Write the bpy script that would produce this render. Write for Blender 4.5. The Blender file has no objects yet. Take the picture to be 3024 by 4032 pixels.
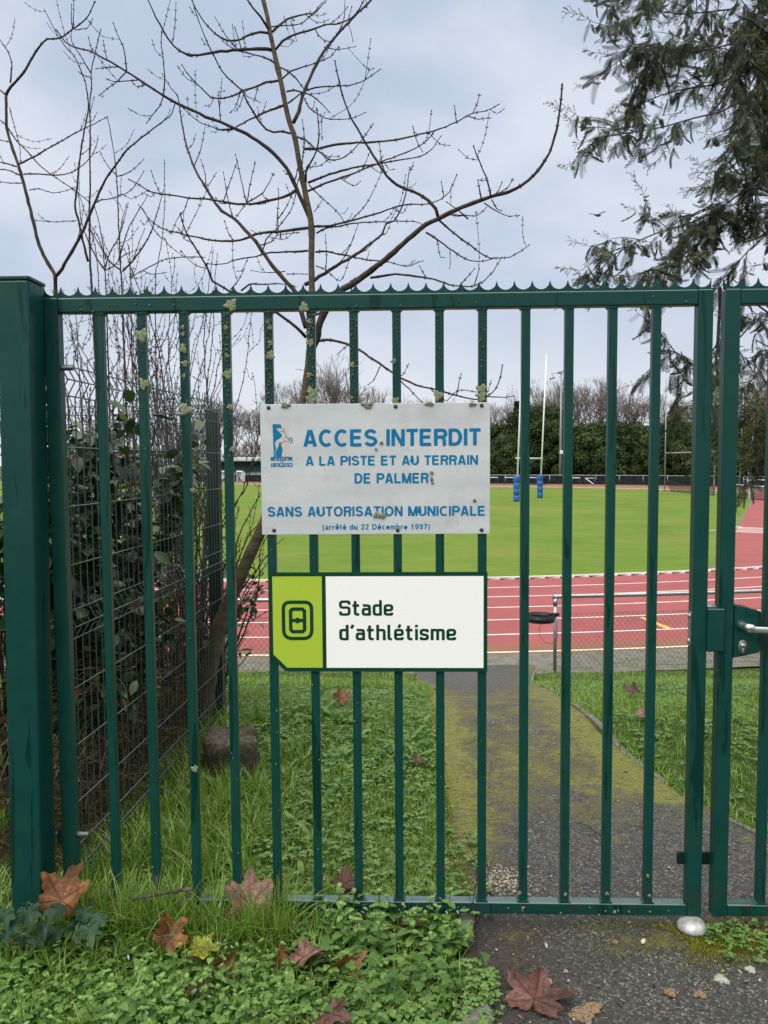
import bpy, bmesh, math, random
import numpy as np

# ------------------------------------------------------------------ camera, world, sun, exposure
S = bpy.context.scene
COL = S.collection
rng = np.random.default_rng(7)
random.seed(7)
PITCH, YAW, ROLL, FPX = .06513, .03039, -.00686, 3028.0
CAM = np.array([0.0, -2.393, 1.5])
_cp, _sp = math.cos(PITCH), math.sin(PITCH)
FW = np.array([-math.sin(YAW) * _cp, math.cos(YAW) * _cp, -_sp])
_rt = np.array([math.cos(YAW), math.sin(YAW), 0.0])
_up = np.cross(_rt, FW)
RT = _rt * math.cos(ROLL) + _up * math.sin(ROLL)
UP = -_rt * math.sin(ROLL) + _up * math.cos(ROLL)
cam = bpy.data.cameras.new('camera')
cam.sensor_fit = 'HORIZONTAL'; cam.sensor_width = 36.0
cam.lens = 36.0 * FPX / 3024.0
cam.clip_start = .05; cam.clip_end = 3000.0
cam_ob = bpy.data.objects.new('camera', cam); COL.objects.link(cam_ob)
import mathutils, mathutils.geometry
cam_ob.matrix_world = mathutils.Matrix(((RT[0], UP[0], -FW[0], CAM[0]), (RT[1], UP[1], -FW[1], CAM[1]),
                                        (RT[2], UP[2], -FW[2], CAM[2]), (0, 0, 0, 1)))
S.camera = cam_ob

SUN_EL, SUN_AZ = math.radians(38), math.radians(215)      # veiled sun, high behind the viewer's shoulder
wd = bpy.data.worlds.new('World'); S.world = wd; wd.use_nodes = True
nt = wd.node_tree; N = nt.nodes; L = nt.links; N.clear()
def nn(tree, t, **kw):
    n = tree.nodes.new(t)
    for k, v in kw.items(): setattr(n, k, v)
    return n
out = nn(nt, 'ShaderNodeOutputWorld'); bg = nn(nt, 'ShaderNodeBackground')
sky = nn(nt, 'ShaderNodeTexSky', sky_type='NISHITA', sun_disc=False, sun_elevation=SUN_EL, sun_rotation=SUN_AZ)
sky.dust_density = 3.0
tc = nn(nt, 'ShaderNodeTexCoord'); sep = nn(nt, 'ShaderNodeSeparateXYZ'); L.new(tc.outputs['Generated'], sep.inputs[0])
mp = nn(nt, 'ShaderNodeMapping'); mp.inputs['Scale'].default_value = (1.0, 1.0, 2.1); mp.inputs['Rotation'].default_value = (.1, .25, .6)
L.new(tc.outputs['Generated'], mp.inputs[0])
n1 = nn(nt, 'ShaderNodeTexNoise'); n1.inputs['Scale'].default_value = 3.3; n1.inputs['Detail'].default_value = 6; n1.inputs['Roughness'].default_value = .5; n1.inputs['Distortion'].default_value = .2
L.new(mp.outputs[0], n1.inputs['Vector'])
cr = nn(nt, 'ShaderNodeValToRGB'); cr.color_ramp.interpolation = 'EASE'
cr.color_ramp.elements[0].position = .32; cr.color_ramp.elements[0].color = (.54, .635, .80, 1)
cr.color_ramp.elements[1].position = .68; cr.color_ramp.elements[1].color = (.77, .825, .935, 1)
L.new(n1.outputs['Fac'], cr.inputs[0])
# horizon: paler and broken cloud
hz = nn(nt, 'ShaderNodeMapRange'); hz.inputs['From Min'].default_value = .0; hz.inputs['From Max'].default_value = .22
L.new(sep.outputs['Z'], hz.inputs['Value'])
mxh = nn(nt, 'ShaderNodeMixRGB'); mxh.inputs[1].default_value = (.84, .88, .95, 1)
L.new(hz.outputs[0], mxh.inputs[0]); L.new(cr.outputs[0], mxh.inputs[2])
# overcast sky brightens towards the zenith, above what the photograph shows
zn = nn(nt, 'ShaderNodeMapRange'); zn.inputs['From Min'].default_value = .52; zn.inputs['From Max'].default_value = 1.0
zn.inputs['To Min'].default_value = 1.0; zn.inputs['To Max'].default_value = 5.2
L.new(sep.outputs['Z'], zn.inputs['Value'])
wz = nn(nt, 'ShaderNodeMapRange'); wz.inputs['From Min'].default_value = .5; wz.inputs['From Max'].default_value = .75; L.new(sep.outputs['Z'], wz.inputs['Value'])
zw = nn(nt, 'ShaderNodeMixRGB'); zw.inputs[2].default_value = (.74, .73, .67, 1); L.new(wz.outputs[0], zw.inputs[0]); L.new(mxh.outputs[0], zw.inputs[1])   # thin bright cloud overhead is whiter
mul = nn(nt, 'ShaderNodeVectorMath', operation='SCALE'); L.new(zw.outputs[0], mul.inputs[0]); L.new(zn.outputs[0], mul.inputs['Scale'])
sk = nn(nt, 'ShaderNodeVectorMath', operation='SCALE'); sk.inputs['Scale'].default_value = .05; L.new(sky.outputs[0], sk.inputs[0])
mix = nn(nt, 'ShaderNodeMixRGB'); mix.inputs[0].default_value = .93
L.new(sk.outputs[0], mix.inputs[1]); L.new(mul.outputs[0], mix.inputs[2])
L.new(mix.outputs[0], bg.inputs['Color']); bg.inputs['Strength'].default_value = 1.0
L.new(bg.outputs[0], out.inputs[0])

sun = bpy.data.lights.new('sun', 'SUN'); sun.energy = 1.5; sun.angle = math.radians(25); sun.color = (1, .965, .91)
sun_ob = bpy.data.objects.new('sun', sun); COL.objects.link(sun_ob)
sd = mathutils.Vector((math.sin(SUN_AZ) * math.cos(SUN_EL), math.cos(SUN_AZ) * math.cos(SUN_EL), math.sin(SUN_EL)))
sun_ob.rotation_euler = sd.to_track_quat('Z', 'Y').to_euler()
S.view_settings.view_transform = 'Standard'; S.view_settings.look = 'None'
S.view_settings.exposure = 0.0; S.view_settings.gamma = 1.0
S.render.engine = 'CYCLES'
S.cycles.use_denoising = True
S.cycles.max_bounces = 6; S.cycles.diffuse_bounces = 3; S.cycles.glossy_bounces = 2
S.cycles.transparent_max_bounces = 8

# ------------------------------------------------------------------ geometry helpers
def ray(px, py): return FW + RT * (px - 1512) / FPX - UP * (py - 2016) / FPX
def AY(px, py, Y):                       # photo pixel -> point on the plane y = Y
    d = ray(px, py); return CAM + d * (Y - CAM[1]) / d[1]
def GZ(px, py, z):                       # photo pixel -> point on the plane z
    d = ray(px, py); return CAM + d * (z - CAM[2]) / d[2]

BASE = {}                                # where each object's origin stands
class MB:
    """collects vertices and faces (numpy) for ONE mesh object"""
    def __init__(s): s.v = []; s.f = {}; s.n = 0; s.r = []; s.mi = {}
    def add(s, v, faces, rnd=.5, mat=0):
        v = np.asarray(v, float).reshape(-1, 3)
        s.v.append(v)
        s.r.append(np.full(len(v), rnd) if np.isscalar(rnd) else np.asarray(rnd, float))
        for f in (faces if isinstance(faces, list) else [faces]):
            f = np.asarray(f, np.int64); k = f.shape[1]
            s.f.setdefault(k, []).append(f + s.n); s.mi.setdefault(k, []).append(np.full(len(f), mat))
        s.n += len(v)
        return s
    def build(s, name, mats, parent=None, base=None, smooth=True, auto=None):
        me = bpy.data.meshes.new(name)
        V = np.concatenate(s.v) if s.v else np.zeros((0, 3))
        if parent is not None: off = np.array(BASE[parent.name])
        elif base is not None: off = np.array(base, float)
        else: off = np.zeros(3)
        V = V - off
        me.vertices.add(len(V)); me.vertices.foreach_set('co', V.ravel())
        loops = []; starts = []; tot = 0; mi = []
        for k in s.f:
            F = np.concatenate(s.f[k]); loops.append(F.ravel())
            starts.append(tot + np.arange(len(F)) * k); tot += F.size; mi.append(np.concatenate(s.mi[k]))
        if loops:
            lo = np.concatenate(loops); st = np.concatenate(starts)
            me.loops.add(len(lo)); me.loops.foreach_set('vertex_index', lo.astype(np.int32))
            me.polygons.add(len(st)); me.polygons.foreach_set('loop_start', st.astype(np.int32))
            me.polygons.foreach_set('material_index', np.concatenate(mi).astype(np.int32))
            me.polygons.foreach_set('use_smooth', np.full(len(st), bool(smooth)))
        me.update(calc_edges=True)
        a = me.attributes.new('rnd', 'FLOAT', 'POINT'); a.data.foreach_set('value', np.concatenate(s.r).astype(np.float32))
        me.validate(clean_customdata=False)
        for m in (mats if isinstance(mats, (list, tuple)) else [mats]): me.materials.append(m)
        o = bpy.data.objects.new(name, me); COL.objects.link(o)
        if parent is not None:
            o.parent = parent; BASE[o.name] = tuple(off)
        else:
            o.location = off; BASE[o.name] = tuple(off)
        return o

def tag(o, label=None, cat=None, group=None, kind=None):
    if label: o['label'] = label
    if cat: o['category'] = cat
    if group: o['group'] = group
    if kind: o['kind'] = kind
    return o
def thing(name, label, cat, loc=(0, 0, 0), group=None):
    o = bpy.data.objects.new(name, None); COL.objects.link(o); o.location = tuple(loc); BASE[o.name] = tuple(float(t) for t in loc)
    o.empty_display_size = .1
    return tag(o, label, cat, group)
def copy_tree(o, parent=None):
    c = o.copy(); COL.objects.link(c)
    if parent is not None: c.parent = parent
    for ch in list(o.children): copy_tree(ch, c)
    return c

def box(mb, x0, x1, y0, y1, z0, z1, bev=0.0, seg=2, rot=None, piv=None, mat=0, rnd=.5):
    bm = bmesh.new(); bmesh.ops.create_cube(bm, size=1)
    for v in bm.verts:
        v.co = ((x0 + x1) / 2 + v.co.x * (x1 - x0), (y0 + y1) / 2 + v.co.y * (y1 - y0), (z0 + z1) / 2 + v.co.z * (z1 - z0))
    if bev > 0: bmesh.ops.bevel(bm, geom=bm.edges[:], offset=bev, segments=seg, affect='EDGES', profile=.5)
    add_bm(mb, bm, rot, piv, mat, rnd); bm.free()
def add_bm(mb, bm, rot=None, piv=None, mat=0, rnd=.5):
    bm.verts.index_update()
    V = np.array([v.co[:] for v in bm.verts])
    if rot is not None:
        p = np.array(piv if piv is not None else (0, 0, 0), float); V = (V - p) @ np.array(rot).T + p
    by = {}
    for f in bm.faces: by.setdefault(len(f.verts), []).append([v.index for v in f.verts])
    mb.add(V, [np.array(t) for t in by.values()], rnd, mat)
def rotm(axis, a):
    return np.array(mathutils.Matrix.Rotation(a, 3, axis))

def tube(mb, P, R, sides=6, cap=True, mat=0, rnd=.5, closed=False):
    P = np.asarray(P, float); n = len(P); R = np.full(n, R) if np.isscalar(R) else np.asarray(R, float)
    T = np.gradient(P, axis=0)
    if closed: T = np.roll(P, -1, 0) - np.roll(P, 1, 0)
    T /= np.linalg.norm(T, axis=1)[:, None] + 1e-12
    ref = np.array([0, 0, 1.]) if abs(T[:, 2]).mean() < .8 else np.array([0, 1., 0])
    A = np.cross(T, ref); bad = np.linalg.norm(A, axis=1) < 1e-5; A[bad] = np.cross(T[bad], np.array([1., 0, 0]))
    A /= np.linalg.norm(A, axis=1)[:, None] + 1e-12
    B = np.cross(T, A)
    ang = np.arange(sides) * 2 * np.pi / sides
    V = P[:, None] + (A[:, None] * np.cos(ang)[None, :, None] + B[:, None] * np.sin(ang)[None, :, None]) * R[:, None, None]
    i = np.arange(n if closed else n - 1)[:, None]; j = np.arange(sides)[None]
    i2 = (i + 1) % n; j2 = (j + 1) % sides
    F = np.stack([i * sides + j, i * sides + j2, i2 * sides + j2, i2 * sides + j], -1).reshape(-1, 4)
    fs = [F]
    if cap and not closed:
        if sides == 4 or sides == 3 or sides > 4:
            fs.append(np.array([list(range(sides))[::-1]])); fs.append(np.array([[(n - 1) * sides + q for q in range(sides)]]))
    if isinstance(rnd, np.ndarray): rnd = np.repeat(rnd, sides)
    mb.add(V.reshape(-1, 3), fs, rnd, mat)

def smooth_line(P, step):
    """Catmull-Rom resample of a polyline"""
    P = np.asarray(P, float)
    if len(P) < 3:
        n = max(2, int(np.linalg.norm(P[-1] - P[0]) / step) + 1); t = np.linspace(0, 1, n)[:, None]; return P[0] * (1 - t) + P[-1] * t
    Q = np.vstack([2 * P[0] - P[1], P, 2 * P[-1] - P[-2]]); o = []
    for k in range(1, len(Q) - 2):
        p0, p1, p2, p3 = Q[k - 1], Q[k], Q[k + 1], Q[k + 2]
        n = max(1, int(np.linalg.norm(p2 - p1) / step))
        t = (np.arange(n) / n)[:, None]
        o.append(.5 * (2 * p1 + (p2 - p0) * t + (2 * p0 - 5 * p1 + 4 * p2 - p3) * t ** 2 + (3 * p1 - p0 - 3 * p2 + p3) * t ** 3))
    o.append(P[-1:]); return np.vstack(o)

def prism(mb, pts, y0, y1, mat=0, rnd=.5):
    """polygon in the XZ plane (list of (x,z)) pushed from y0 (front) to y1"""
    n = len(pts); a = np.array([(p[0], y0, p[1]) for p in pts]); b = np.array([(p[0], y1, p[1]) for p in pts])
    i = np.arange(n); j = (i + 1) % n
    tri = np.array(mathutils.geometry.tessellate_polygon([[mathutils.Vector((p[0] * 100, p[1] * 100, 0)) for p in pts]]))
    mb.add(np.vstack([a, b]), [tri, tri[:, ::-1] + n, np.stack([i, i + n, j + n, j], -1)], rnd, mat)

def lathe(mb, prof, c, sides=24, mat=0, axis=None, rnd=.5):
    """profile [(r,h)] round an axis (default +Z) at c"""
    P = np.array(prof, float); n = len(P); a = np.arange(sides) * 2 * np.pi / sides
    V = np.stack([P[:, None, 0] * np.cos(a), P[:, None, 0] * np.sin(a), np.repeat(P[:, 1:2], sides, 1)], -1).reshape(-1, 3)
    if axis is not None:
        q = mathutils.Vector((0, 0, 1)).rotation_difference(mathutils.Vector(axis)).to_matrix(); V = V @ np.array(q).T
    i = np.arange(n - 1)[:, None]; j = np.arange(sides)[None]; j2 = (j + 1) % sides
    F = np.stack([i * sides + j, i * sides + j2, (i + 1) * sides + j2, (i + 1) * sides + j], -1).reshape(-1, 4)
    fs = [F]
    if P[0, 0] > 1e-6: fs.append(np.array([list(range(sides))[::-1]]))
    if P[-1, 0] > 1e-6: fs.append(np.array([[(n - 1) * sides + q for q in range(sides)]]))
    mb.add(V + np.array(c), fs, rnd, mat)

# ------------------------------------------------------------------ materials
def mat(name, col=(.5, .5, .5), rough=.6, metal=0.0, spec=.5):
    m = bpy.data.materials.new(name); m.use_nodes = True
    b = m.node_tree.nodes['Principled BSDF']
    b.inputs['Base Color'].default_value = (*col, 1); b.inputs['Roughness'].default_value = rough
    b.inputs['Metallic'].default_value = metal; b.inputs['Specular IOR Level'].default_value = spec
    return m
def P(m): return m.node_tree.nodes['Principled BSDF']
def noise(m, scale, detail=4, rough=.55, stretch=None, coord='Object', dist=0.0):
    t = m.node_tree; c = nn(t, 'ShaderNodeTexCoord'); o = c.outputs[coord]
    if stretch:
        k = nn(t, 'ShaderNodeMapping'); k.inputs['Scale'].default_value = stretch; t.links.new(o, k.inputs[0]); o = k.outputs[0]
    x = nn(t, 'ShaderNodeTexNoise'); x.inputs['Scale'].default_value = scale; x.inputs['Detail'].default_value = detail
    x.inputs['Roughness'].default_value = rough; x.inputs['Distortion'].default_value = dist
    t.links.new(o, x.inputs['Vector']); return x.outputs['Fac']
def ramp(m, fac, stops, interp='LINEAR'):
    t = m.node_tree; r = nn(t, 'ShaderNodeValToRGB'); r.color_ramp.interpolation = interp; e = r.color_ramp.elements
    while len(e) < len(stops): e.new(.5)
    for k, (p, c) in enumerate(stops):
        e[k].position = p; e[k].color = (*c, 1) if len(c) == 3 else c
    t.links.new(fac, r.inputs[0]); return r.outputs[0]
def mixc(m, fac, a, b, mode='MIX'):
    t = m.node_tree; x = nn(t, 'ShaderNodeMixRGB', blend_type=mode)
    for s_, i in ((fac, 0), (a, 1), (b, 2)):
        if hasattr(s_, 'is_linked'): t.links.new(s_, x.inputs[i])
        elif isinstance(s_, (int, float)): x.inputs[i].default_value = s_
        else: x.inputs[i].default_value = (*s_, 1)
    return x.outputs[0]
def mathn(m, op, a, b=0.0, clamp=False):
    t = m.node_tree; x = nn(t, 'ShaderNodeMath', operation=op); x.use_clamp = clamp
    for s_, i in ((a, 0), (b, 1)):
        if hasattr(s_, 'is_linked'): t.links.new(s_, x.inputs[i])
        else: x.inputs[i].default_value = s_
    return x.outputs[0]
def base(m, c): m.node_tree.links.new(c, P(m).inputs['Base Color'])
def roughl(m, c): m.node_tree.links.new(c, P(m).inputs['Roughness'])
def bump(m, h, strength=.4, dist=.005):
    t = m.node_tree; b = nn(t, 'ShaderNodeBump'); b.inputs['Strength'].default_value = strength; b.inputs['Distance'].default_value = dist
    t.links.new(h, b.inputs['Height']); t.links.new(b.outputs[0], P(m).inputs['Normal'])
def attr(m, name='rnd'):
    a = nn(m.node_tree, 'ShaderNodeAttribute'); a.attribute_name = name; return a.outputs['Fac']
def sep_xyz(m, coord='Object'):
    t = m.node_tree; c = nn(t, 'ShaderNodeTexCoord'); s_ = nn(t, 'ShaderNodeSeparateXYZ'); t.links.new(c.outputs[coord], s_.inputs[0]); return s_.outputs

def leaf_mat(name, stops, rough=.4, trans=.3, spec=.4):
    m = mat(name, rough=rough, spec=spec); t = m.node_tree
    c = ramp(m, attr(m), stops); base(m, c)
    tr = nn(t, 'ShaderNodeBsdfTranslucent'); t.links.new(c, tr.inputs[0])
    mx = nn(t, 'ShaderNodeMixShader'); mx.inputs[0].default_value = trans
    t.links.new(P(m).outputs[0], mx.inputs[1]); t.links.new(tr.outputs[0], mx.inputs[2])
    o = [q for q in t.nodes if q.type == 'OUTPUT_MATERIAL'][0]; t.links.new(mx.outputs[0], o.inputs[0]); return m

# green gate paint: satin, with streaks where rain has run down and darkened it, and grime
def gate_paint(name, wet=.60):
    m = mat(name, (.004, .05, .04), .38, 0, .28)
    big = noise(m, 3.2, 4, .55, (9.0, 9.0, .8), dist=.6); 
    w = ramp(m, big, [(wet, (0, 0, 0)), (wet + .025, (1, 1, 1))])
    dirt = noise(m, 9, 6, .7)
    c0 = ramp(m, dirt, [(.3, (.0025, .043, .034)), (.7, (.0045, .053, .043))])
    c = mixc(m, w, c0, (.0012, .029, .022)); 
    zz = sep_xyz(m)[2]; gr = mathn(m, 'MULTIPLY', ramp(m, noise(m, 26, 6, .75), [(.52, (0, 0, 0)), (.62, (1, 1, 1))]), ramp(m, zz, [(.05, (1, 1, 1)), (.42, (0, 0, 0))]))
    c = mixc(m, mathn(m, 'MULTIPLY', gr, .55), c, (.035, .03, .018))                 # earth splashes and rust low down
    sp = ramp(m, noise(m, 260, 2, .5), [(.72, (0, 0, 0)), (.76, (1, 1, 1))])
    sp2 = mixc(m, mathn(m, 'MULTIPLY', sp, .35), c, (.14, .17, .13)); base(m, sp2)
    roughl(m, ramp(m, mathn(m, 'ADD', mathn(m, 'MULTIPLY', w, -.25), dirt), [(.1, (.2, .2, .2)), (.9, (.5, .5, .5))]))
    # rain film on faces that look up: glossier there
    t = m.node_tree; gm = nn(t, 'ShaderNodeNewGeometry'); sx = nn(t, 'ShaderNodeSeparateXYZ'); t.links.new(gm.outputs['True Normal'], sx.inputs[0])
    up_ = ramp(m, sx.outputs['Z'], [(.55, (0, 0, 0)), (.8, (1, 1, 1))])
    t.links.new(mathn(m, 'ADD', mathn(m, 'MULTIPLY', up_, .9), .26), P(m).inputs['Specular IOR Level'])
    P(m).inputs['Coat IOR'].default_value = 1.5; P(m).inputs['Coat Roughness'].default_value = .12; t.links.new(up_, P(m).inputs['Coat Weight'])
    bump(m, noise(m, 120, 3), .06, .001)
    return m
M = {}
M['gate'] = gate_paint('gate_paint')
M['dark_green'] = mat('fence_coating', (.004, .02, .018), .4)
M['wire'] = mat('fence_wire_coating', (.03, .055, .05), .3, 0, .9)  # paler than the posts' coating: sky reflection put into the base colour
M['steel'] = mat('galvanised_steel', (.5, .51, .52), .42, .9)
base(M['steel'], ramp(M['steel'], noise(M['steel'], 40, 5), [(.3, (.28, .29, .3)), (.7, (.52, .53, .55))]))
M['bolt'] = mat('weathered_bolt', (.16, .17, .16), .45, .8)
M['alu'] = mat('brushed_aluminium', (.56, .56, .55), .36, .95)
M['black'] = mat('black_rubber', (.012, .012, .013), .5)
M['lichen'] = mat('lichen_crust', (.3, .33, .2), .95, 0, .1)
base(M['lichen'], ramp(M['lichen'], noise(M['lichen'], 170, 4, .7), [(.33, (.09, .10, .055)), (.5, (.25, .28, .17)), (.7, (.40, .42, .30))]))
bump(M['lichen'], noise(M['lichen'], 260, 3, .7), .9, .003)
# ================================================================== THE GATE
XL, XR, ZB, ZT, DEP = -1.129, .931, .045, 2.015, .04
BAR0, BSP, BW = -.9715, .1325, .0265
def bars_of(gt, x_first, n, zb, zt):
    for i in range(n):
        x = x_first + i * BSP; b = MB()
        box(b, x, x + BW, .006, .006 + BW, zb + .0005, zt - .0005, .0028, 2)
        # weld collar where the bar meets the rails
        for z, s_ in ((zb, 1), (zt, -1)):
            q = [(x - .006, z), (x + BW + .006, z), (x + BW + .001, z + s_ * .006), (x - .001, z + s_ * .006)]
            prism(b, q if s_ > 0 else q[::-1], .003, .036)
        b.build('bar', M['gate'], gt, smooth=False)
def spikes(gt, x0, x1, z):
    b = MB(); pitch = .0536; n = int((x1 - x0) / pitch + .5); pitch = (x1 - x0) / n
    up = []; h0, h1 = .010, .037
    for k in range(n):
        a = x0 + k * pitch
        t = np.linspace(0, 1, 13)
        c = np.abs(2 * t - 1)
        hh = h0 + (h1 - h0) * (1 - np.sqrt(np.clip(1 - c ** 1.9, 0, 1)))
        up += [(a + q * pitch, z + w) for q, w in zip(t[:-1], hh[:-1])]
    up.append((x1, z + h1)); up = np.array(up); n = len(up); lo = np.stack([up[:, 0], np.full(n, z + .0006)], 1)
    y0, y1 = .018, .0215
    V = np.vstack([np.stack([q[:, 0], np.full(n, y), q[:, 1]], 1) for q, y in ((up, y0), (lo, y0), (up, y1), (lo, y1))])
    i = np.arange(n - 1); F = []
    for a, c, fl in ((0, n, 1), (2 * n, 3 * n, 0), (2 * n, 0, 0), (n, 3 * n, 1)):
        q = np.stack([i + a, i + 1 + a, i + 1 + c, i + c], -1); F.append(q[:, ::-1] if fl else q)
    b.add(V, F)
    b.build('spike_strip', M['gate'], gt, smooth=False)

def rails(gt, x0, x1, sw=.0455, th=.046, bh=.0385):
    for a, c in ((x0, x0 + sw), (x1 - sw, x1)):
        b = MB(); box(b, a, c, 0, DEP, ZB, ZT, .004, 3); b.build('stile', M['gate'], gt, smooth=False)
    b = MB(); box(b, x0 + sw + .0004, x1 - sw - .0004, .0006, DEP - .0006, ZT - th, ZT - .0008, .004, 3); b.build('top_rail', M['gate'], gt, smooth=False)
    b = MB(); box(b, x0 + sw + .0004, x1 - sw - .0004, .0006, DEP - .0006, ZB + .0008, ZB + bh, .004, 3); b.build('bottom_rail', M['gate'], gt, smooth=False)

gate = thing('gate_leaf', 'wide green metal gate leaf of fourteen bars carrying both signs, spiked along its top', 'gate', ((XL + XR) / 2, .02, 0), 'gate leaves')
rails(gate, XL, XR); bars_of(gate, BAR0, 14, ZB + .0385, ZT - .046); spikes(gate, XL - .004, XR - .002, ZT)
# keeper of the lock: box in front, plate and screws on the inner side of the stile
p0, p1 = AY(2785, 2568, -.012), AY(2857, 2398, -.012)
b = MB(); box(b, p0[0], p1[0], -.012, .036, p0[2], p1[2], .004, 3); kb = b.build('latch_keeper', M['gate'], gate, smooth=False)
b = MB(); box(b, p0[0] + .004, p0[0] + .032, .004, .034, p1[2] + .0005, p1[2] + .0075, .002, 2); b.build('keeper_plate', M['steel'], kb)
pa, pb = AY(2721, 2545, .02), AY(2721, 2405, .02); xs = XR - .0455
b = MB(); a = np.linspace(0, np.pi, 9); r = .011
prof = [(r * math.cos(t), pb[2] - r + r * math.sin(t)) for t in a] + [(-r * math.cos(t), pa[2] + r - r * math.sin(t)) for t in a]
n = len(prof); V = np.array([(xs - .0035, .02 + y, z) for y, z in prof] + [(xs - .0003, .02 + y, z) for y, z in prof])
i = np.arange(n); j = (i + 1) % n
b.add(V, [np.array([list(range(n))]), np.stack([i, i + n, j + n, j], -1)])
sp = b.build('strike_plate', M['steel'], gate, smooth=False)
for z in (pb[2] - .016, pa[2] + .018):
    b = MB(); lathe(b, [(.0085, 0), (.0085, .0015), (.006, .0035), (.0001, .0042)], (xs - .0036, .02, z), 16, axis=(-1, 0, 0)); b.build('screw', M['alu'], sp)
# hinges: bolt through the stile, nut side towards the post
for z, px in ((AY(165, 1449, .02)[2], 1), (AY(290, 3284, .02)[2], 0)):
    b = MB(); tube(b, [(XL - .024, .02, z), (XL + .082, .02, z)], [.0105, .0088], 12)
    h = b.build('hinge_bolt', M['bolt'], gate, smooth=False)
    b = MB(); box(b, XL - .0165, XL - .0005, .004, .036, z - .026, z + .026, .003, 2); b.build('hinge_plate', M['dark_green'], h, smooth=False)

# second leaf with the lock
X2 = .967
leaf2 = thing('gate_leaf', 'green metal gate leaf carrying the lock and handle, cut by the photo edge', 'gate', (X2 + .5, .02, 0), 'gate leaves')
rails(leaf2, X2, X2 + 1.05); bars_of(leaf2, X2 + .1415, 6, ZB + .0385, ZT - .046); spikes(leaf2, X2 - .002, X2 + 1.05, ZT)
def lp(x, y, Y=0.0): q = AY(2600 + x * .25558, 2300 + y * .25558, Y); return (q[0], q[2])
case = [lp(*t) for t in ((1096, 322), (1250, 345), (1400, 375), (1500, 402), (1535, 425), (1550, 462), (1547, 980), (1535, 1020), (1500, 1052), (1300, 1095), (1120, 1130), (1096, 1128))]
xr2 = X2 + .0455
case = [(max(x, xr2 + .0006), z) for x, z in case]
b = MB(); prism(b, case[::-1], -.004, .044)
cx_, cz_ = np.mean([t[0] for t in case]), np.mean([t[1] for t in case])
lock = b.build('lock_case', M['gate'], leaf2, smooth=False)
bv = lock.modifiers.new('bevel', 'BEVEL'); bv.width = .004; bv.segments = 3; bv.limit_method = 'ANGLE'
hx, hz_ = lp(1225, 620)
b = MB(); lathe(b, [(.0155, 0), (.0155, .006), (.012, .008), (.0001, .008)], (hx, -.0042, hz_), 20, axis=(0, -1, 0)); b.build('handle_rose', M['gate'], lock)
b = MB(); ex, ez = lp(1335, 690, -.05); fx, fz = lp(1640, 720, -.05)
tube(b, smooth_line([(hx, -.012, hz_), (hx + .004, -.032, hz_ - .002), (ex + .004, -.047, ez + .004), (ex + .02, -.05, ez + .002)], .004), [.0125] * 2 + list(np.linspace(.012, .0095, 60))[:len(smooth_line([(hx, -.012, hz_), (hx + .004, -.032, hz_ - .002), (ex + .004, -.047, ez + .004), (ex + .02, -.05, ez + .002)], .004)) - 2], 12)
box(b, ex - .001, ex + .13, -.057, -.043, ez - .011, ez + .009, .006, 3, rotm('Y', .055), (ex, -.05, ez))
b.build('lever_handle', M['alu'], lock)
q = lp(1255, 965); b = MB()
a = np.linspace(0, 2 * np.pi, 28, endpoint=False)
prism(b, [(q[0] + .0155 * math.cos(t), q[1] + .0235 * math.sin(t)) for t in a], -.0085, -.0043)
cyl = b.build('cylinder_escutcheon', M['bolt'], lock)
b = MB(); lathe(b, [(.0075, 0), (.0075, .004), (.0001, .004)], (q[0] + .0004, -.0087, q[1] + .006), 16, axis=(0, -1, 0))
box(b, q[0] - .0042, q[0] + .0036, -.0117, -.0088, q[1] - .0165, q[1] + .001, .0012, 2); b.build('key_cylinder', M['alu'], cyl)
b = MB(); box(b, q[0] - .0026, q[0] + .0036, -.0133, -.0129, q[1] + .0052, q[1] + .0066); b.build('keyhole', M['black'], cyl)
kx, kz = lp(1570, 780, .05)
b = MB(); tube(b, [(kx - .012, .055, kz), (kx + .012, .055, kz)], [.007, .0085], 14); b.build('inner_handle', M['alu'], lock)
# lower stop bracket, bolted to the second leaf and reaching behind the first
p0, p1 = AY(2664, 3400, .045), AY(2790, 3353, .045)
b = MB(); box(b, p0[0], X2 + .04, .0415, .047, p0[2], p1[2], .006, 3); b.build('stop_bracket', M['dark_green'], leaf2, smooth=False)

# posts
post = thing('gate_post', 'thick square green gate post with a flat cap, dark water streaks down its face', 'post', (-1.19, -.04, 0))
b = MB(); sl = (2.057 - .33); lean = .0155
shear = np.eye(3); shear[0, 2] = lean
box(b, -1.2565, -1.1585, -.09, .012, -.1, 2.05, .006, 3, shear, (0, 0, 0)); b.build('post_tube', M['gate'], post, smooth=False)
b = MB(); box(b, -1.2590, -1.1560, -.093, .015, 2.0505, 2.062, .003, 2, shear, (0, 0, 0)); b.build('post_cap', M['gate'], post, smooth=False)

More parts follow.
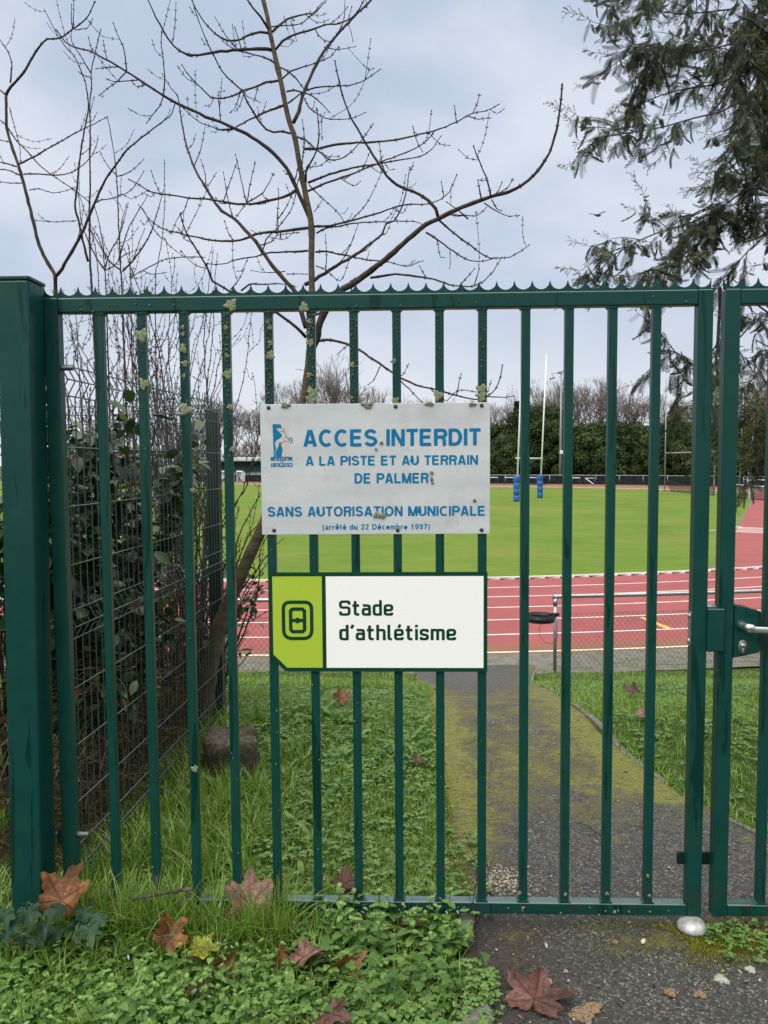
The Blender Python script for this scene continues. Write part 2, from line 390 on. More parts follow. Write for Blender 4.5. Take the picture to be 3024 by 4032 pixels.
# lichen on bars, rails and sign edges (px, py, radius px)
LICH = [(910, 1203, 23, 0), (557, 1321, 24, 0), (567, 1512, 20, 0), (729, 1612, 25, 0), (897, 1474, 19, 0), (719, 1376, 17, 0), (729, 1431, 13, 0),
        (1064, 1400, 17, 0), (908, 1602, 12, 0), (1196, 1209, 18, 0), (1221, 1350, 15, 0), (1217, 1477, 11, 0), (1229, 1545, 21, 0), (1227, 1574, 21, 0),
        (1386, 1436, 11, 0), (1550, 1422, 11, 0), (1726, 1558, 19, 0), (1897, 1533, 20, 0), (1897, 1560, 20, 0), (1558, 1578, 14, 0), (767, 3027, 13, 0),
        (915, 1770, 11, 0), (760, 1930, 10, 0), (1062, 1290, 10, 0), (1218, 1265, 10, 0), (720, 1315, 9, 0), (1056, 1270, 8, 0), (1385, 1565, 7, 0),
        (720, 1290, 8, 0), (893, 1400, 9, 0), (889, 1290, 9, 0), (724, 1480, 8, 0), (1065, 1350, 12, 0), (1212, 1310, 7, 0)]
def crust(mb, c, r, seed, ax=1.0):
    g = np.random.default_rng(seed); n = 22
    a = np.arange(n) * 2 * np.pi / n
    rr = r * (1 + .22 * np.sin(a * 3 + g.uniform(0, 6)) + .14 * np.sin(a * 5 + g.uniform(0, 6)) + .1 * g.normal(size=n))
    V = [np.stack([c[0] + k * rr * np.cos(a) * ax, np.full(n, c[1]) - h + g.normal(size=n) * .0006, c[2] + k * rr * np.sin(a)], 1)
         for k, h in ((1, 0.0), (.93, .0035), (.6, .0030), (.3, .0045))] + [np.array([[c[0], c[1] - .003, c[2]]])]
    i = np.arange(n); j = (i + 1) % n
    F = [np.stack([k * n + i, k * n + j, (k + 1) * n + j, (k + 1) * n + i], -1) for k in range(3)]
    mb.add(np.vstack(V), [np.vstack(F), np.stack([3 * n + i, 3 * n + j, np.full(n, 4 * n)], -1)])
for k, (x, y, r, _) in enumerate(LICH):
    onrail = y < 1225
    Y = .0006 if onrail else .006
    c = AY(x, y, Y - .0002); b = MB(); crust(b, c, r * .00079, 100 + k); b.build('lichen_patch', M['lichen'], gate)
b = MB(); g = np.random.default_rng(5)
for k in range(760):                                   # fine specks on the bars that carry the lichen
    i = g.choice([1, 2, 3, 3, 3, 3, 3, 4, 4, 4, 4, 4, 4, 5, 5, 5, 6, 6, 6, 7, 8, 9]); x = BAR0 + i * BSP + g.uniform(.003, BW - .003)
    z = 1.97 - abs(g.normal(0, .17)) if k < 715 else g.uniform(.1, 1.9)
    if z < .1: continue
    crust(b, (x, .0058, z), g.choice([.0010, .0013, .0018, .0018, .0028]), 500 + k, .9)
for k in range(70):
    crust(b, (g.uniform(-1.05, .85), .0004, g.choice([1.975, 1.985, 1.995, .05, .06, .07]) + g.uniform(-.004, .004)), g.choice([.0012, .0018, .0026]), 900 + k)
for x, y in ((2047, 3515), (2226, 3522), (2390, 3518), (2550, 3448), (2556, 3527), (2420, 3590), (2060, 3575)):
    c = AY(x, y, .0056 if y < 3540 else .0004); crust(b, c, .005, x)
tag(b.build('lichen_specks', M['lichen'], gate), kind='stuff')

# ================================================================== SIGNS and their lettering
H = .083
def E_(cx, cy, rx, ry, a0, a1, n=14):
    t = np.radians(np.linspace(a0, a1, n)); return [(cx + rx * math.cos(q), cy + ry * math.sin(q)) for q in t]
v = .72
GL = {
 'A': ([[(.095, 0), (.345, 1)], [(.405, 1), (.655, 0)], [(.19, .27), (.56, .27)]], .75),
 'C': ([E_(.40, .5, .315, .425, 48, 312, 26)], .75),
 'E': ([[(H, 0), (H, 1)], [(H, 1 - H), (.60, 1 - H)], [(H, .52), (.56, .52)], [(H, H), (.61, H)]], .67),
 'S': ([E_(.34, .715, .245, .205, 15, 250, 16)[:-1] + E_(.34, .29, .265, .21, 75, -165, 16)], .68),
 'I': ([[(H, 0), (H, 1)]], .166), 'N': ([[(H, 0), (H, 1)], [(H + .01, 1), (.61, 0)], [(.62, 0), (.62, 1)]], .70),
 'T': ([[(0, 1 - H), (.62, 1 - H)], [(.31, 0), (.31, 1)]], .62),
 'R': ([[(H, 0), (H, 1)], [(H, 1 - H)] + E_(.42, .715, .20, .2, 90, -90) + [(H, .515)], [(.40, .5), (.50, .44), (.545, .3), (.56, .05), (.60, 0)]], .68),
 'P': ([[(H, 0), (H, 1)], [(H, 1 - H)] + E_(.40, .69, .22, .227, 90, -90) + [(H, .463)]], .65),
 'D': ([[(H, 0), (H, 1)], [(H, 1 - H)] + E_(.33, .5, .30, .417, 90, -90, 20) + [(H, H)]], .72),
 'L': ([[(H, 0), (H, 1)], [(H, H), (.57, H)]], .59), 'U': ([[(H, 1), (H, .34)] + E_(.35, .34, .267, .257, 180, 360) + [(.617, .34), (.617, 1)]], .70),
 'M': ([[(H, 0), (H, 1)], [(H + .01, 1), (.405, 0)], [(.425, 0), (.745, 1)], [(.755, 1), (.755, 0)]], .84),
 'O': ([E_(.40, .5, .32, .425, 0, 360, 36)], .80), 'V': ([[(.06, 1), (.32, 0)], [(.37, 0), (.63, 1)]], .69), 'X': ([[(.05, 0), (.6, 1)], [(.05, 1), (.6, 0)]], .65),
 'a': ([E_(.27, .50, .175, .15, 165, 0, 10) + [(.445, .2), (.47, 0)], E_(.24, .205, .165, .14, 60, 420, 20)], .54),
 'r': ([[(H, 0), (H, v)], E_(.29, .42, .21, .22, 175, 80, 8)], .36), 'e': ([[(.09, .36), (.485, .36)] + E_(.285, .36, .2, .29, 0, 318, 24)], .56),
 'ê': ([[(.09, .36), (.485, .36)] + E_(.285, .36, .2, .29, 0, 318, 24), [(.12, .83), (.28, .99), (.44, .83)]], .56),
 'é': ([[(.09, .36), (.485, .36)] + E_(.285, .36, .2, .29, 0, 318, 24), [(.24, .82), (.38, 1.02)]], .56),
 't': ([[(.17, .95), (.17, .18), (.21, .09), (.33, .075)], [(0, .65), (.33, .65)]], .36),
 'd': ([[(.47, 0), (.47, 1)], E_(.275, .36, .195, .29, 0, 360, 26)], .58), 'b': ([[(H, 0), (H, 1)], E_(.28, .36, .195, .29, 0, 360, 26)], .56),
 'u': ([[(H, v), (H, .24)] + E_(.27, .24, .187, .165, 180, 330, 9), [(.457, 0), (.457, v)]], .55),
 'c': ([E_(.285, .36, .2, .29, 50, 310, 20)], .53), 'l': ([[(H, 0), (H, 1)]], .18), 'i': ([[(H, 0), (H, v)], [(H, .85), (H, 1)]], .18),
 'm': ([[(H, 0), (H, v)], E_(.255, .47, .165, .18, 165, 0, 9) + [(.42, 0)], E_(.59, .47, .165, .18, 165, 0, 9) + [(.755, 0)]], .84),
 'v': ([[(.05, v), (.25, 0)], [(.29, 0), (.49, v)]], .54),
 '1': ([[(.30, 0), (.30, 1)], [(.30, .88), (.08, .73)]], .55), '9': ([E_(.27, .68, .19, .245, 0, 360, 24), [(.46, .68)] + E_(.27, .4, .19, .325, 0, -140, 12)], .56),
 '7': ([[(.03, 1 - H), (.50, 1 - H)], [(.49, .95), (.33, .6), (.22, 0)]], .55),
 '2': ([E_(.27, .73, .19, .19, 175, -25, 14) + [(.10, .12)], [(.05, H), (.50, H)]], .55),
 '(': ([E_(.42, .37, .32, .72, 130, 230, 12)], .3), ')': ([E_(-.12, .37, .32, .72, 50, -50, 12)], .3), ' ': ([], .28)}
def rc(P_, r=.11, n=4):
    P_ = np.array(P_, float); o = [P_[0]]
    for k in range(1, len(P_) - 1):
        a, c, d = P_[k - 1], P_[k], P_[k + 1]; u = (a - c) / np.linalg.norm(a - c); w = (d - c) / np.linalg.norm(d - c)
        rr = min(r, np.linalg.norm(a - c) * .49, np.linalg.norm(d - c) * .49)
        for t in np.linspace(0, 1, n): o.append((1 - t) ** 2 * (c + u * rr) + 2 * t * (1 - t) * c + t * t * (c + w * rr))
    o.append(P_[-1]); return [tuple(q) for q in o]
h2 = .076; xh = .745 - h2
SQ = {'S': ([rc([(.60, .72), (.60, 1 - h2), (h2, 1 - h2), (h2, .535), (.60, .535), (.60, h2), (h2, h2), (h2, .28)], .15)], .68),
 't': ([rc([(.16, .97), (.16, h2), (.40, h2)], .12), [(.0, xh), (.40, xh)]], .44),
 'a': ([rc([(.06, xh), (.46, xh), (.46, 0)], .12), rc([(.46, .43), (h2, .43), (h2, h2), (.46, h2)], .11)], .54),
 'd': ([[(.46, 0), (.46, 1.02)], rc([(.46, xh), (h2, xh), (h2, h2), (.46, h2)], .12)], .54),
 'e': ([rc([(.48, .2), (.48, h2), (h2, h2), (h2, xh), (.48, xh), (.48, .36), (h2, .36)], .12)], .56),
 'é': ([rc([(.48, .2), (.48, h2), (h2, h2), (h2, xh), (.48, xh), (.48, .36), (h2, .36)], .12), [(.26, .82), (.36, 1.04)]], .56),
 '’': ([[(.13, 1.03), (.12, .92), (.03, .78)]], .19), 'h': ([[(h2, 0), (h2, 1.02)], rc([(h2, xh), (.46, xh), (.46, 0)], .12)], .54),
 'l': ([rc([(h2, 1.02), (h2, h2), (.25, h2)], .1)], .27), 'i': ([[(h2, 0), (h2, .745)], [(h2, .85), (h2, 1.02)]], .152),
 's': ([rc([(.45, .52), (.45, xh), (h2, xh), (h2, .40), (.45, .33), (.45, h2), (h2, h2), (h2, .22)], .12)], .53),
 'm': ([[(h2, 0), (h2, .745)], rc([(h2, xh), (.40, xh), (.40, 0)], .1), rc([(.40, xh), (.725, xh), (.725, 0)], .1)], .80)}
def stroke(mb, pts, hw, T, y, sx=1.0):
    """flat ribbon along pts (glyph units) with half width hw; T maps (u,v)->(x,z); y = depth of the sheet"""
    p = np.array(pts, float); closed = len(p) > 8 and np.linalg.norm(p[0] - p[-1]) < 1e-6
    d = np.gradient(p, axis=0)
    if closed: d[0] = d[-1] = p[1] - p[-2]
    for k in range(1, len(p) - 1):
        a = (p[k] - p[k - 1]); c = (p[k + 1] - p[k]); a /= np.linalg.norm(a) + 1e-9; c /= np.linalg.norm(c) + 1e-9; d[k] = a + c
    d /= np.linalg.norm(d, axis=1)[:, None] + 1e-9; nrm = np.stack([-d[:, 1], d[:, 0]], 1)
    hwv = np.full(len(p), hw)
    for k in range(1, len(p) - 1):
        c = p[k + 1] - p[k]; c /= np.linalg.norm(c) + 1e-9; co = abs(np.dot(nrm[k], (-c[1], c[0]))); hwv[k] = hw / max(co, .5)
    A = p + nrm * hwv[:, None]; B = p - nrm * hwv[:, None]
    V = np.array([(*T(u, w),) for u, w in np.vstack([A, B])]); V = np.stack([V[:, 0], np.full(len(V), y), V[:, 1]], 1)
    n = len(p); i = np.arange(n - 1); mb.add(V, np.stack([i, i + n, i + n + 1, i + 1], -1))
def text(mb, s_, x0, x1, zb, cap, y, font=GL, hw=None, gap=.12, space=None):
    if hw is None: hw = H
    ws = [font[c][1] if c != ' ' else (space or .30) for c in s_]; tot = sum(ws) + gap * (len(s_) - 1); sx = (x1 - x0) / tot; u = 0
    for c, w in zip(s_, ws):
        if c != ' ':
            for k, st in enumerate(font[c][0]):
                stroke(mb, st, hw, lambda a, q, u=u: (x0 + (u + a) * sx, zb + q * cap), y - .00012 * k)
        u += w + gap

# --- white access sign
SX0, SX1, SZ0, SZ1, SY = -.4565, .2568, 1.274, 1.681, .0015
M['sign_white'] = mat('weathered_white_panel', (.5, .53, .545), .42)
w_ = M['sign_white']
blot = noise(w_, 7, 6, .65); sc = noise(w_, 3.5, 5, .6, (1, 1, 3.0))
c = mixc(w_, ramp(w_, sc, [(.35, (0, 0, 0)), (.7, (1, 1, 1))]), (.49, .515, .53), (.61, .62, .625))
c = mixc(w_, mathn(w_, 'MULTIPLY', ramp(w_, blot, [(.52, (0, 0, 0)), (.72, (1, 1, 1))]), .45), c, (.37, .36, .345))
c = mixc(w_, mathn(w_, 'MULTIPLY', ramp(w_, noise(w_, 150, 2, .5), [(.70, (0, 0, 0)), (.735, (1, 1, 1))]), .8), c, (.12, .12, .11))
base(w_, c); bump(w_, blot, .05, .002)
M['sign_blue'] = mat('blue_sign_lettering', (.003, .16, .36), .5, 0, .2)
base(M['sign_blue'], ramp(M['sign_blue'], noise(M['sign_blue'], 60, 4), [(.25, (.001, .135, .30)), (.75, (.002, .175, .36))]))
M['cream'] = mat('faded_cream_print', (.55, .50, .46), .5)
sg1 = thing('access_sign', 'weathered white sign with blue lettering, ACCES INTERDIT, screwed to the gate bars', 'sign', ((SX0 + SX1) / 2, SY, SZ0))
b = MB(); box(b, SX0, SX1, SY, SY + .003, SZ0, SZ1, .0012, 2); b.build('panel', M['sign_white'], sg1, smooth=False)
def su(x): return SX0 + (x - 40) / 1502 * (SX1 - SX0)
def sv(vv): return SZ1 - vv * (SZ1 - SZ0)
LY = SY - .0006
for s_, x0, x1, va, vb, gp in (('ACCES INTERDIT', 322, 1480, .197, .3245, .115), ('A LA PISTE ET AU TERRAIN', 336, 1462, .398, .470, .12), ('DE PALMER', 657, 1140, .531, .608, .12),
                           ('SANS AUTORISATION MUNICIPALE', 80, 1511, .785, .860, .12), ('(arrêté du 22 Décembre 1997)', 441, 1149, .921, .963, .13)):
    b = MB(); text(b, s_, su(x0), su(x1), sv(vb), (vb - va) * (SZ1 - SZ0), LY, gap=gp, hw=.098 if s_[0] != '(' else .085); b.build('lettering', M['sign_blue'], sg1, smooth=False)
def eu(x, y):           # emblem pixels -> sign plane
    return (su((1040 + x * .12055 - 1000) / .60277), SZ1 - ((1640 + y * .12055 - 1000) / .60277 - 980.5) / 855 * (SZ1 - SZ0))
emb = MB(); prism(emb, [eu(*t) for t in ((545, 245), (800, 240), (815, 1295), (300, 1300), (285, 260))][::-1], SY - .0004, SY + .0005, 1)
blue1 = [(275, 252), (330, 242), (400, 238), (470, 243), (540, 250), (560, 310), (578, 380), (530, 376), (480, 374), (375, 366), (425, 398), (418, 436), (470, 462), (500, 505), (545, 548), (572, 590), (575, 620), (560, 660), (500, 705), (420, 752), (365, 800), (342, 850), (342, 900), (362, 960), (376, 1010), (372, 1045), (338, 1105), (330, 1180), (342, 1245), (365, 1296), (300, 1306)]
prism(emb, [eu(*t) for t in blue1][::-1], SY - .0009, SY - .0005, 0)
blue2 = [(472, 828), (490, 855), (565, 846), (548, 925), (572, 1000), (592, 1060), (590, 1120), (562, 1210), (555, 1306), (378, 1306), (384, 1285), (352, 1215), (356, 1120), (400, 1060), (448, 990), (474, 920)]
prism(emb, [eu(*t) for t in blue2][::-1], SY - .0010, SY - .0006, 0)
prism(emb, [eu(*t) for t in ((192, 1318), (300, 1307), (500, 1314), (700, 1308), (908, 1310), (910, 1425), (760, 1418), (560, 1430), (400, 1416), (192, 1428))][::-1], SY - .0013, SY - .001, 0)
prism(emb, [eu(*t) for t in ((195, 1520), (350, 1505), (560, 1516), (740, 1508), (912, 1508), (912, 1628), (720, 1620), (560, 1632), (400, 1618), (200, 1634))][::-1], SY - .0013, SY - .001, 0)
for st in (((578, 382), (625, 393), (660, 410), (652, 452), (600, 470), (560, 472), (525, 452)), ((575, 474), (620, 490), (660, 520), (695, 565), (722, 625), (742, 675), (765, 720)),
           ((765, 715), (810, 705), (850, 685), (885, 678), (912, 698), (918, 745), (918, 795), (895, 845), (850, 868), (848, 850), (878, 800), (860, 752), (800, 792), (730, 818), (680, 805), (650, 770), (636, 742)),
           ((760, 735), (810, 735), (855, 712), (882, 712), (902, 745), (900, 800)), ((488, 854), (560, 842), (630, 828), (664, 800)), ((685, 635), (715, 665), (745, 688))):
    stroke(emb, smooth_line(np.array([(*t, 0) for t in st], float), 12)[:, :2], 6.5, eu, SY - .0010)
emb.build('emblem', [M['sign_blue'], M['cream']], sg1, smooth=False)
b = MB(); t0, t1 = eu(340, 1412), eu(770, 1345); text(b, 'ville', t0[0], t1[0], t0[1], (t1[1] - t0[1]) * 1.1, SY - .0017, gap=.45, hw=.075)
t0, t1 = eu(230, 1605), eu(888, 1533); text(b, 'CENON', t0[0], t1[0], t0[1], t1[1] - t0[1], SY - .0017, gap=.42, hw=.085); b.build('white_lettering', M['sign_white'], sg1, smooth=False)
b = MB(); t0, t1 = eu(512, 1495), eu(602, 1447); text(b, 'de', t0[0], t1[0], t0[1], t1[1] - t0[1], SY - .0013, gap=.2); b.build('small_lettering', M['sign_blue'], sg1, smooth=False)
M['screw'] = mat('dull_screw', (.07, .075, .08), .4, .8)
for x, vv in ((97, .026), (928, .026), (1487, .024), (120, .966), (937, .969), (1487, .970)):
    b = MB(); lathe(b, [(.0062, 0), (.0060, .002), (.004, .0038), (.0001, .0043)], (su(x), SY - .0004, sv(vv)), 16, axis=(0, -1, 0))
    box(b, su(x) - .0045, su(x) + .0045, SY - .0052, SY - .0042, sv(vv) - .0006, sv(vv) + .0006, 0, rot=rotm('Y', x * .7), piv=(su(x), SY, sv(vv)))
    b.build('screw', M['screw'], sg1, smooth=False)
for k, (x, y, r, ax) in enumerate(((1123, 1596, 11, 1.5), (1446, 1594, 12, 1.9), (1699, 1862, 8, .8), (1699, 1886, 8, .7), (1702, 1900, 6, .7), (1485, 2028, 12, 1.3), (1505, 2030, 10, 1.5), (1502, 1744, 6, 1.1), (1480, 1768, 5, .8), (1690, 1590, 8, 2), (1860, 1592, 7, 2), (1868, 1970, 6, 1))):
    c = AY(x, y, SY - .0014); b = MB(); crust(b, c, r * .00079, 700 + k, ax); b.build('lichen_patch', M['lichen'], sg1)

# --- stadium sign
M['s2_white'] = mat('warm_white_sign_face', (.93, .915, .885), .42)
M['s2_green'] = mat('deep_green_sign_print', (.001, .045, .02), .5, 0, .2)
M['s2_lime'] = mat('lime_sign_face', (.39, .52, .035), .45)
for k_ in ('s2_white', 's2_lime'): bump(M[k_], noise(M[k_], 900, 2), .05, .0004)
QX0, QX1, QZ0, QZ1, QY = -.4385, .249, .8385, 1.155, -.003
sg2 = thing('stadium_sign', 'new green framed sign reading Stade d’athlétisme with a lime track pictogram', 'sign', ((QX0 + QX1) / 2, QY, QZ0))
def qx(x): return QX0 + (x - 98) / 1427 * (QX1 - QX0)
def qz(y): return QZ1 - (y - 254) / 651 * (QZ1 - QZ0)
b = MB(); prism(b, [(qx(a), qz(c)) for a, c in ((98, 254), (1525, 254), (1525, 905), (203, 905), (98, 803))][::-1], QY, QY + .004); b.build('panel', M['s2_green'], sg2, smooth=False)
b = MB(); prism(b, [(qx(a), qz(c)) for a, c in ((474, 280), (1500, 280), (1500, 879), (474, 879))][::-1], QY - .0007, QY - .0002); b.build('white_field', M['s2_white'], sg2, smooth=False)
b = MB(); prism(b, [(qx(a), qz(c)) for a, c in ((124, 280), (448, 280), (448, 879), (214, 879), (124, 791))][::-1], QY - .0007, QY - .0002); b.build('lime_field', M['s2_lime'], sg2, smooth=False)
b = MB(); kq = (QX1 - QX0) / 1427
for s_, x0, x1, yt, yb in (('Stade', 560, 913, 437, 536), ('d’athlétisme', 560, 1322, 598, 697)):
    text(b, s_, qx(x0), qx(x1), qz(yb), qz(yt) - qz(yb), QY - .0011, SQ, .086, .115)
b.build('lettering', M['s2_green'], sg2, smooth=False)
b = MB()
def TQ(a, c): return (qx(a), qz(c))
rr = rc([(286, 448), (379, 448), (379, 686), (194, 686), (194, 448), (286, 448)], 58, 8); stroke(b, rr, 11.5, TQ, QY - .0011)
rr = rc([(286, 493), (332, 493), (332, 641), (241, 641), (241, 493), (286, 493)], 13, 2); stroke(b, rr, 11.5, TQ, QY - .00122)
stroke(b, [(245, 567), (328, 567)], 11, TQ, QY - .00134)
stroke(b, [(286 + .01 * 1, 549), (286, 585)], 9, TQ, QY - .00146); prism(b, [TQ(286 + 18 * math.cos(t), 567 - 18 * math.sin(t)) for t in np.linspace(0, 2 * np.pi, 20, endpoint=False)], QY - .0018, QY - .0015)
b.build('track_pictogram', M['s2_green'], sg2, smooth=False)
# raised maker's plate on the lock case
b = MB(); x0, z0 = lp(1296, 508, -.004); x1, z1 = lp(1508, 432, -.004); r_ = (z1 - z0) * .3
stroke(b, rc([((x0 + x1) / 2, z0), (x1, z0), (x1, z1), (x0, z1), (x0, z0), ((x0 + x1) / 2, z0)], r_, 4), .0009, lambda a, c: (a, c), -.0050)
text(b, 'LOCINOX', x0 + .007, x1 - .007, z0 + (z1 - z0) * .28, (z1 - z0) * .44, -.0050, hw=.09)
b.build('raised_lettering', M['gate'], lock, smooth=False)
# ================================================================== GROUND, PATH, TRACK, FIELD
ZF = -1.5
# edges of the asphalt path (left, right) along y
PLy = np.array([-3, -.6, -.1, .1, .3, .9, 2.0, 4, 5.8, 8.3, 8.75]); PLx = np.array([.09, .12, .175, .17, .17, .156, .141, .13, .118, .1, .1])
PRy = np.array([-3, .2, .42, .6, 1.0, 1.45, 1.9, 2.6, 4, 5.4, 7, 8.4, 8.75]); PRx = np.array([3.6, 3.6, 1.75, 1.41, 1.23, 1.12, 1.06, 1.05, 1.13, 1.26, 1.5, 1.78, 1.85])
def hT(y):
    t = np.clip((np.asarray(y, float) - 2.0) / 6.4, 0, 1); return -1.47 * (.5 * t + .5 * t * t * (3 - 2 * t))
def hG(x, y):
    x = np.asarray(x, float); y = np.asarray(y, float)
    b = .012 * np.sin(x * 3.1 + y * 1.7) + .010 * np.sin(x * 5.3 - y * 4.1 + 1) + .006 * np.sin(x * 11 + 2) * np.sin(y * 9)
    xl = np.interp(y, PLy, PLx); xr = np.interp(y, PRy, PRx)
    near = np.clip(np.minimum(x - xl + .35, xr + .35 - x) / .3, 0, 1)
    return hT(y) + b * np.clip((9 - y) / 2, 0, 1) * (1 - near) - .022 * near - np.where(y > 8.2, np.clip((y - 8.2) / .5, 0, 1) * .05, 0)
def grid_mesh(mb, xs, ys, zf, rndf=None):
    X, Y = np.meshgrid(xs, ys); Z = zf(X, Y); nx, ny = len(xs), len(ys)
    i = np.arange(ny - 1)[:, None]; j = np.arange(nx - 1)[None]
    mb.add(np.stack([X, Y, Z], -1).reshape(-1, 3), np.stack([i * nx + j, i * nx + j + 1, (i + 1) * nx + j + 1, (i + 1) * nx + j], -1).reshape(-1, 4),
           .5 if rndf is None else rndf(X, Y).ravel())
M['soil'] = mat('lawn_soil', (.05, .06, .02), .95, 0, .15)
_n = noise(M['soil'], 14, 6, .7); base(M['soil'], ramp(M['soil'], _n, [(.3, (.035, .03, .018)), (.5, (.045, .065, .018)), (.7, (.06, .12, .025))])); bump(M['soil'], noise(M['soil'], 60, 5, .7), .6, .02)
xs = np.r_[-900, -500, -250, -120, -60, -30, -16, np.arange(-9, 13.1, .2), 18, 30, 60, 120, 250, 500, 900]
ys = np.r_[-40, -20, -10, -6, np.arange(-3.4, 11.1, .2), 14, 20, 35, 60, 90, 140, 250, 450, 800, 1400]
b = MB(); grid_mesh(b, xs, ys, lambda X, Y: hG(X, Y) - .004); tag(b.build('ground', M['soil']), kind='structure')

# asphalt path, flaring out under the gate
def path_l(y): return np.interp(y, PLy, PLx)
def path_r(y): return np.interp(y, PRy, PRx)
M['asphalt'] = mat('mossy_asphalt', (.04, .042, .04), .8, 0, .3); m = M['asphalt']
agg = nn(m.node_tree, 'ShaderNodeTexVoronoi'); agg.inputs['Scale'].default_value = 170
_t = nn(m.node_tree, 'ShaderNodeTexCoord'); m.node_tree.links.new(_t.outputs['Object'], agg.inputs['Vector'])
_sg = nn(m.node_tree, 'ShaderNodeSeparateColor'); m.node_tree.links.new(agg.outputs['Color'], _sg.inputs[0])
stone = ramp(m, _sg.outputs[0], [(0, (.026, .025, .0225)), (.45, (.052, .050, .045)), (.85, (.098, .094, .084)), (.97, (.22, .21, .18))], 'LINEAR')
mid = noise(m, 7, 6, .65); stone = mixc(m, ramp(m, mid, [(.35, (0, 0, 0)), (.65, (1, 1, 1))]), mixc(m, .45, stone, (.03, .03, .03)), stone)
ox = sep_xyz(m); 
earth = mathn(m, 'MULTIPLY', ramp(m, mathn(m, 'ADD', ox[0], mathn(m, 'MULTIPLY', noise(m, 6, 4), .5)), [(.55, (1, 1, 1)), (.85, (0, 0, 0))]), ramp(m, mathn(m, 'ADD', mathn(m, 'MULTIPLY', ox[1], -1.0), 0.25), [(.1, (0, 0, 0)), (.3, (1, 1, 1))]))
stone = mixc(m, mathn(m, 'MULTIPLY', earth, .75), stone, ramp(m, noise(m, 70, 4, .7), [(.35, (.018, .014, .011)), (.65, (.05, .038, .028))]))
mo = mathn(m, 'ADD', attr(m), mathn(m, 'MULTIPLY', mathn(m, 'SUBTRACT', noise(m, 5.5, 8, .76, (.8, 1.0, 1)), .5), 2.6))
mo = ramp(m, mo, [(.36, (0, 0, 0)), (.72, (1, 1, 1))])
fine = noise(m, 90, 5, .75); mo2 = mathn(m, 'MULTIPLY', mo, ramp(m, fine, [(.3, (.25, .25, .25)), (.55, (1, 1, 1))]))
moss = ramp(m, noise(m, 4, 5, .6), [(.3, (.07, .062, .022)), (.55, (.12, .108, .026)), (.76, (.21, .20, .02))])
gn = noise(m, 38, 6, .78, (.7, 1.5, 1)); vv = mathn(m, 'ADD', mathn(m, 'MULTIPLY', attr(m), .55), mathn(m, 'ADD', mathn(m, 'MULTIPLY', mathn(m, 'SUBTRACT', noise(m, 5, 6, .72), .5), 1.5), mathn(m, 'MULTIPLY', mathn(m, 'SUBTRACT', gn, .5), .9)))
moss = mixc(m, mathn(m, 'MULTIPLY', ramp(m, vv, [(.36, (0, 0, 0)), (.62, (1, 1, 1))]), .8), moss, (.21, .215, .014))
moss = mixc(m, ramp(m, gn, [(.34, (.8, .8, .8)), (.52, (0, 0, 0))]), moss, (.045, .040, .018))
base(m, mixc(m, mathn(m, 'MULTIPLY', mo2, .88), stone, moss))
bump(m, mathn(m, 'ADD', mathn(m, 'MULTIPLY', agg.outputs['Distance'], .5), fine), .75, .006)
roughl(m, ramp(m, mid, [(.3, (.45, .45, .45)), (.7, (.85, .85, .85))]))
b = MB(); yy = np.r_[np.arange(-3, -.7, .3), np.arange(-.7, 2.6, .03), np.arange(2.6, 8.76, .1)]; uu = np.linspace(0, 1, 41)
V = []; R_ = []
for y in yy:
    x = path_l(y) + (path_r(y) - path_l(y)) * uu
    wob = .012 * math.sin(y * 9) + .01 * math.sin(y * 23 + 1); x[0] += wob; x[-1] += wob * .5
    z = hT(y) + .006 + .005 * np.sin(x * 4 + y * 2.2) * np.sin(y * 3)
    z = np.where((uu == 0) | (uu == 1), z - .012, z)
    V.append(np.stack([x, np.full(41, y), z], 1))
    el = x - path_l(y); er = path_r(y) - x
    mo_ = .62 * np.exp(-((el - .05) / .13) ** 2) * (1 if .2 < y < 4 else (.0 if y < .2 else .3)) + .55 * np.exp(-((er - .06) / .16) ** 2) * (1 if y > .9 else .2) + .50 * math.exp(-((y - 2.5) / 1.5) ** 2) + .36 * math.exp(-((y - 1.2) / .5) ** 2) + .15
    mo_ = mo_ + np.where(y < .15, .5 * np.exp(-((y + .06) / .10) ** 2) * np.clip((x - .55) / .4, .0, 1.0), 0) - .04
    R_.append(mo_)
V = np.array(V); ny = len(yy); i = np.arange(ny - 1)[:, None]; j = np.arange(40)[None]
b.add(V.reshape(-1, 3), np.stack([i * 41 + j, i * 41 + j + 1, (i + 1) * 41 + j + 1, (i + 1) * 41 + j], -1).reshape(-1, 4), np.array(R_).ravel())
tag(b.build('path', M['asphalt']), kind='structure')
# concrete edging along the right of the path, partly overgrown, and the stones at the left of the gateway
M['concrete'] = mat('worn_concrete', (.2, .19, .17), .9, 0, .25)
base(M['concrete'], mixc(M['concrete'], ramp(M['concrete'], noise(M['concrete'], 9, 5, .65), [(.42, (0, 0, 0)), (.62, (1, 1, 1))]), ramp(M['concrete'], noise(M['concrete'], 150, 3, .8), [(.35, (.10, .095, .09)), (.65, (.23, .22, .2))]), (.10, .10, .055)))
bump(M['concrete'], noise(M['concrete'], 120, 5, .7), .6, .004)
b = MB(); yy = np.r_[np.arange(.62, 8.5, .06)]; V = []
for y in yy:
    x = path_r(y); w = .020 if y < 1.2 else .030; z = hT(y) - .004 + .006 * math.sin(y * 11) + .014 * math.sin(y * 3.3 + 1)
    V += [(x - .004, y, z - .05), (x - .002, y, z + .004), (x + w, y, z + .006), (x + w + .004, y, z - .05)]
n = len(yy); i = np.arange(n - 1)[:, None] * 4; F = np.concatenate([np.stack([i + k, i + k + 1, i + 4 + k + 1, i + 4 + k], -1).reshape(-1, 4) for k in range(3)])
b.add(V, F); tag(b.build('path_kerb', M['concrete'], smooth=False), kind='structure')

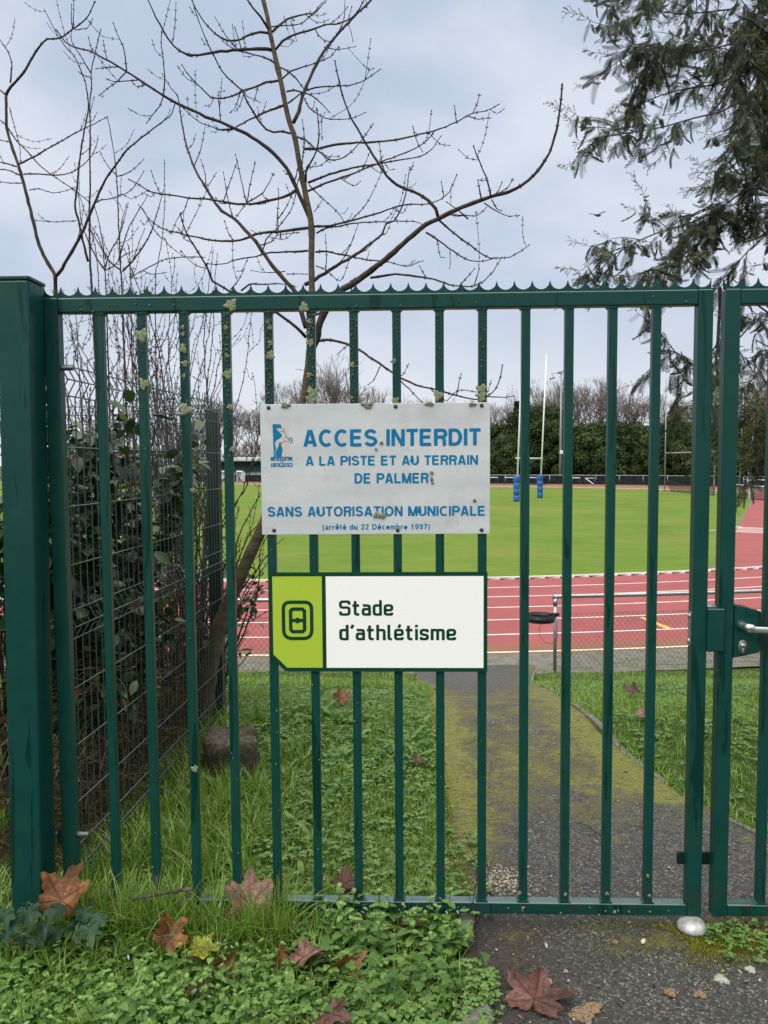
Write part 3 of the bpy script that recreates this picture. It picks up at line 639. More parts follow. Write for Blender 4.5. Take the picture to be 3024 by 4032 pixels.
# stadium geometry: bend centre, outward direction u, goal-line direction d
CB = np.array([-2.73, 53.19]); DD = np.array([.438, .899]); UU = np.array([.899, -.438]); RK = 36.5; STR = 84.4
def outline(off, step=2.0):
    r = RK + off; P_ = []
    a = np.radians(np.arange(-90, 90.01, 1.5))
    for t in a: P_.append(CB + r * (math.cos(t) * UU + math.sin(t) * -DD))           # from +d round to -d
    for t in np.linspace(0, STR, 30)[1:]: P_.append(CB - r * DD - t * UU)
    for t in a: P_.append(CB - STR * UU + r * (-math.cos(t) * UU + math.sin(t) * DD))
    for t in np.linspace(STR, 0, 30)[1:-1]: P_.append(CB + r * DD - t * UU)
    return np.array(P_)
def ring(mb, o0, o1, z, i0=0, i1=None, rnd=.5):
    A, B_ = outline(o0), outline(o1); n = len(A); V = np.vstack([np.c_[A, np.full(n, z)], np.c_[B_, np.full(n, z)]])
    i = np.arange(n) if i1 is None else np.arange(i0, i1); j = (i + 1) % n; mb.add(V, np.stack([i, i + n, j + n, j], -1), rnd)
def radial(m):          # distance from the bend centre minus kerb radius
    t = m.node_tree; c = nn(t, 'ShaderNodeTexCoord'); v_ = nn(t, 'ShaderNodeVectorMath', operation='DISTANCE'); t.links.new(c.outputs['Object'], v_.inputs[0])
    v_.inputs[1].default_value = (CB[0], CB[1], ZF); return mathn(m, 'SUBTRACT', v_.outputs['Value'], RK)
M['track'] = mat('red_tartan', (.3, .06, .067), .75, 0, .3); m = M['track']
t_ = ramp(m, noise(m, 1.3, 6, .65), [(.3, (.245, .052, .052)), (.7, (.315, .076, .074))])
t_ = mixc(m, ramp(m, noise(m, 160, 3, .7), [(.4, (0, 0, 0)), (.7, (.35, .35, .35))]), t_, (.2, .06, .06))
t_ = mixc(m, mathn(m, 'MULTIPLY', ramp(m, noise(m, .55, 7, .7, (.6, 1.6, 1)), [(.5, (0, 0, 0)), (.68, (1, 1, 1))]), .5), t_, (.19, .055, .054))
ed = mathn(m, 'ADD', radial(m), mathn(m, 'MULTIPLY', mathn(m, 'SUBTRACT', noise(m, 3, 5, .7), .5), .5))
t_ = mixc(m, ramp(m, mathn(m, 'DIVIDE', ed, 10.0), [(.655, (0, 0, 0)), (.73, (.85, .85, .85))]), t_, (.16, .105, .04)); base(m, t_); bump(m, noise(m, 220, 3), .3, .003)
b = MB(); ring(b, -.02, 7.55, ZF); tag(b.build('track', M['track']), kind='structure')
M['line'] = mat('white_line_paint', (.74, .73, .71), .6)
base(M['line'], ramp(M['line'], noise(M['line'], 30, 5, .7), [(.3, (.6, .56, .54)), (.6, (.78, .77, .75))]))
b = MB()
for k in range(1, 7): ring(b, 1.22 * k - .03, 1.22 * k + .03, ZF + .004)
b.build('lane_markings', M['line']); tag(bpy.data.objects['lane_markings'], kind='structure')
M['yellow'] = mat('yellow_line_paint', (.62, .42, .05), .6)
b = MB(); q = [GZ(*t, ZF + .004) for t in ((2518, 2431), (2530, 2429), (2646, 2473), (2622, 2476))]; b.add(q, np.array([[0, 1, 2, 3]]))
tag(b.build('yellow_track_marking', M['yellow']), kind='structure')
# field kerb: white rail on short feet, dark gaps under it
b = MB(); A, B_ = outline(-.06), outline(0.0); n = len(A)
for z0, z1 in ((ZF + .035, ZF + .065),):
    V = np.vstack([np.c_[A, np.full(n, z0)], np.c_[A, np.full(n, z1)], np.c_[B_, np.full(n, z1)], np.c_[B_, np.full(n, z0)]]); i = np.arange(n); j = (i + 1) % n
    b.add(V, np.vstack([np.stack([i + a * n, j + a * n, j + c * n, i + c * n], -1) for a, c in ((0, 1), (1, 2), (2, 3), (3, 0))]))
kerb = tag(b.build('field_kerb', M['line'], smooth=False), 'low white kerb rail curving along the inner edge of the red track', 'kerb rail')
b = MB()
for t in np.radians(np.arange(-20, 95, .62)):
    c = CB + (RK - .03) * (math.cos(t) * UU + math.sin(t) * -DD); box(b, c[0] - .14, c[0] + .14, c[1] - .02, c[1] + .02, ZF - .02, ZF + .034, 0)
b.build('kerb_feet', M['line'], kerb, smooth=False)
M['field'] = mat('mown_turf', (.12, .22, .02), .95, 0, .1); m = M['field']
f1 = noise(m, .35, 6, .62, (1, 1, 1)); f2 = noise(m, 5, 5, .7, (.35, 1.6, 1))
fc = ramp(m, f1, [(.3, (.09, .15, .021)), (.55, (.128, .19, .028)), (.75, (.158, .205, .038))]); fc = mixc(m, ramp(m, f2, [(.38, (.55, .55, .55)), (.62, (0, 0, 0))]), fc, (.075, .135, .018)); fc = mixc(m, mathn(m, 'MULTIPLY', ramp(m, noise(m, .12, 7, .68), [(.48, (0, 0, 0)), (.66, (1, 1, 1))]), .6), fc, (.18, .175, .05)); fc = mixc(m, mathn(m, 'MULTIPLY', ramp(m, noise(m, .9, 6, .72, (.3, 1, 1)), [(.58, (0, 0, 0)), (.70, (1, 1, 1))]), .5), fc, (.13, .115, .05)); base(m, fc)
bump(m, f2, .5, .05)
b = MB(); A = outline(-.05); n = len(A); b.add(np.vstack([np.c_[A, np.full(n, ZF + .012)], [[CB[0] - STR / 2 * UU[0], CB[1] - STR / 2 * UU[1], ZF + .012]]]), np.stack([np.arange(n), (np.arange(n) + 1) % n, np.full(n, n)], -1))
tag(b.build('sports_field', M['field'], smooth=False), kind='structure')
# the red D at the end of the field
dl0, dl1 = np.array([10.03, 23.41]), np.array([23.83, 52.72]); dv = (dl1 - dl0) / np.linalg.norm(dl1 - dl0)
A = outline(-.1)[:121]; side = (A - dl0) @ np.array([dv[1], -dv[0]]); Dp = A[side > 0]
b = MB(); c = Dp.mean(0); n = len(Dp); b.add(np.vstack([np.c_[Dp, np.full(n, ZF + .02)], [[*c, ZF + .02]]]), np.stack([np.arange(n), (np.arange(n) + 1) % n, np.full(n, n)], -1))
tag(b.build('throwing_area', M['track'], smooth=False), kind='structure')
b = MB(); e0, e1 = Dp[0], Dp[-1]; w = np.array([dv[1], -dv[0]]) * .05
b.add([(*(e0 - w), ZF + .024), (*(e0 + w), ZF + .024), (*(e1 + w), ZF + .024), (*(e1 - w), ZF + .024)], np.array([[0, 1, 2, 3]])); tag(b.build('field_edge_strip', M['concrete']), kind='structure')
cc = GZ(2965, 2087, ZF + .026); b = MB(); t = np.linspace(0, 2 * np.pi, 40, endpoint=False)
ro, ri = 1.25, 1.12
V = np.vstack([np.c_[cc[0] + r * np.cos(t), cc[1] + r * np.sin(t), np.full(40, ZF + .026)] for r in (ro, ri)]); i = np.arange(40); j = (i + 1) % 40
b.add(V, np.stack([i, i + 40, j + 40, j], -1)); M['ring_floor'] = mat('worn_pinkish_concrete', (.36, .2, .19), .85); b.add(np.c_[cc[0] + ri * np.cos(t), cc[1] + ri * np.sin(t), np.full(40, ZF + .0235)], np.array([list(range(40))]), .5, 1)
for sx in (-1, 1):
    box(b, cc[0] + sx * 1.55 - .32, cc[0] + sx * 1.55 + .32, cc[1] - .04, cc[1] + .04, ZF + .021, ZF + .028)
box(b, cc[0] + .1, cc[0] + .18, cc[1] - 2.6, cc[1] - 2.0, ZF + .021, ZF + .028); box(b, cc[0] + .1, cc[0] + .18, cc[1] + 1.4, cc[1] + 2.1, ZF + .021, ZF + .028)
tag(b.build('throwing_circle', [M['line'], M['ring_floor']]), kind='structure')
# concrete strip outside the track
b = MB(); ring(b, 7.5, 8.62, ZF + .006, 40, 150); tag(b.build('concrete_apron', M['concrete']), kind='structure')
b = MB(); ring(b, 7.5, 12.0, ZF + .004, 0, 40); tag(b.build('far_apron', M['track']), kind='structure')
b = MB(); ring(b, 7.5, 12.0, ZF + .004, 270, 298); tag(b.build('stand_apron', M['track']), kind='structure')

# ------------------------------------------------------------------ pitch railings with chain link
def rail_pts(a): return np.array([CB[0] + (RK + 8.54) * math.cos(a), CB[1] + (RK + 8.54) * math.sin(a)])
a_r = math.atan2(8.408 - CB[1], 2.098 - CB[0]); a_l = math.atan2(8.35 - CB[1], -.12 - CB[0]); da = 1 / (RK + 8.54)
def railing(name_label, a0, a1):
    n = int(abs(a1 - a0) / (da * 2.45)) + 1; r = thing('pitch_railing', name_label, 'railing', (*rail_pts(a0), -1.47), 'railings along the track')
    A = np.linspace(a0 - np.sign(a1 - a0) * da * .06, a1, 60); b = MB(); tube(b, [(*rail_pts(t), -1.47 + 1.06) for t in A], .029, 12); b.build('handrail', M['steel'], r)
    sg = np.sign(a1 - a0)
    for k in range(n):
        p = rail_pts(a0 + sg * da * (-.02 + 2.45 * k)); b = MB(); tube(b, [(*p, -1.6), (*p, -1.47 + 1.03)], .026, 10); tube(b, [(*p, -1.47 + .93), (*p, -1.47 + 1.034)], .034, 10); b.build('post', M['steel'], r)
    b = MB(); L_ = abs(a1 - a0) / da; ht = .78; z0 = -1.47 + .03; pit = .075
    s_ = np.arange(-ht * .8, L_, pit)
    for dr in (1, -1):
        for x in s_:
            t = np.array([0, 1]); xa = x; xb = x + ht * .8
            lo, hi = max(xa, .1), min(xb, L_)
            if hi <= lo: continue
            z_lo, z_hi = (lo - xa) / (ht * .8) * ht, (hi - xa) / (ht * .8) * ht
            if dr < 0: z_lo, z_hi = ht - z_lo, ht - z_hi
            pa, pb = rail_pts(a0 + sg * da * lo), rail_pts(a0 + sg * da * hi)
            tube(b, [(*pa, z0 + z_lo), (*pb, z0 + z_hi)], .0021, 3, False)
    for z in (z0, z0 + ht): tube(b, [(*rail_pts(t), z) for t in A[1:]], .0025, 4, False)
    b.build('chain_link_mesh', M['link'], r); return r
M['link'] = mat('rusty_wire', (.11, .085, .07), .7, .2)
railing('grey tubular chain link railing right of the path, black hoop on its first post', a_r, a_r + da * 7.6)
railing('grey tubular chain link railing left of the path, behind the leaning tree', a_l, a_l - da * 9.5)
# hoop for litter bags
pr_ = rail_pts(a_r - da * .02); hoop = thing('bag_holder', 'black hoop litter bag holder clamped to the first post of the railing', 'bag holder', (pr_[0] - .2, pr_[1] - .05, -1.47 + .72))
hc = np.array([pr_[0] - .22, pr_[1] - .06, -1.47 + .76]); t = np.linspace(0, 2 * np.pi, 33)[:-1]
b = MB(); n = 32
V = np.vstack([np.c_[hc[0] + r * np.cos(t), hc[1] + r * np.sin(t), np.full(n, hc[2] + z)] for r, z in ((.19, -.035), (.192, .05), (.184, .05), (.182, -.035))]); i = np.arange(n); j = (i + 1) % n
b.add(V, np.vstack([np.stack([i + a * n, j + a * n, j + c * n, i + c * n], -1) for a, c in ((0, 1), (1, 2), (2, 3), (3, 0))]))
tube(b, np.c_[hc[0] + .19 * np.cos(t), hc[1] + .19 * np.sin(t), np.full(n, hc[2] + .052)], .007, 8, closed=True); tube(b, np.c_[hc[0] + .188 * np.cos(t), hc[1] + .188 * np.sin(t), np.full(n, hc[2] - .037)], .006, 8, closed=True)
b.build('hoop', M['black'], hoop)
b = MB(); box(b, hc[0] + .12, pr_[0] + .05, pr_[1] - .06, pr_[1] - .028, hc[2] + .03, hc[2] + .075, .004); b.build('bracket', M['black'], hoop)
b = MB(); tube(b, smooth_line([(hc[0] + .05, hc[1] + .1, hc[2] - .03), (hc[0] - .0, hc[1] + .08, hc[2] - .2), (hc[0] + .06, hc[1] + .05, hc[2] - .33), (hc[0] + .17, hc[1], hc[2] - .36), (hc[0] + .24, hc[1], hc[2] - .25), (hc[0] + .23, hc[1] + .02, hc[2] - .05)], .02), .0035, 5); b.build('cable', M['black'], hoop)
# gateway edging stones
def stone_block(mb, c, sx, sy, sz, seed, rz=0):
    g = np.random.default_rng(seed); bm = bmesh.new(); bmesh.ops.create_cube(bm, size=1); bmesh.ops.subdivide_edges(bm, edges=bm.edges[:], cuts=7, use_grid_fill=True)
    ph = g.uniform(0, 6, 6)
    for v_ in bm.verts:
        p = np.array(v_.co[:]); q = p * 2; rad = (np.abs(q) ** 14).sum() ** (1 / 14); p = p / max(rad, .3) * .98
        p += .035 * np.sin(q[[1, 2, 0]] * 3.1 + ph[:3]) + .018 * np.sin(q[[2, 0, 1]] * 8 + ph[3:]) + g.normal(size=3) * .014
        v_.co = (p[0] * sx, p[1] * sy, p[2] * sz)
    add_bm(mb, bm, rotm('Z', rz), (0, 0, 0)); bm.free(); mb.v[-1] += np.array(c)
g0 = GZ(1835, 3650, .02); b = MB(); stone_block(b, (g0[0], g0[1] + .02, -.01), .055, .2, .07, 3, -.12)
tag(b.build('edging_stone', M['concrete'], base=(g0[0], g0[1], 0)), 'narrow grey concrete edging stone under the bottom rail of the gate', 'edging stone', 'edging stones')
g0 = GZ(1862, 3990, .03); b = MB(); stone_block(b, (g0[0], g0[1] - .08, -.01), .085, .26, .08, 4, -.1)
tag(b.build('edging_stone', M['concrete'], base=(g0[0], g0[1], 0)), 'speckled grey edging stone between the weeds and the asphalt, cut by the photo bottom', 'edging stone', 'edging stones')
M['rock'] = mat('pebbly_concrete_lump', (.1, .085, .07), .95, 0, .2); m = M['rock']
base(m, mixc(m, ramp(m, noise(m, 7, 5, .7), [(.45, (0, 0, 0)), (.6, (1, 1, 1))]), ramp(m, noise(m, 75, 4, .8), [(.3, (.03, .025, .02)), (.5, (.10, .085, .068)), (.68, (.24, .2, .165))]), (.05, .05, .02))); bump(m, noise(m, 60, 6, .8), 1, .012)
g0 = GZ(895, 3060, .03); b = MB(); stone_block(b, (g0[0] - .01, g0[1] + .13, .045), .25, .27, .30, 9, .25)
tag(b.build('concrete_lump', M['rock'], base=(g0[0], g0[1], 0)), 'rough brown lump of old concrete sitting in the grass below the leaning tree', 'stone')
# floor stop
M['stop'] = mat('scuffed_cast_alloy', (.5, .5, .49), .5, .35)
base(M['stop'], ramp(M['stop'], noise(M['stop'], 30, 5, .7), [(.35, (.3, .29, .28)), (.6, (.6, .6, .6))]))
M['rust'] = mat('rusty_iron', (.06, .022, .012), .9)
c = GZ(2738, 3655, .03); fs = thing('gate_stop', 'domed silver floor stop with a rusty base under the meeting gate leaves', 'gate stop', (c[0], c[1], 0))
b = MB(); lathe(b, [(.045, .012), (.045, .018), (.042, .027), (.034, .036), (.022, .042), (.010, .0445), (.0001, .045)], (c[0], c[1] + .03, 0), 28); b.build('dome', M['stop'], fs)
b = MB(); lathe(b, [(.047, -.01), (.047, .0118), (.0001, .0118)], (c[0], c[1] + .03, 0), 28); b.build('base_ring', M['rust'], fs, smooth=False)
# ================================================================== WIRE PANEL FENCE at the left
fp0, fp1 = np.array([-1.152, .13]), np.array([-1.066, 1.985])
def wire_fence(label, A, B_, post_at):
    A = np.array(A, float); B_ = np.array(B_, float); L_ = np.linalg.norm(B_ - A); e = (B_ - A) / L_; nv = np.array([e[1], -e[0]])
    th = thing('wire_fence', label, 'fence', (*A, 0), 'wire mesh fences')
    def pt(s_, z, o=0): q = A + e * s_ + nv * o; return (q[0], q[1], z)
    hz_ = [1.83, 1.78, 1.73, 1.555, 1.355, 1.155, 1.0, .95, .90, .73, .53, .33, .18, .13, .08]
    off = [0, .028, 0, 0, 0, 0, 0, .028, 0, 0, 0, 0, 0, .028, 0]
    b = MB()
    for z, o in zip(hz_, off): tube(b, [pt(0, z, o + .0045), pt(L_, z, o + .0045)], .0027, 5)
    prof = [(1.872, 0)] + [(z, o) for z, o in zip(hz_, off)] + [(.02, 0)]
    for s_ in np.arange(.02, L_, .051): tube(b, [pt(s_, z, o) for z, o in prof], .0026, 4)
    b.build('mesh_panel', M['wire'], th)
    for s_ in post_at:
        b = MB(); c = A + e * s_ + nv * -.043; box(b, c[0] - .034, c[0] + .034, c[1] - .034, c[1] + .034, -.4, 1.79, .004, 2)
        box(b, c[0] - .036, c[0] + .036, c[1] - .036, c[1] + .036, 1.7905, 1.806, .004, 2); b.build('post', M['dark_green'], th, smooth=False)
    return th
wire_fence('dark green wire mesh fence running back from the gate post, seen at a slant', fp0, fp1, [np.linalg.norm(fp1 - fp0) + .0])
wire_fence('dark green wire mesh fence crossing behind the thicket, parallel to the gate', (-3.6, 2.06), (-1.12, 2.04), [])

# ================================================================== BARE TREES traced limb by limb
def fA(x, y): return (.5424 * x, .5424 * y)
def fB(x, y): return (700 + .5424 * x, .5424 * y)
def fC(x, y): return (1200 + .66305 * x, .66305 * y)
def fD(x, y): return (1000 + .60277 * x, 1000 + .60277 * y)
def fF(x, y): return (x, y)
def fG(x, y): return (230 + .4822 * x, 1220 + .4822 * y)
FR = dict(A=fA, B=fB, C=fC, D=fD, F=fF, G=fG)
def trace(spec, y0, y1):
    """'B x,y x,y A x,y ...' -> 3-D polyline, depth running from y0 to y1"""
    P_ = []; f = fF
    for tok in spec.split():
        if tok in FR: f = FR[tok]; continue
        P_.append(f(*[float(t) for t in tok.split(',')]))
    s_ = np.r_[0, np.cumsum([math.dist(P_[k], P_[k + 1]) for k in range(len(P_) - 1)])]; s_ /= s_[-1]
    return np.array([AY(*p, y0 + (y1 - y0) * t) for p, t in zip(P_, s_)])
M['bark'] = mat('grey_brown_bark', (.09, .075, .06), .9, 0, .2); m = M['bark']
bk = noise(m, 30, 5, .7, (1, 1, .35)); c = ramp(m, bk, [(.3, (.028, .023, .018)), (.55, (.065, .054, .042)), (.75, (.12, .105, .082))])
c = mixc(m, ramp(m, noise(m, 9, 4, .7), [(.6, (0, 0, 0)), (.7, (.6, .6, .6))]), c, (.14, .15, .09)); base(m, c); bump(m, bk, .6, .004)
M['twig'] = mat('twig_bark', (.045, .034, .028), .75, 0, .3)
base(M['twig'], ramp(M['twig'], noise(M['twig'], 25, 4, .7), [(.35, (.02, .015, .013)), (.6, (.055, .042, .035)), (.78, (.11, .10, .065))]))
M['trunk'] = mat('smooth_trunk_bark', (.1, .08, .055), .85, 0, .25); m = M['trunk']
tb = noise(m, 22, 5, .65, (1, 1, 2.2)); c = ramp(m, tb, [(.28, (.035, .026, .017)), (.5, (.085, .064, .04)), (.75, (.15, .12, .08))])
c = mixc(m, ramp(m, noise(m, 6, 5, .7), [(.5, (0, 0, 0)), (.62, (.8, .8, .8))]), c, (.06, .065, .028)); base(m, c); bump(m, tb, .6, .006)
tg = np.random.default_rng(21)
def buds(mb, P_, R_, gap=.055, scale=1.0):
    """knuckles and opposite buds along a shoot"""
    s_ = np.r_[0, np.cumsum(np.linalg.norm(np.diff(P_, axis=0), axis=1))]; tot = s_[-1]
    pos = np.arange(gap * .6, tot, gap) + tg.uniform(-.012, .012, len(np.arange(gap * .6, tot, gap)))
    for q in np.r_[pos, tot]:
        q = min(max(q, 0), tot); c = np.array([np.interp(q, s_, P_[:, k]) for k in range(3)]); r = np.interp(q, s_, R_)
        if r > .0085: continue
        k = min(np.searchsorted(s_, q), len(P_) - 1); d = P_[k] - P_[max(k - 1, 0)]; d /= np.linalg.norm(d) + 1e-9
        a = np.cross(d, tg.normal(size=3)); a /= np.linalg.norm(a) + 1e-9; bl = scale * tg.uniform(.007, .013)
        if q >= tot - 1e-6: tube(mb, [c, c + d * bl * .5, c + d * bl * 1.3], [r * 1.0, r * 1.0 + .0016, .0004], 5, False); continue
        for sg in (1, -1):
            e = c + a * sg * r * .6; tube(mb, [e, e + (d * .6 + a * sg) * bl * .45, e + (d * .9 + a * sg * .8) * bl], [.0018 + r * .2, .0021, .0005], 4, False)
def twigs(mb, P_, R_, dens=5.0, ln=(.05, .22), level=0):
    s_ = np.r_[0, np.cumsum(np.linalg.norm(np.diff(P_, axis=0), axis=1))]; tot = s_[-1]
    for _ in range(tg.poisson(dens * tot)):
        q = tg.uniform(.12, 1) * tot; c = np.array([np.interp(q, s_, P_[:, k]) for k in range(3)]); r = np.interp(q, s_, R_)
        k = min(np.searchsorted(s_, q), len(P_) - 1); d = P_[k] - P_[max(k - 1, 0)]; d /= np.linalg.norm(d) + 1e-9
        a = np.cross(d, tg.normal(size=3)); a /= np.linalg.norm(a) + 1e-9
        l = tg.uniform(*ln) * tg.choice([.6, 1, 1, 1.5]); d1 = d * .55 + a * .8; d1 /= np.linalg.norm(d1); d2 = d1 * .7 + np.array([0, 0, .6]) + tg.normal(size=3) * .12
        Q = smooth_line([c, c + d1 * l * .5, c + d1 * l * .55 + d2 * l * .45], .03); rr = np.linspace(min(r * .55, .0036), .0015, len(Q))
        tube(mb, Q, rr, 5, False); buds(mb, Q, rr, .045)
def limb(spec, y0, y1, r0, r1, parent, name='branch', dens=3.0, material=None, sides=8):
    P_ = smooth_line(trace(spec, y0, y1), .03); n = len(P_); R_ = np.linspace(r0, r1, n)
    R_ = R_ * (1 + .06 * np.sin(np.arange(n) * 1.3) + tg.normal(0, .03, n)); P_[1:-1] += tg.normal(0, .0012, (n - 2, 3))
    b = MB(); tube(b, P_, R_, sides); buds(b, P_, R_)
    if dens: twigs(b, P_, R_, dens)
    return b.build(name, material or M['twig'], parent)
tree = thing('bare_tree', 'slender leafless tree leaning out from the wire fence, trunk passing behind the access sign', 'tree', (-1.18, 1.95, 0))
T0 = smooth_line(trace('F 770,2990 796,2850 830,2620 862,2471 905,2360 948,2266 990,2170 1025,2095 1090,1930 1150,1740 1188,1600 1205,1500 1217,1400 1226,1240 1228,1130 B 970,1900 972,1700 960,1560 935,1450 905,1290 880,1170 850,1000 815,900 785,780 750,600 715,450 690,330 670,240 650,120 620,0 600,-90', 1.8, 2.05), .02)
s_ = np.linspace(0, 1, len(T0)); R0 = np.interp(s_, [0, .04, .12, .2, .35, .45, .6, .8, 1], [.062, .052, .045, .039, .029, .0205, .0175, .0145, .0115])
R0 *= 1 + .03 * np.sin(np.arange(len(T0)) * .9) + tg.normal(0, .012, len(T0))
for c_ in (.62, .7, .765, .905): R0 += .004 * np.exp(-((s_ - c_) / .006) ** 2)
b = MB(); tube(b, T0, R0, 14); b.build('trunk', M['trunk'], tree)
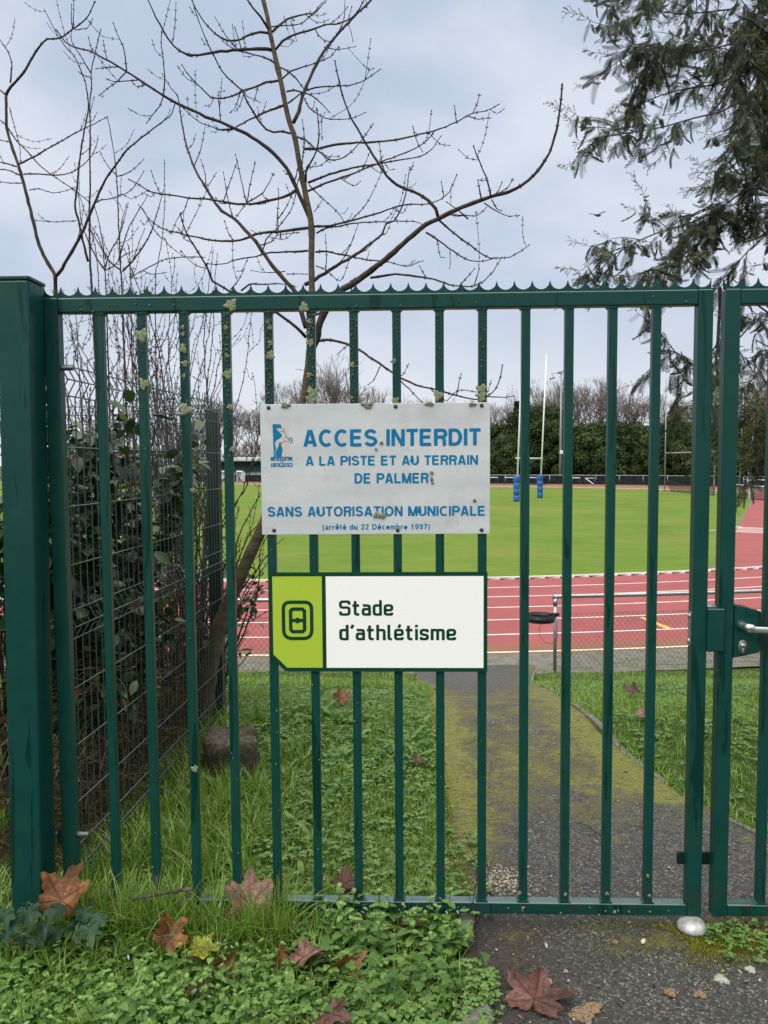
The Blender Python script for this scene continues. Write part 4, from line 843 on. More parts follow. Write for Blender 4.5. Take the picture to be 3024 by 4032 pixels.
MAIN = [
 ('B 965,1600 930,1520 880,1410 835,1310 790,1220 740,1160 660,1080 580,1025 500,970 415,935 310,885 200,850 110,800 0,755 A 1185,695 1010,580 920,520 860,485 800,450 700,395 640,370 530,340 470,300 420,230', 2.0, 1.6, .0125, .003, 1),
 ('A 920,520 910,400 875,290 850,255 825,175', 1.72, 1.7, .0035, .0018, 1), ('A 920,520 850,590 785,640 730,685', 1.72, 1.75, .0033, .0018, 1),
 ('A 1010,580 900,588 820,590 780,575', 1.74, 1.7, .003, .0018, 1), ('A 860,485 780,490 710,498', 1.7, 1.65, .003, .0016, 1),
 ('A 1185,695 1195,600 1185,440 1168,330 1172,240', 1.78, 1.75, .004, .002, 1), ('A 1185,700 1160,770 1110,830 1070,885', 1.78, 1.82, .003, .0018, 1),
 ('B 310,885 310,820 298,740 295,670 330,662', 1.9, 1.88, .003, .0016, 0), ('B 410,935 300,940 240,920 170,895 110,850 50,795', 1.92, 1.8, .0038, .0018, 2),
 ('B 945,1655 850,1665 760,1680 660,1685 560,1700 480,1735 380,1750 260,1745 130,1720 0,1690 A 1200,1665 1100,1610 1050,1545 1010,1490', 2.0, 2.5, .0085, .0025, 3),
 ('B 870,1370 800,1420 720,1440 640,1460 540,1480 440,1480 330,1465 200,1445 80,1435 0,1425 A 1220,1415 1090,1390 1000,1340 940,1305', 2.0, 1.5, .0078, .0025, 3),
 ('A 1365,1435 1340,1520 1300,1570 1240,1690', 1.6, 1.6, .0025, .0015, 1),
 ('F 1205,1290 1187,1235 1166,1155 B 800,2060 740,1990 680,1920 610,1820 560,1750 490,1670 400,1580 320,1530 250,1440 190,1340 120,1220 70,1080 30,900 10,750 0,700 A 1240,640 1180,540', 2.0, 2.4, .0135, .002, 1.5),
 ('F 1230,1370 1247,1337 1259,1271 1301,1181 C 205,1730 310,1670 400,1600 480,1540 560,1470 640,1400 720,1335 795,1300 900,1245 1000,1205 1100,1172 1210,1140 1290,1100 1370,1030 1430,950 1470,860 1495,770 1515,650 1522,580 1528,510', 1.98, 1.5, .021, .0042, 0),
 ('C 795,1300 780,1240 735,1190 680,1155 600,1120 545,1095 490,1045 430,960 365,855 310,760 255,660 215,530 190,430 180,365', 1.75, 1.6, .0085, .003, 1.2),
 ('C 800,1310 880,1380 960,1440 1040,1500 1100,1530 1220,1528 1270,1500 1325,1460', 1.75, 1.9, .0055, .002, .6),
 ('C 720,1380 800,1430 880,1490 960,1540 1030,1552 1120,1535', 1.78, 1.7, .0048, .002, .6),
 ('C 1105,1170 1090,1090 1060,1010 1020,915 1005,875', 1.65, 1.6, .0045, .0025, .5), ('C 1050,1190 1040,1130 1028,1070 1080,1072', 1.66, 1.7, .004, .002, 0),
 ('C 1110,1185 1140,1240 1165,1250', 1.65, 1.7, .003, .0018, 0), ('C 1065,1205 1130,1250 1210,1285 1270,1280', 1.66, 1.72, .0035, .0018, .5),
 ('C 860,1275 960,1280 1020,1280 1075,1235', 1.7, 1.8, .0035, .0018, 1), ('C 970,1300 900,1240 850,1205', 1.7, 1.65, .004, .002, .5),
 ('C 1100,1172 1145,1140 1168,1090', 1.65, 1.62, .003, .0018, 0), ('C 1150,1150 1205,1115 1232,1070', 1.63, 1.6, .003, .0018, 0),
 ('C 390,1650 450,1640 540,1628 620,1635 700,1645 800,1668 860,1690 930,1700 1005,1698 1060,1670 1120,1610 1165,1535', 1.9, 1.7, .0065, .002, 1),
 ('C 920,1695 1005,1600', 1.8, 1.75, .003, .0018, 0), ('C 1005,1698 1035,1600', 1.78, 1.8, .003, .0018, 0), ('C 720,1650 685,1585', 1.8, 1.8, .0028, .0016, 0),
 ('C 0,1690 60,1660 150,1600 250,1545 300,1515 370,1460 460,1390 480,1330 530,1310 560,1270 590,1190 610,1090 622,1000', 2.0, 2.3, .0105, .002, 2.5),
 ('C 50,1345 150,1340 250,1315 350,1290 450,1262 520,1235 600,1215 730,1212 820,1175 860,1140 900,1045', 2.0, 1.7, .0065, .002, 2), ('C 825,1170 812,1085', 1.74, 1.7, .0025, .0016, 0),
 ('C 70,1385 130,1355 220,1340 350,1320 500,1318 640,1312 700,1335', 2.0, 1.8, .0048, .002, 2.5),
 ('C 20,1085 120,1045 250,1005 400,978 480,965 560,950 660,935 740,900 808,810', 2.0, 2.3, .0065, .002, 2),
 ('C 20,1135 120,1090 260,1040 400,985 480,950 560,920 650,885 720,840 770,780', 2.0, 1.8, .0062, .0022, 2),
 ('C 0,885 90,880 180,860 280,850 400,845 540,830 650,805 770,775 900,725 990,675 1070,660 1148,622', 2.0, 1.7, .0075, .002, .8),
 ('C 1000,670 1025,610 1036,565', 1.75, 1.75, .0026, .0016, 0), ('C 970,690 1030,705 1100,702', 1.75, 1.8, .0026, .0016, 0), ('C 900,725 890,635', 1.77, 1.7, .0026, .0016, 0),
 ('C 640,745 655,805 675,860 697,895', 1.8, 1.85, .0025, .0016, 0),
 ('B 840,890 880,800 905,700 940,610 990,500 1040,400 1110,310 1180,230 1240,160 1310,90 1380,25 1440,-40', 2.02, 2.3, .0105, .0055, 1),
 ('B 1060,340 1150,360 1280,340', 2.15, 2.1, .003, .0016, 1), ('B 1180,230 1240,180 1270,290', 2.2, 2.2, .003, .0016, 1), ('B 915,660 1000,635 1100,625 1240,620 1360,580 1460,510', 2.05, 1.9, .0045, .002, 2),
 ('B 710,360 760,300 860,245 990,210 1070,180 1150,175 1230,145 1300,90 1350,0', 2.03, 1.8, .0065, .0025, 1.5), ('B 1000,215 1020,260 1070,300 1110,300', 1.9, 1.9, .003, .0018, 1),
 ('B 690,365 600,355 480,358 360,368 260,380 130,403 60,395 A 1390,405 1300,370 1220,280 1160,180 1110,80 1075,0', 2.03, 1.7, .0095, .003, 1),
 ('B 655,240 600,235 530,250 430,295 360,295 300,265 230,205 160,110 100,0', 2.03, 1.8, .0068, .002, .8), ('B 460,350 440,270 415,205', 1.9, 1.9, .003, .0018, 0),
 ('B 730,585 640,600 550,635 470,660 380,705 300,715 240,705 160,630 90,560 35,480', 2.02, 1.7, .0065, .002, 1.2), ('B 480,660 500,700 540,720 590,740', 1.85, 1.85, .0026, .0016, 1),
 ('B 770,765 680,795 590,835 510,875 440,910 380,945 300,940', 2.0, 2.3, .0065, .0025, 1.5),
 ('B 820,970 760,950 690,962 640,940 590,880 540,800 490,710 470,660 400,600 320,515 260,400 190,260 150,140 110,20', 2.0, 1.6, .0055, .002, 1),
 ('B 705,460 640,420 560,395 440,370 340,310 300,260', 2.03, 2.2, .0048, .0018, 1.5), ('B 660,215 600,120 550,60 500,-10', 2.03, 1.9, .0065, .004, .5),
 ('B 690,230 740,180 820,130 940,100 1000,90 1080,0', 2.03, 2.3, .0068, .002, 1.2), ('B 680,195 800,185 900,170 960,120 1040,30', 2.03, 1.9, .0035, .0018, 2), ('B 820,150 850,230 865,300 820,290', 2.1, 2.1, .003, .0016, 0),
 ('B 760,570 820,520 920,480 1030,450 1110,410 1160,350', 2.02, 1.9, .0042, .002, 1), ('B 790,665 840,655 900,670 960,690 1020,730 1095,810', 2.0, 1.9, .005, .002, 3),
 ('B 800,750 880,690 920,660', 2.0, 2.03, .0045, .003, 0), ('B 745,490 800,515 860,570 920,650', 2.0, 2.03, .0045, .003, 0),
 ('B 920,720 950,780 1010,820 1070,855 1190,868 1290,850 1355,820', 2.0, 1.9, .0035, .0018, 1),
 ('B 870,995 920,1015 980,1060 1040,1110 1100,1160 1170,1155 1240,1120 1300,1060 1350,1000 1410,910', 2.0, 1.75, .005, .002, 1),
 ('B 945,1820 850,1825 760,1830 640,1840 560,1865 500,1870 400,1895 330,1915 220,1915', 2.0, 1.6, .0055, .002, 2),
 ('B 620,1810 640,1740 700,1680 760,1610 820,1530 850,1440', 2.2, 2.1, .0038, .002, 2), ('B 600,1780 680,1760 720,1710 790,1700 870,1690', 2.2, 2.1, .0035, .0018, 3),
 ('B 500,1470 560,1440 620,1400 690,1270', 1.75, 1.7, .0035, .0018, 1), ('B 500,1470 470,1350 420,1125', 1.75, 1.8, .003, .0018, 0), ('B 500,1470 530,1320 560,1180', 1.75, 1.7, .003, .0018, 0),
 ('B 500,1470 450,1540 420,1580', 1.75, 1.7, .0028, .0018, 1), ('B 330,1465 380,1320 430,1180', 1.7, 1.75, .003, .0018, 0), ('B 200,1370 240,1320 275,1260', 2.3, 2.3, .0026, .0016, 0),
 ('B 1000,1830 1080,1825 1150,1840 1250,1860 1400,1890 C 500,1555 600,1580 700,1550', 2.0, 2.4, .0055, .002, 2),
 ('B 880,1300 910,1150 920,1000 905,880', 2.0, 1.95, .0032, .0018, 1), ('B 930,1320 930,1250 970,1170 1010,1090 1025,980 1010,800', 1.98, 1.8, .0058, .0025, 1),
 ('B 850,1440 870,1330 890,1240 880,1130', 1.97, 1.95, .0028, .0016, 1), ('B 725,1700 728,1600 730,1380', 1.95, 1.95, .003, .0018, .5), ('B 728,1590 790,1500 830,1410', 1.95, 1.95, .003, .0018, 1),
 ('B 990,1540 1050,1450', 2.0, 2.0, .0025, .0016, 0), ('B 950,1340 1050,1440 1150,1530 1230,1640', 2.0, 2.1, .0032, .0018, 1),
 ('D 410,570 480,560 560,575 640,600 720,650 820,715 900,775 970,815 1060,855 1160,880 1260,905 1380,940 1450,950 1520,930 1580,880 1610,800 1622,735', 1.97, 1.6, .0075, .0025, .4),
 ('D 620,590 550,650', 1.9, 1.9, .003, .0018, 0), ('D 825,730 780,830 750,850', 1.85, 1.85, .003, .0018, 0), ('D 960,830 1040,910 1100,970', 1.8, 1.8, .0035, .002, 0),
 ('D 1320,930 1352,790', 1.7, 1.7, .003, .0018, 0), ('D 1520,932 1640,935 1690,930', 1.63, 1.63, .003, .0018, 0), ('D 1160,890 1260,960 1330,890 1440,900', 1.75, 1.7, .003, .0018, 1),
 ('D 340,545 280,480 200,420 150,385 B 445,2130 380,2120 320,2080 250,2040 230,1980 180,1880 120,1790 60,1680 20,1560', 1.97, 1.5, .0095, .0028, 1.5),
 ('D 400,400 520,340 640,250 B 1250,2050 1400,1960 1475,1930', 2.0, 2.3, .006, .003, 1.5),
 ('B 1030,2010 1110,1950 1180,1900 1240,1810 1275,1720', 2.0, 1.9, .0035, .0018, 2), ('B 1000,1930 1080,1960 1180,2040 1240,1900', 2.0, 2.1, .003, .0018, 2),
 ('B 790,1990 870,1990 930,1990', 2.0, 2.05, .003, .0018, 1), ('B 780,1970 700,1980 600,1975 540,1965', 2.2, 2.2, .003, .0016, 2), ('B 380,2105 430,2050 480,1960', 1.9, 1.9, .003, .0018, 1),
 ('B 460,2110 520,2065 640,2065 760,2060 850,2080', 1.9, 2.0, .005, .002, 1),
]
for sp_, y0, y1, r0, r1, dn in MAIN: limb(sp_, y0, y1, r0 * 1.04, r1 * 1.05, tree, dens=dn * 1.6 + 1.0)
# thin saplings in the corner behind the wire fence
SAPL = [
 ('pale grey stemmed sapling forking into two long arms over the gate post', (-1.75, 3.0), [
  ('F 250,2780 245,2300 225,1700 217,1155 A 400,2010 330,1880 275,1750 240,1600 200,1440 160,1290 120,1160 80,1040 50,930 45,760 45,690', 3.0, 3.0, .021, .0085, .3),
  ('A 45,690 80,630 170,530 240,410 310,310 345,285 420,280 480,250 525,210 600,160 650,100 685,20', 3.0, 2.8, .0085, .003, .8), ('A 525,210 520,120 518,40', 2.85, 2.85, .003, .002, 0), ('A 530,205 535,100 535,-10', 2.85, 2.9, .0035, .002, 0),
  ('A 540,215 630,205 670,140', 2.85, 2.8, .003, .0018, 0), ('A 45,690 20,670 -20,640', 3.0, 3.1, .006, .004, 0), ('A 75,600 85,480 60,380 -5,280', 3.0, 3.0, .005, .0025, 1),
  ('A 140,1190 240,1140 380,1060 540,970 660,910 775,850', 3.0, 2.7, .0058, .002, .8), ('A 120,1210 60,1190 -10,1175', 3.0, 2.9, .0048, .003, 0), ('A 140,1270 60,1235 -10,1228', 3.0, 3.1, .0048, .003, 0),
  ('A 170,1265 280,1262 380,1272 480,1265 560,1230 650,1150 700,1060 710,990', 3.0, 3.2, .005, .002, 1), ('A 60,930 110,1010 180,1080 300,1210 420,1300 540,1380 640,1460', 3.0, 3.3, .004, .003, .8),
  ('A 400,2010 450,1950 520,1830 600,1680 650,1560 720,1400 780,1280 840,1200 920,1090 1000,1020 1110,935 1200,870 1250,820 1270,755', 3.0, 2.7, .0105, .003, .6),
  ('A 210,1380 280,1370 380,1400 460,1390 540,1360', 3.0, 2.9, .003, .0018, 1), ('A 160,1330 80,1330 0,1320', 3.0, 3.0, .0035, .0025, 0), ('A 70,780 100,900 140,1050 150,1170', 3.0, 3.0, .003, .002, 1)]),
 ('straight thin sapling in the middle of the thicket, rising highest beside the forked one', (-1.5, 3.4), [
  ('F 430,2750 400,2000 375,1400 362,1155 A 655,1900 650,1700 650,1500 655,1300 650,1100 655,900 650,770 665,620 660,530 690,390 730,220', 3.4, 3.4, .0165, .003, .6), ('A 660,530 600,430 520,300 520,230', 3.4, 3.3, .004, .002, .5),
  ('A 655,560 600,545 570,520', 3.4, 3.3, .003, .0018, 0), ('A 640,1900 600,1740 570,1600 545,1500 560,1350 580,1150 610,950 640,800 630,650 600,540 545,420 440,290 325,75', 3.4, 3.1, .0085, .002, .6),
  ('A 680,1480 720,1455 850,1430 960,1370 1040,1250', 3.4, 3.2, .004, .002, 1), ('A 655,1650 700,1850 720,2130', 3.4, 3.3, .003, .003, 0), ('A 555,1600 400,1610 250,1600', 3.4, 3.4, .003, .002, 1)]),
 ('dark thin sapling forking low just above the spikes of the gate', (-1.35, 3.1), [
  ('F 470,2760 440,1900 418,1155 A 762,1950 740,1800 700,1700 640,1600 575,1420', 3.1, 3.1, .0125, .002, 1), ('A 762,1960 700,1870 640,1750 590,1600 570,1420', 3.1, 3.0, .005, .002, 1), ('A 765,1880 740,1740 710,1580 680,1480', 3.1, 3.2, .005, .002, 1),
  ('A 762,1950 800,1830 870,1700 930,1480', 3.1, 3.2, .005, .002, 2), ('A 770,1960 840,1920 900,1850 1020,1810', 3.1, 3.0, .004, .002, 2)]),
 ('lichen spotted sapling with upswept arms standing right of the thicket middle', (-1.2, 3.2), [
  ('F 560,2760 510,1900 480,1155 A 875,1960 870,1800 860,1600 855,1450 845,1280 825,1100 800,950 780,850', 3.2, 3.2, .0135, .0025, 2), ('A 875,1960 800,1900 700,1740 650,1650', 3.2, 3.1, .005, .0025, 1),
  ('A 890,1970 960,1900 1030,1800 1090,1700 1130,1580 1185,1390', 3.2, 3.0, .0062, .002, 1), ('A 845,1280 920,1260 1000,1200 1040,1160', 3.2, 3.2, .004, .002, 1), ('A 850,1280 780,1200 730,1110', 3.2, 3.2, .003, .002, 1),
  ('A 860,1890 900,1760 940,1640 1000,1540 1070,1420', 3.2, 3.3, .005, .002, 2), ('A 960,1900 1010,1760 1050,1660', 3.2, 3.2, .0035, .002, 1), ('A 870,1700 890,1580 920,1480', 3.2, 3.2, .003, .0018, 1)]),
 ('low sapling with one long side branch nearly touching the gate spikes', (-1.0, 3.0), [
  ('F 560,2700 530,1900 516,1155 A 950,2020 1040,1960 1120,1920 1200,1880 1360,1865 1475,1870', 3.0, 2.6, .0085, .0025, 1.5), ('A 950,2030 940,1880 935,1790', 3.0, 3.0, .0042, .002, 2), ('A 1040,1965 1100,1990 1200,1980', 2.9, 2.9, .003, .002, 1)]),
 ('whip thin reddish sapling rising straight, right of the other saplings', (-1.0, 3.3), [
  ('F 640,2700 622,1900 612,1155 A 1150,1900 1180,1700 1195,1450 1193,1165', 3.3, 3.3, .0072, .002, .6), ('A 1170,1730 1100,1640 1040,1520', 3.3, 3.2, .0035, .002, 1), ('A 1180,1720 1250,1800 1330,1860', 3.3, 3.3, .003, .0018, 1)]),
]
for lab, (bx, by), lst in SAPL:
    t = thing('sapling', lab, 'sapling', (bx, by, float(hT(by))), 'saplings in the corner')
    for k, (sp_, y0, y1, r0, r1, dn) in enumerate(lst): limb(sp_, y0, y1, r0 * 1.1, r1 * 1.1, t, 'stem' if k == 0 else 'branch', dn * 1.3 + .3, M['bark'] if k == 0 else M['twig'])
# multi-stemmed bare shrubs filling the corner
def shrub(label, c, nst, hgt, spread, seed, group, lean=(0, 0), tw=5):
    g = np.random.default_rng(seed); t = thing('bare_shrub', label, 'shrub', (c[0], c[1], float(hT(c[1]))), group)
    for k in range(nst):
        a = g.uniform(0, 2 * np.pi); h_ = hgt * g.uniform(.55, 1); s_ = spread * g.uniform(.2, 1)
        e = np.array([math.cos(a) * s_ + lean[0] * h_, math.sin(a) * s_ * .6 + lean[1] * h_, h_]); z0 = float(hT(c[1]))
        B0 = np.array([c[0] + g.normal(0, .05), c[1] + g.normal(0, .05), z0 - .03]); mid = B0 + e * np.array([.35, .35, .55]) + g.normal(0, .05, 3)
        P_ = smooth_line([B0, mid, B0 + e * np.array([.7, .7, .8]) + g.normal(0, .05, 3), B0 + e], .05); R_ = np.linspace(g.uniform(.006, .011), .002, len(P_))
        P_[1:-1] += g.normal(0, .003, (len(P_) - 2, 3)); b = MB(); tube(b, P_, R_, 6); buds(b, P_, R_, .07)
        for _ in range(g.poisson(tw)):
            q = g.integers(len(P_) // 3, len(P_)); d = g.normal(size=3); d[2] = abs(d[2]) * .9 + .2; d /= np.linalg.norm(d); l = g.uniform(.12, .45)
            Q = smooth_line([P_[q], P_[q] + d * l * .5, P_[q] + d * l * .8 + np.array([0, 0, .3 * l])], .04); Q[1:] += g.normal(0, .004, (len(Q) - 1, 3)); rr = np.linspace(R_[q] * .65, .0014, len(Q))
            tube(b, Q, rr, 5, False); buds(b, Q, rr, .05); twigs(b, Q, rr, 4.0, (.04, .13))
        b.build('stem', M['bark'] if k % 2 else M['twig'], t)
shrub('lichen crusted bare shrub spreading right past the fence corner post', (-1.28, 2.2), 9, 1.9, .35, 31, 'bare shrubs in the corner', (.34, 0), 6)
shrub('tangled bare shrub filling the corner between the two wire fences', (-1.38, 2.35), 13, 2.75, .8, 32, 'bare shrubs in the corner')
shrub('bare shrub pressed against the slanting wire fence near its middle', (-1.45, 1.35), 9, 2.3, .6, 33, 'bare shrubs in the corner')
shrub('twiggy bare shrub standing beyond the crossing wire fence', (-1.9, 2.75), 14, 2.9, .9, 34, 'bare shrubs in the corner')
shrub('bare shrub with crossing twigs reaching above the gate between the thin saplings', (-1.8, 3.4), 18, 3.3, .8, 36, 'bare shrubs in the corner')
shrub('upright bare shrub of close straight shoots behind the thin saplings', (-1.55, 2.9), 18, 3.15, .6, 37, 'bare shrubs in the corner')
shrub('tall bare shrub behind the gate post, twigs fanning over its cap', (-2.15, 2.7), 15, 3.0, .7, 39, 'bare shrubs in the corner')
shrub('low bare shrub close behind the gate post, lichen on its twigs', (-1.75, .75), 7, 2.3, .4, 35, 'bare shrubs in the corner', (-.05, 0))
# ================================================================== GRASS, WEEDS, LEAVES
gv = np.random.default_rng(77)
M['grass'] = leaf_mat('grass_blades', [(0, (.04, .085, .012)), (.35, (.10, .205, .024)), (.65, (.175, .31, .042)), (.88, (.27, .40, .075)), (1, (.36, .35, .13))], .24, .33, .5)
M['weed'] = leaf_mat('weed_leaves', [(0, (.03, .075, .016)), (.4, (.088, .185, .040)), (.75, (.175, .30, .072)), (.95, (.27, .39, .11)), (1, (.42, .36, .40))], .42, .3)
def blades(mb, P_, h, az, lean, w, seg, rnd, twist=None):
    n = len(P_); t = np.linspace(0, 1, seg + 1)[None]; d = np.stack([np.cos(az), np.sin(az), np.zeros(n)], 1); s_ = np.stack([-np.sin(az), np.cos(az), np.zeros(n)], 1)
    if twist is not None: s_ = s_ * np.cos(twist)[:, None] + d * np.sin(twist)[:, None]
    up = h[:, None] * (t - .38 * np.clip(lean, 0, 1.6)[:, None] * t ** 2.2); out = h[:, None] * lean[:, None] * t ** 1.8 * .85
    c = P_[:, None] + d[:, None] * out[..., None]; c[..., 2] += up
    ww = w[:, None] * np.clip(1 - t ** 1.7, 0, 1) * (.55 + .9 * t * (1 - t) * 2); ww[:, 0] = w * .55
    A = c[:, :-1] + s_[:, None] * ww[:, :-1, None]; B_ = c[:, :-1] - s_[:, None] * ww[:, :-1, None]
    k = 2 * seg + 1; V = np.empty((n, k, 3)); V[:, 0:2 * seg:2] = A; V[:, 1:2 * seg:2] = B_; V[:, -1] = c[:, -1]
    o = (np.arange(n) * k)[:, None]; q = np.arange(seg - 1) * 2
    F4 = (o[..., None] + np.stack([q, q + 1, q + 3, q + 2], -1)[None]).reshape(-1, 4); F3 = o + np.array([[2 * seg - 2, 2 * seg - 1, 2 * seg]])
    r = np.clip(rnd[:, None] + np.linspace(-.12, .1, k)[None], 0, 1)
    fs = [F3] if seg == 1 else [F4, F3]
    mb.add(V.reshape(-1, 3), fs, r.ravel())
def keep_lawn(x, y, m_=0.0):
    return ~((x > path_l(y) - m_) & (x < path_r(y) + .05 + m_))
def zg(x, y): return hG(x, y) - .004
def patch(x, y, s_=2.3, o=0): return .5 + .25 * np.sin(x * s_ + 1.3 * np.sin(y * s_ * .8 + o) + o) + .25 * np.sin(y * s_ * 1.4 + 1.1 * np.sin(x * s_ * 1.2 + 2 + o))
# tall tufts: left fore strip, along the fence foot, round the stone
tuft = []
def tufts(n, xr, yr, hm, per=14, cond=None):
    x = gv.uniform(*xr, n); y = gv.uniform(*yr, n)
    if cond is not None: k = cond(x, y); x, y = x[k], y[k]
    n = len(x); xx = np.repeat(x, per) + gv.normal(0, .014, n * per); yy_ = np.repeat(y, per) + gv.normal(0, .014, n * per)
    hh = np.repeat(gv.uniform(.6, 1.15, n), per) * hm * gv.uniform(.5, 1.1, n * per); tuft.append((xx, yy_, hh))
tufts(150, (-1.5, -.25), (-.2, .16), .17, 13)
tufts(170, (-1.12, -.36), (-.13, -.015), .235, 15)
tufts(90, (-1.6, -.5), (-.6, -.2), .12, 13)
tufts(650, (-1.15, -.3), (.15, 1.9), .21, 14, lambda x, y: x < -1.0 + .45 * (1.9 - y) / 1.7 + gv.normal(0, .08, len(x)))
tufts(260, (-1.1, .1), (.1, 2.2), .10, 12)
tufts(70, (-1.05, -.5), (.85, 1.5), .17, 12)
tufts(120, (-2.4, -1.25), (-.5, 2.4), .16, 12)
yk = gv.uniform(.6, 6.5, 330); tuft.append((np.repeat(path_r(yk) + gv.normal(.045, .02, 330), 11) + gv.normal(0, .014, 3630), np.repeat(yk, 11) + gv.normal(0, .014, 3630), gv.uniform(.03, .085, 3630)))
yk = gv.uniform(.1, 6.5, 300); tuft.append((np.repeat(path_l(yk) - gv.normal(.0, .022, 300), 11) + gv.normal(0, .014, 3300), np.repeat(yk, 11) + gv.normal(0, .014, 3300), gv.uniform(.03, .085, 3300)))
tufts(150, (1.25, 3.4), (.5, 3.0), .09, 12, lambda x, y: keep_lawn(x, y, .03))
xx = np.concatenate([t[0] for t in tuft]); yv = np.concatenate([t[1] for t in tuft]); hh = np.concatenate([t[2] for t in tuft]); n = len(xx)
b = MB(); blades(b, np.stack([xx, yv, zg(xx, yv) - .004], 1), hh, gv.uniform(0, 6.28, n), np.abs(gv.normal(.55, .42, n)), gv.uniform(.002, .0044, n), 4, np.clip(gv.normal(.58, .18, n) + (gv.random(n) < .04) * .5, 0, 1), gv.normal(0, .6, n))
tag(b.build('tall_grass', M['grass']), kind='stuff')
# lawn
def lawn(name, n, xr, yr, h0, h1, wm, seg, dens=None, base_r=.5):
    x = gv.uniform(*xr, n); y = yr[0] + (yr[1] - yr[0]) * gv.random(n) ** 1.15
    k = keep_lawn(x, y, -.02 + gv.normal(0, .025, n)) & ((y < 8.28) | (x > 99))
    if dens is not None: k &= gv.random(n) < dens(x, y)
    x, y = x[k], y[k]; n = len(x); pt_ = patch(x, y)
    hh = gv.uniform(h0, h1, n) * (.7 + .6 * pt_)
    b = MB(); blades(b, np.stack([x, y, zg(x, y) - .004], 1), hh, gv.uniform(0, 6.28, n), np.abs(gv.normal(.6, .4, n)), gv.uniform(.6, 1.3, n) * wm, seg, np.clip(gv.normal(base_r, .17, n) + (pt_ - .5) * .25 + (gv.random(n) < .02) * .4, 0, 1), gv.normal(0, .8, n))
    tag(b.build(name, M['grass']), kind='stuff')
lawn('lawn_grass', 52000, (-1.25, .22), (.05, 2.8), .025, .075, .0021, 3, base_r=.62)
lawn('lawn_grass', 52000, (1.0, 3.6), (.4, 3.6), .025, .065, .0022, 3, base_r=.62)
lawn('slope_grass', 60000, (-4.6, 6.8), (2.3, 8.35), .04, .085, .0042, 2, base_r=.6)
lawn('slope_grass', 30000, (-2.6, 3.8), (2.0, 5.5), .03, .075, .0032, 2, base_r=.56)
lawn('fore_grass', 26000, (-1.7, .17), (-.8, .05), .04, .125, .0021, 4, dens=lambda x, y: .25 + .75 * (patch(x, y, 4, 5) > .5), base_r=.6)
# sprouts along the meeting of grass and asphalt
# ---- weed prototypes: (V, F list, rnd)
def leaf_geo(outl, fold=.25, droop=.35):
    """outl: [(x along, half width)] -> verts, quads; one leaf of unit length along +x"""
    x = np.array([p[0] for p in outl]); w = np.array([p[1] for p in outl]); n = len(x)
    z = -droop * x ** 2 * .5
    V = np.vstack([np.stack([x, np.zeros(n), z], 1), np.stack([x, w, z + fold * w], 1), np.stack([x, -w, z + fold * w], 1)])
    i = np.arange(n - 1); F = np.vstack([np.stack([i, i + 1, n + i + 1, n + i], -1), np.stack([i, 2 * n + i, 2 * n + i + 1, i + 1], -1)])
    return V, F
HEART = [(0, .05), (-.02 + .1, .34), (.32, .44), (.6, .36), (.84, .18), (1, .0)]
ROUND = [(0, .04), (.15, .28), (.4, .46), (.65, .47), (.88, .3), (1, .06)]
LANCE = [(0, .03), (.2, .07), (.4, .11), (.6, .14), (.8, .12), (.93, .06), (1, 0)]
DANDE = [(0, .03), (.12, .05), (.2, .10), (.27, .05), (.38, .13), (.46, .07), (.58, .17), (.66, .09), (.8, .16), (.93, .08), (1, 0)]
def rot_z(a): return np.array([[math.cos(a), -math.sin(a), 0], [math.sin(a), math.cos(a), 0], [0, 0, 1.]])
def rot_y(a): return np.array([[math.cos(a), 0, math.sin(a)], [0, 1, 0], [-math.sin(a), 0, math.cos(a)]])
def proto(fn, seed):
    mb = MB(); fn(mb, np.random.default_rng(seed)); V = np.concatenate(mb.v); return V, {k: np.concatenate(f) for k, f in mb.f.items()}, np.concatenate(mb.r)
def put_leaf(mb, outl, at, az, el, size, rnd, fold=.25, droop=.5):
    V, F = leaf_geo(outl, fold, droop); V = V * size @ rot_y(-el).T @ rot_z(az).T + np.array(at); mb.add(V, F, rnd)
def nettle(mb, g):
    h = g.uniform(.05, .11); top = np.array([g.normal(0, .015), g.normal(0, .015), h]); nn_ = 4; a0 = g.uniform(0, 6)
    tube(mb, [(0, 0, 0), top * .5 + g.normal(0, .003, 3), top], .0011, 4, False, rnd=.35)
    for k in range(nn_):
        t = .3 + .7 * k / (nn_ - 1); at = top * t; sz = [.021, .020, .016, .011][k] * g.uniform(.85, 1.2)
        for q in (0, 1): put_leaf(mb, HEART, at, a0 + k * 1.57 + q * 3.14 + g.normal(0, .2), g.uniform(-.2, .35) + .25 * (k == 3), sz, np.clip(.38 + .12 * k + g.normal(0, .08), 0, .94))
    for q in range(2): put_leaf(mb, HEART, top, a0 + 1 + q * 3.14, .7, .008, .85)
def nettle_fl(mb, g):
    nettle(mb, g); top = np.concatenate(mb.v)[:, 2].max()
    for q in range(g.integers(1, 4)): a = g.uniform(0, 6); put_leaf(mb, [(0, .1), (.5, .2), (1, .12)], (0.004 * math.cos(a), .004 * math.sin(a), top - .004), a, .9, .0065, 1.0)
def clover(mb, g):
    for _ in range(5):
        a = g.uniform(0, 6.28); r = g.uniform(.004, .03); hgt = g.uniform(.018, .05); tip = np.array([r * math.cos(a), r * math.sin(a), hgt])
        tube(mb, [(0, 0, 0), tip * np.array([.6, .6, .55]), tip], .0007, 3, False, rnd=.4); c0 = g.normal(.55, .12)
        for q in range(3): put_leaf(mb, ROUND, tip, a + q * 2.094, g.uniform(-.1, .2), g.uniform(.009, .014), np.clip(c0 + g.normal(0, .05), 0, .92), .3, .2)
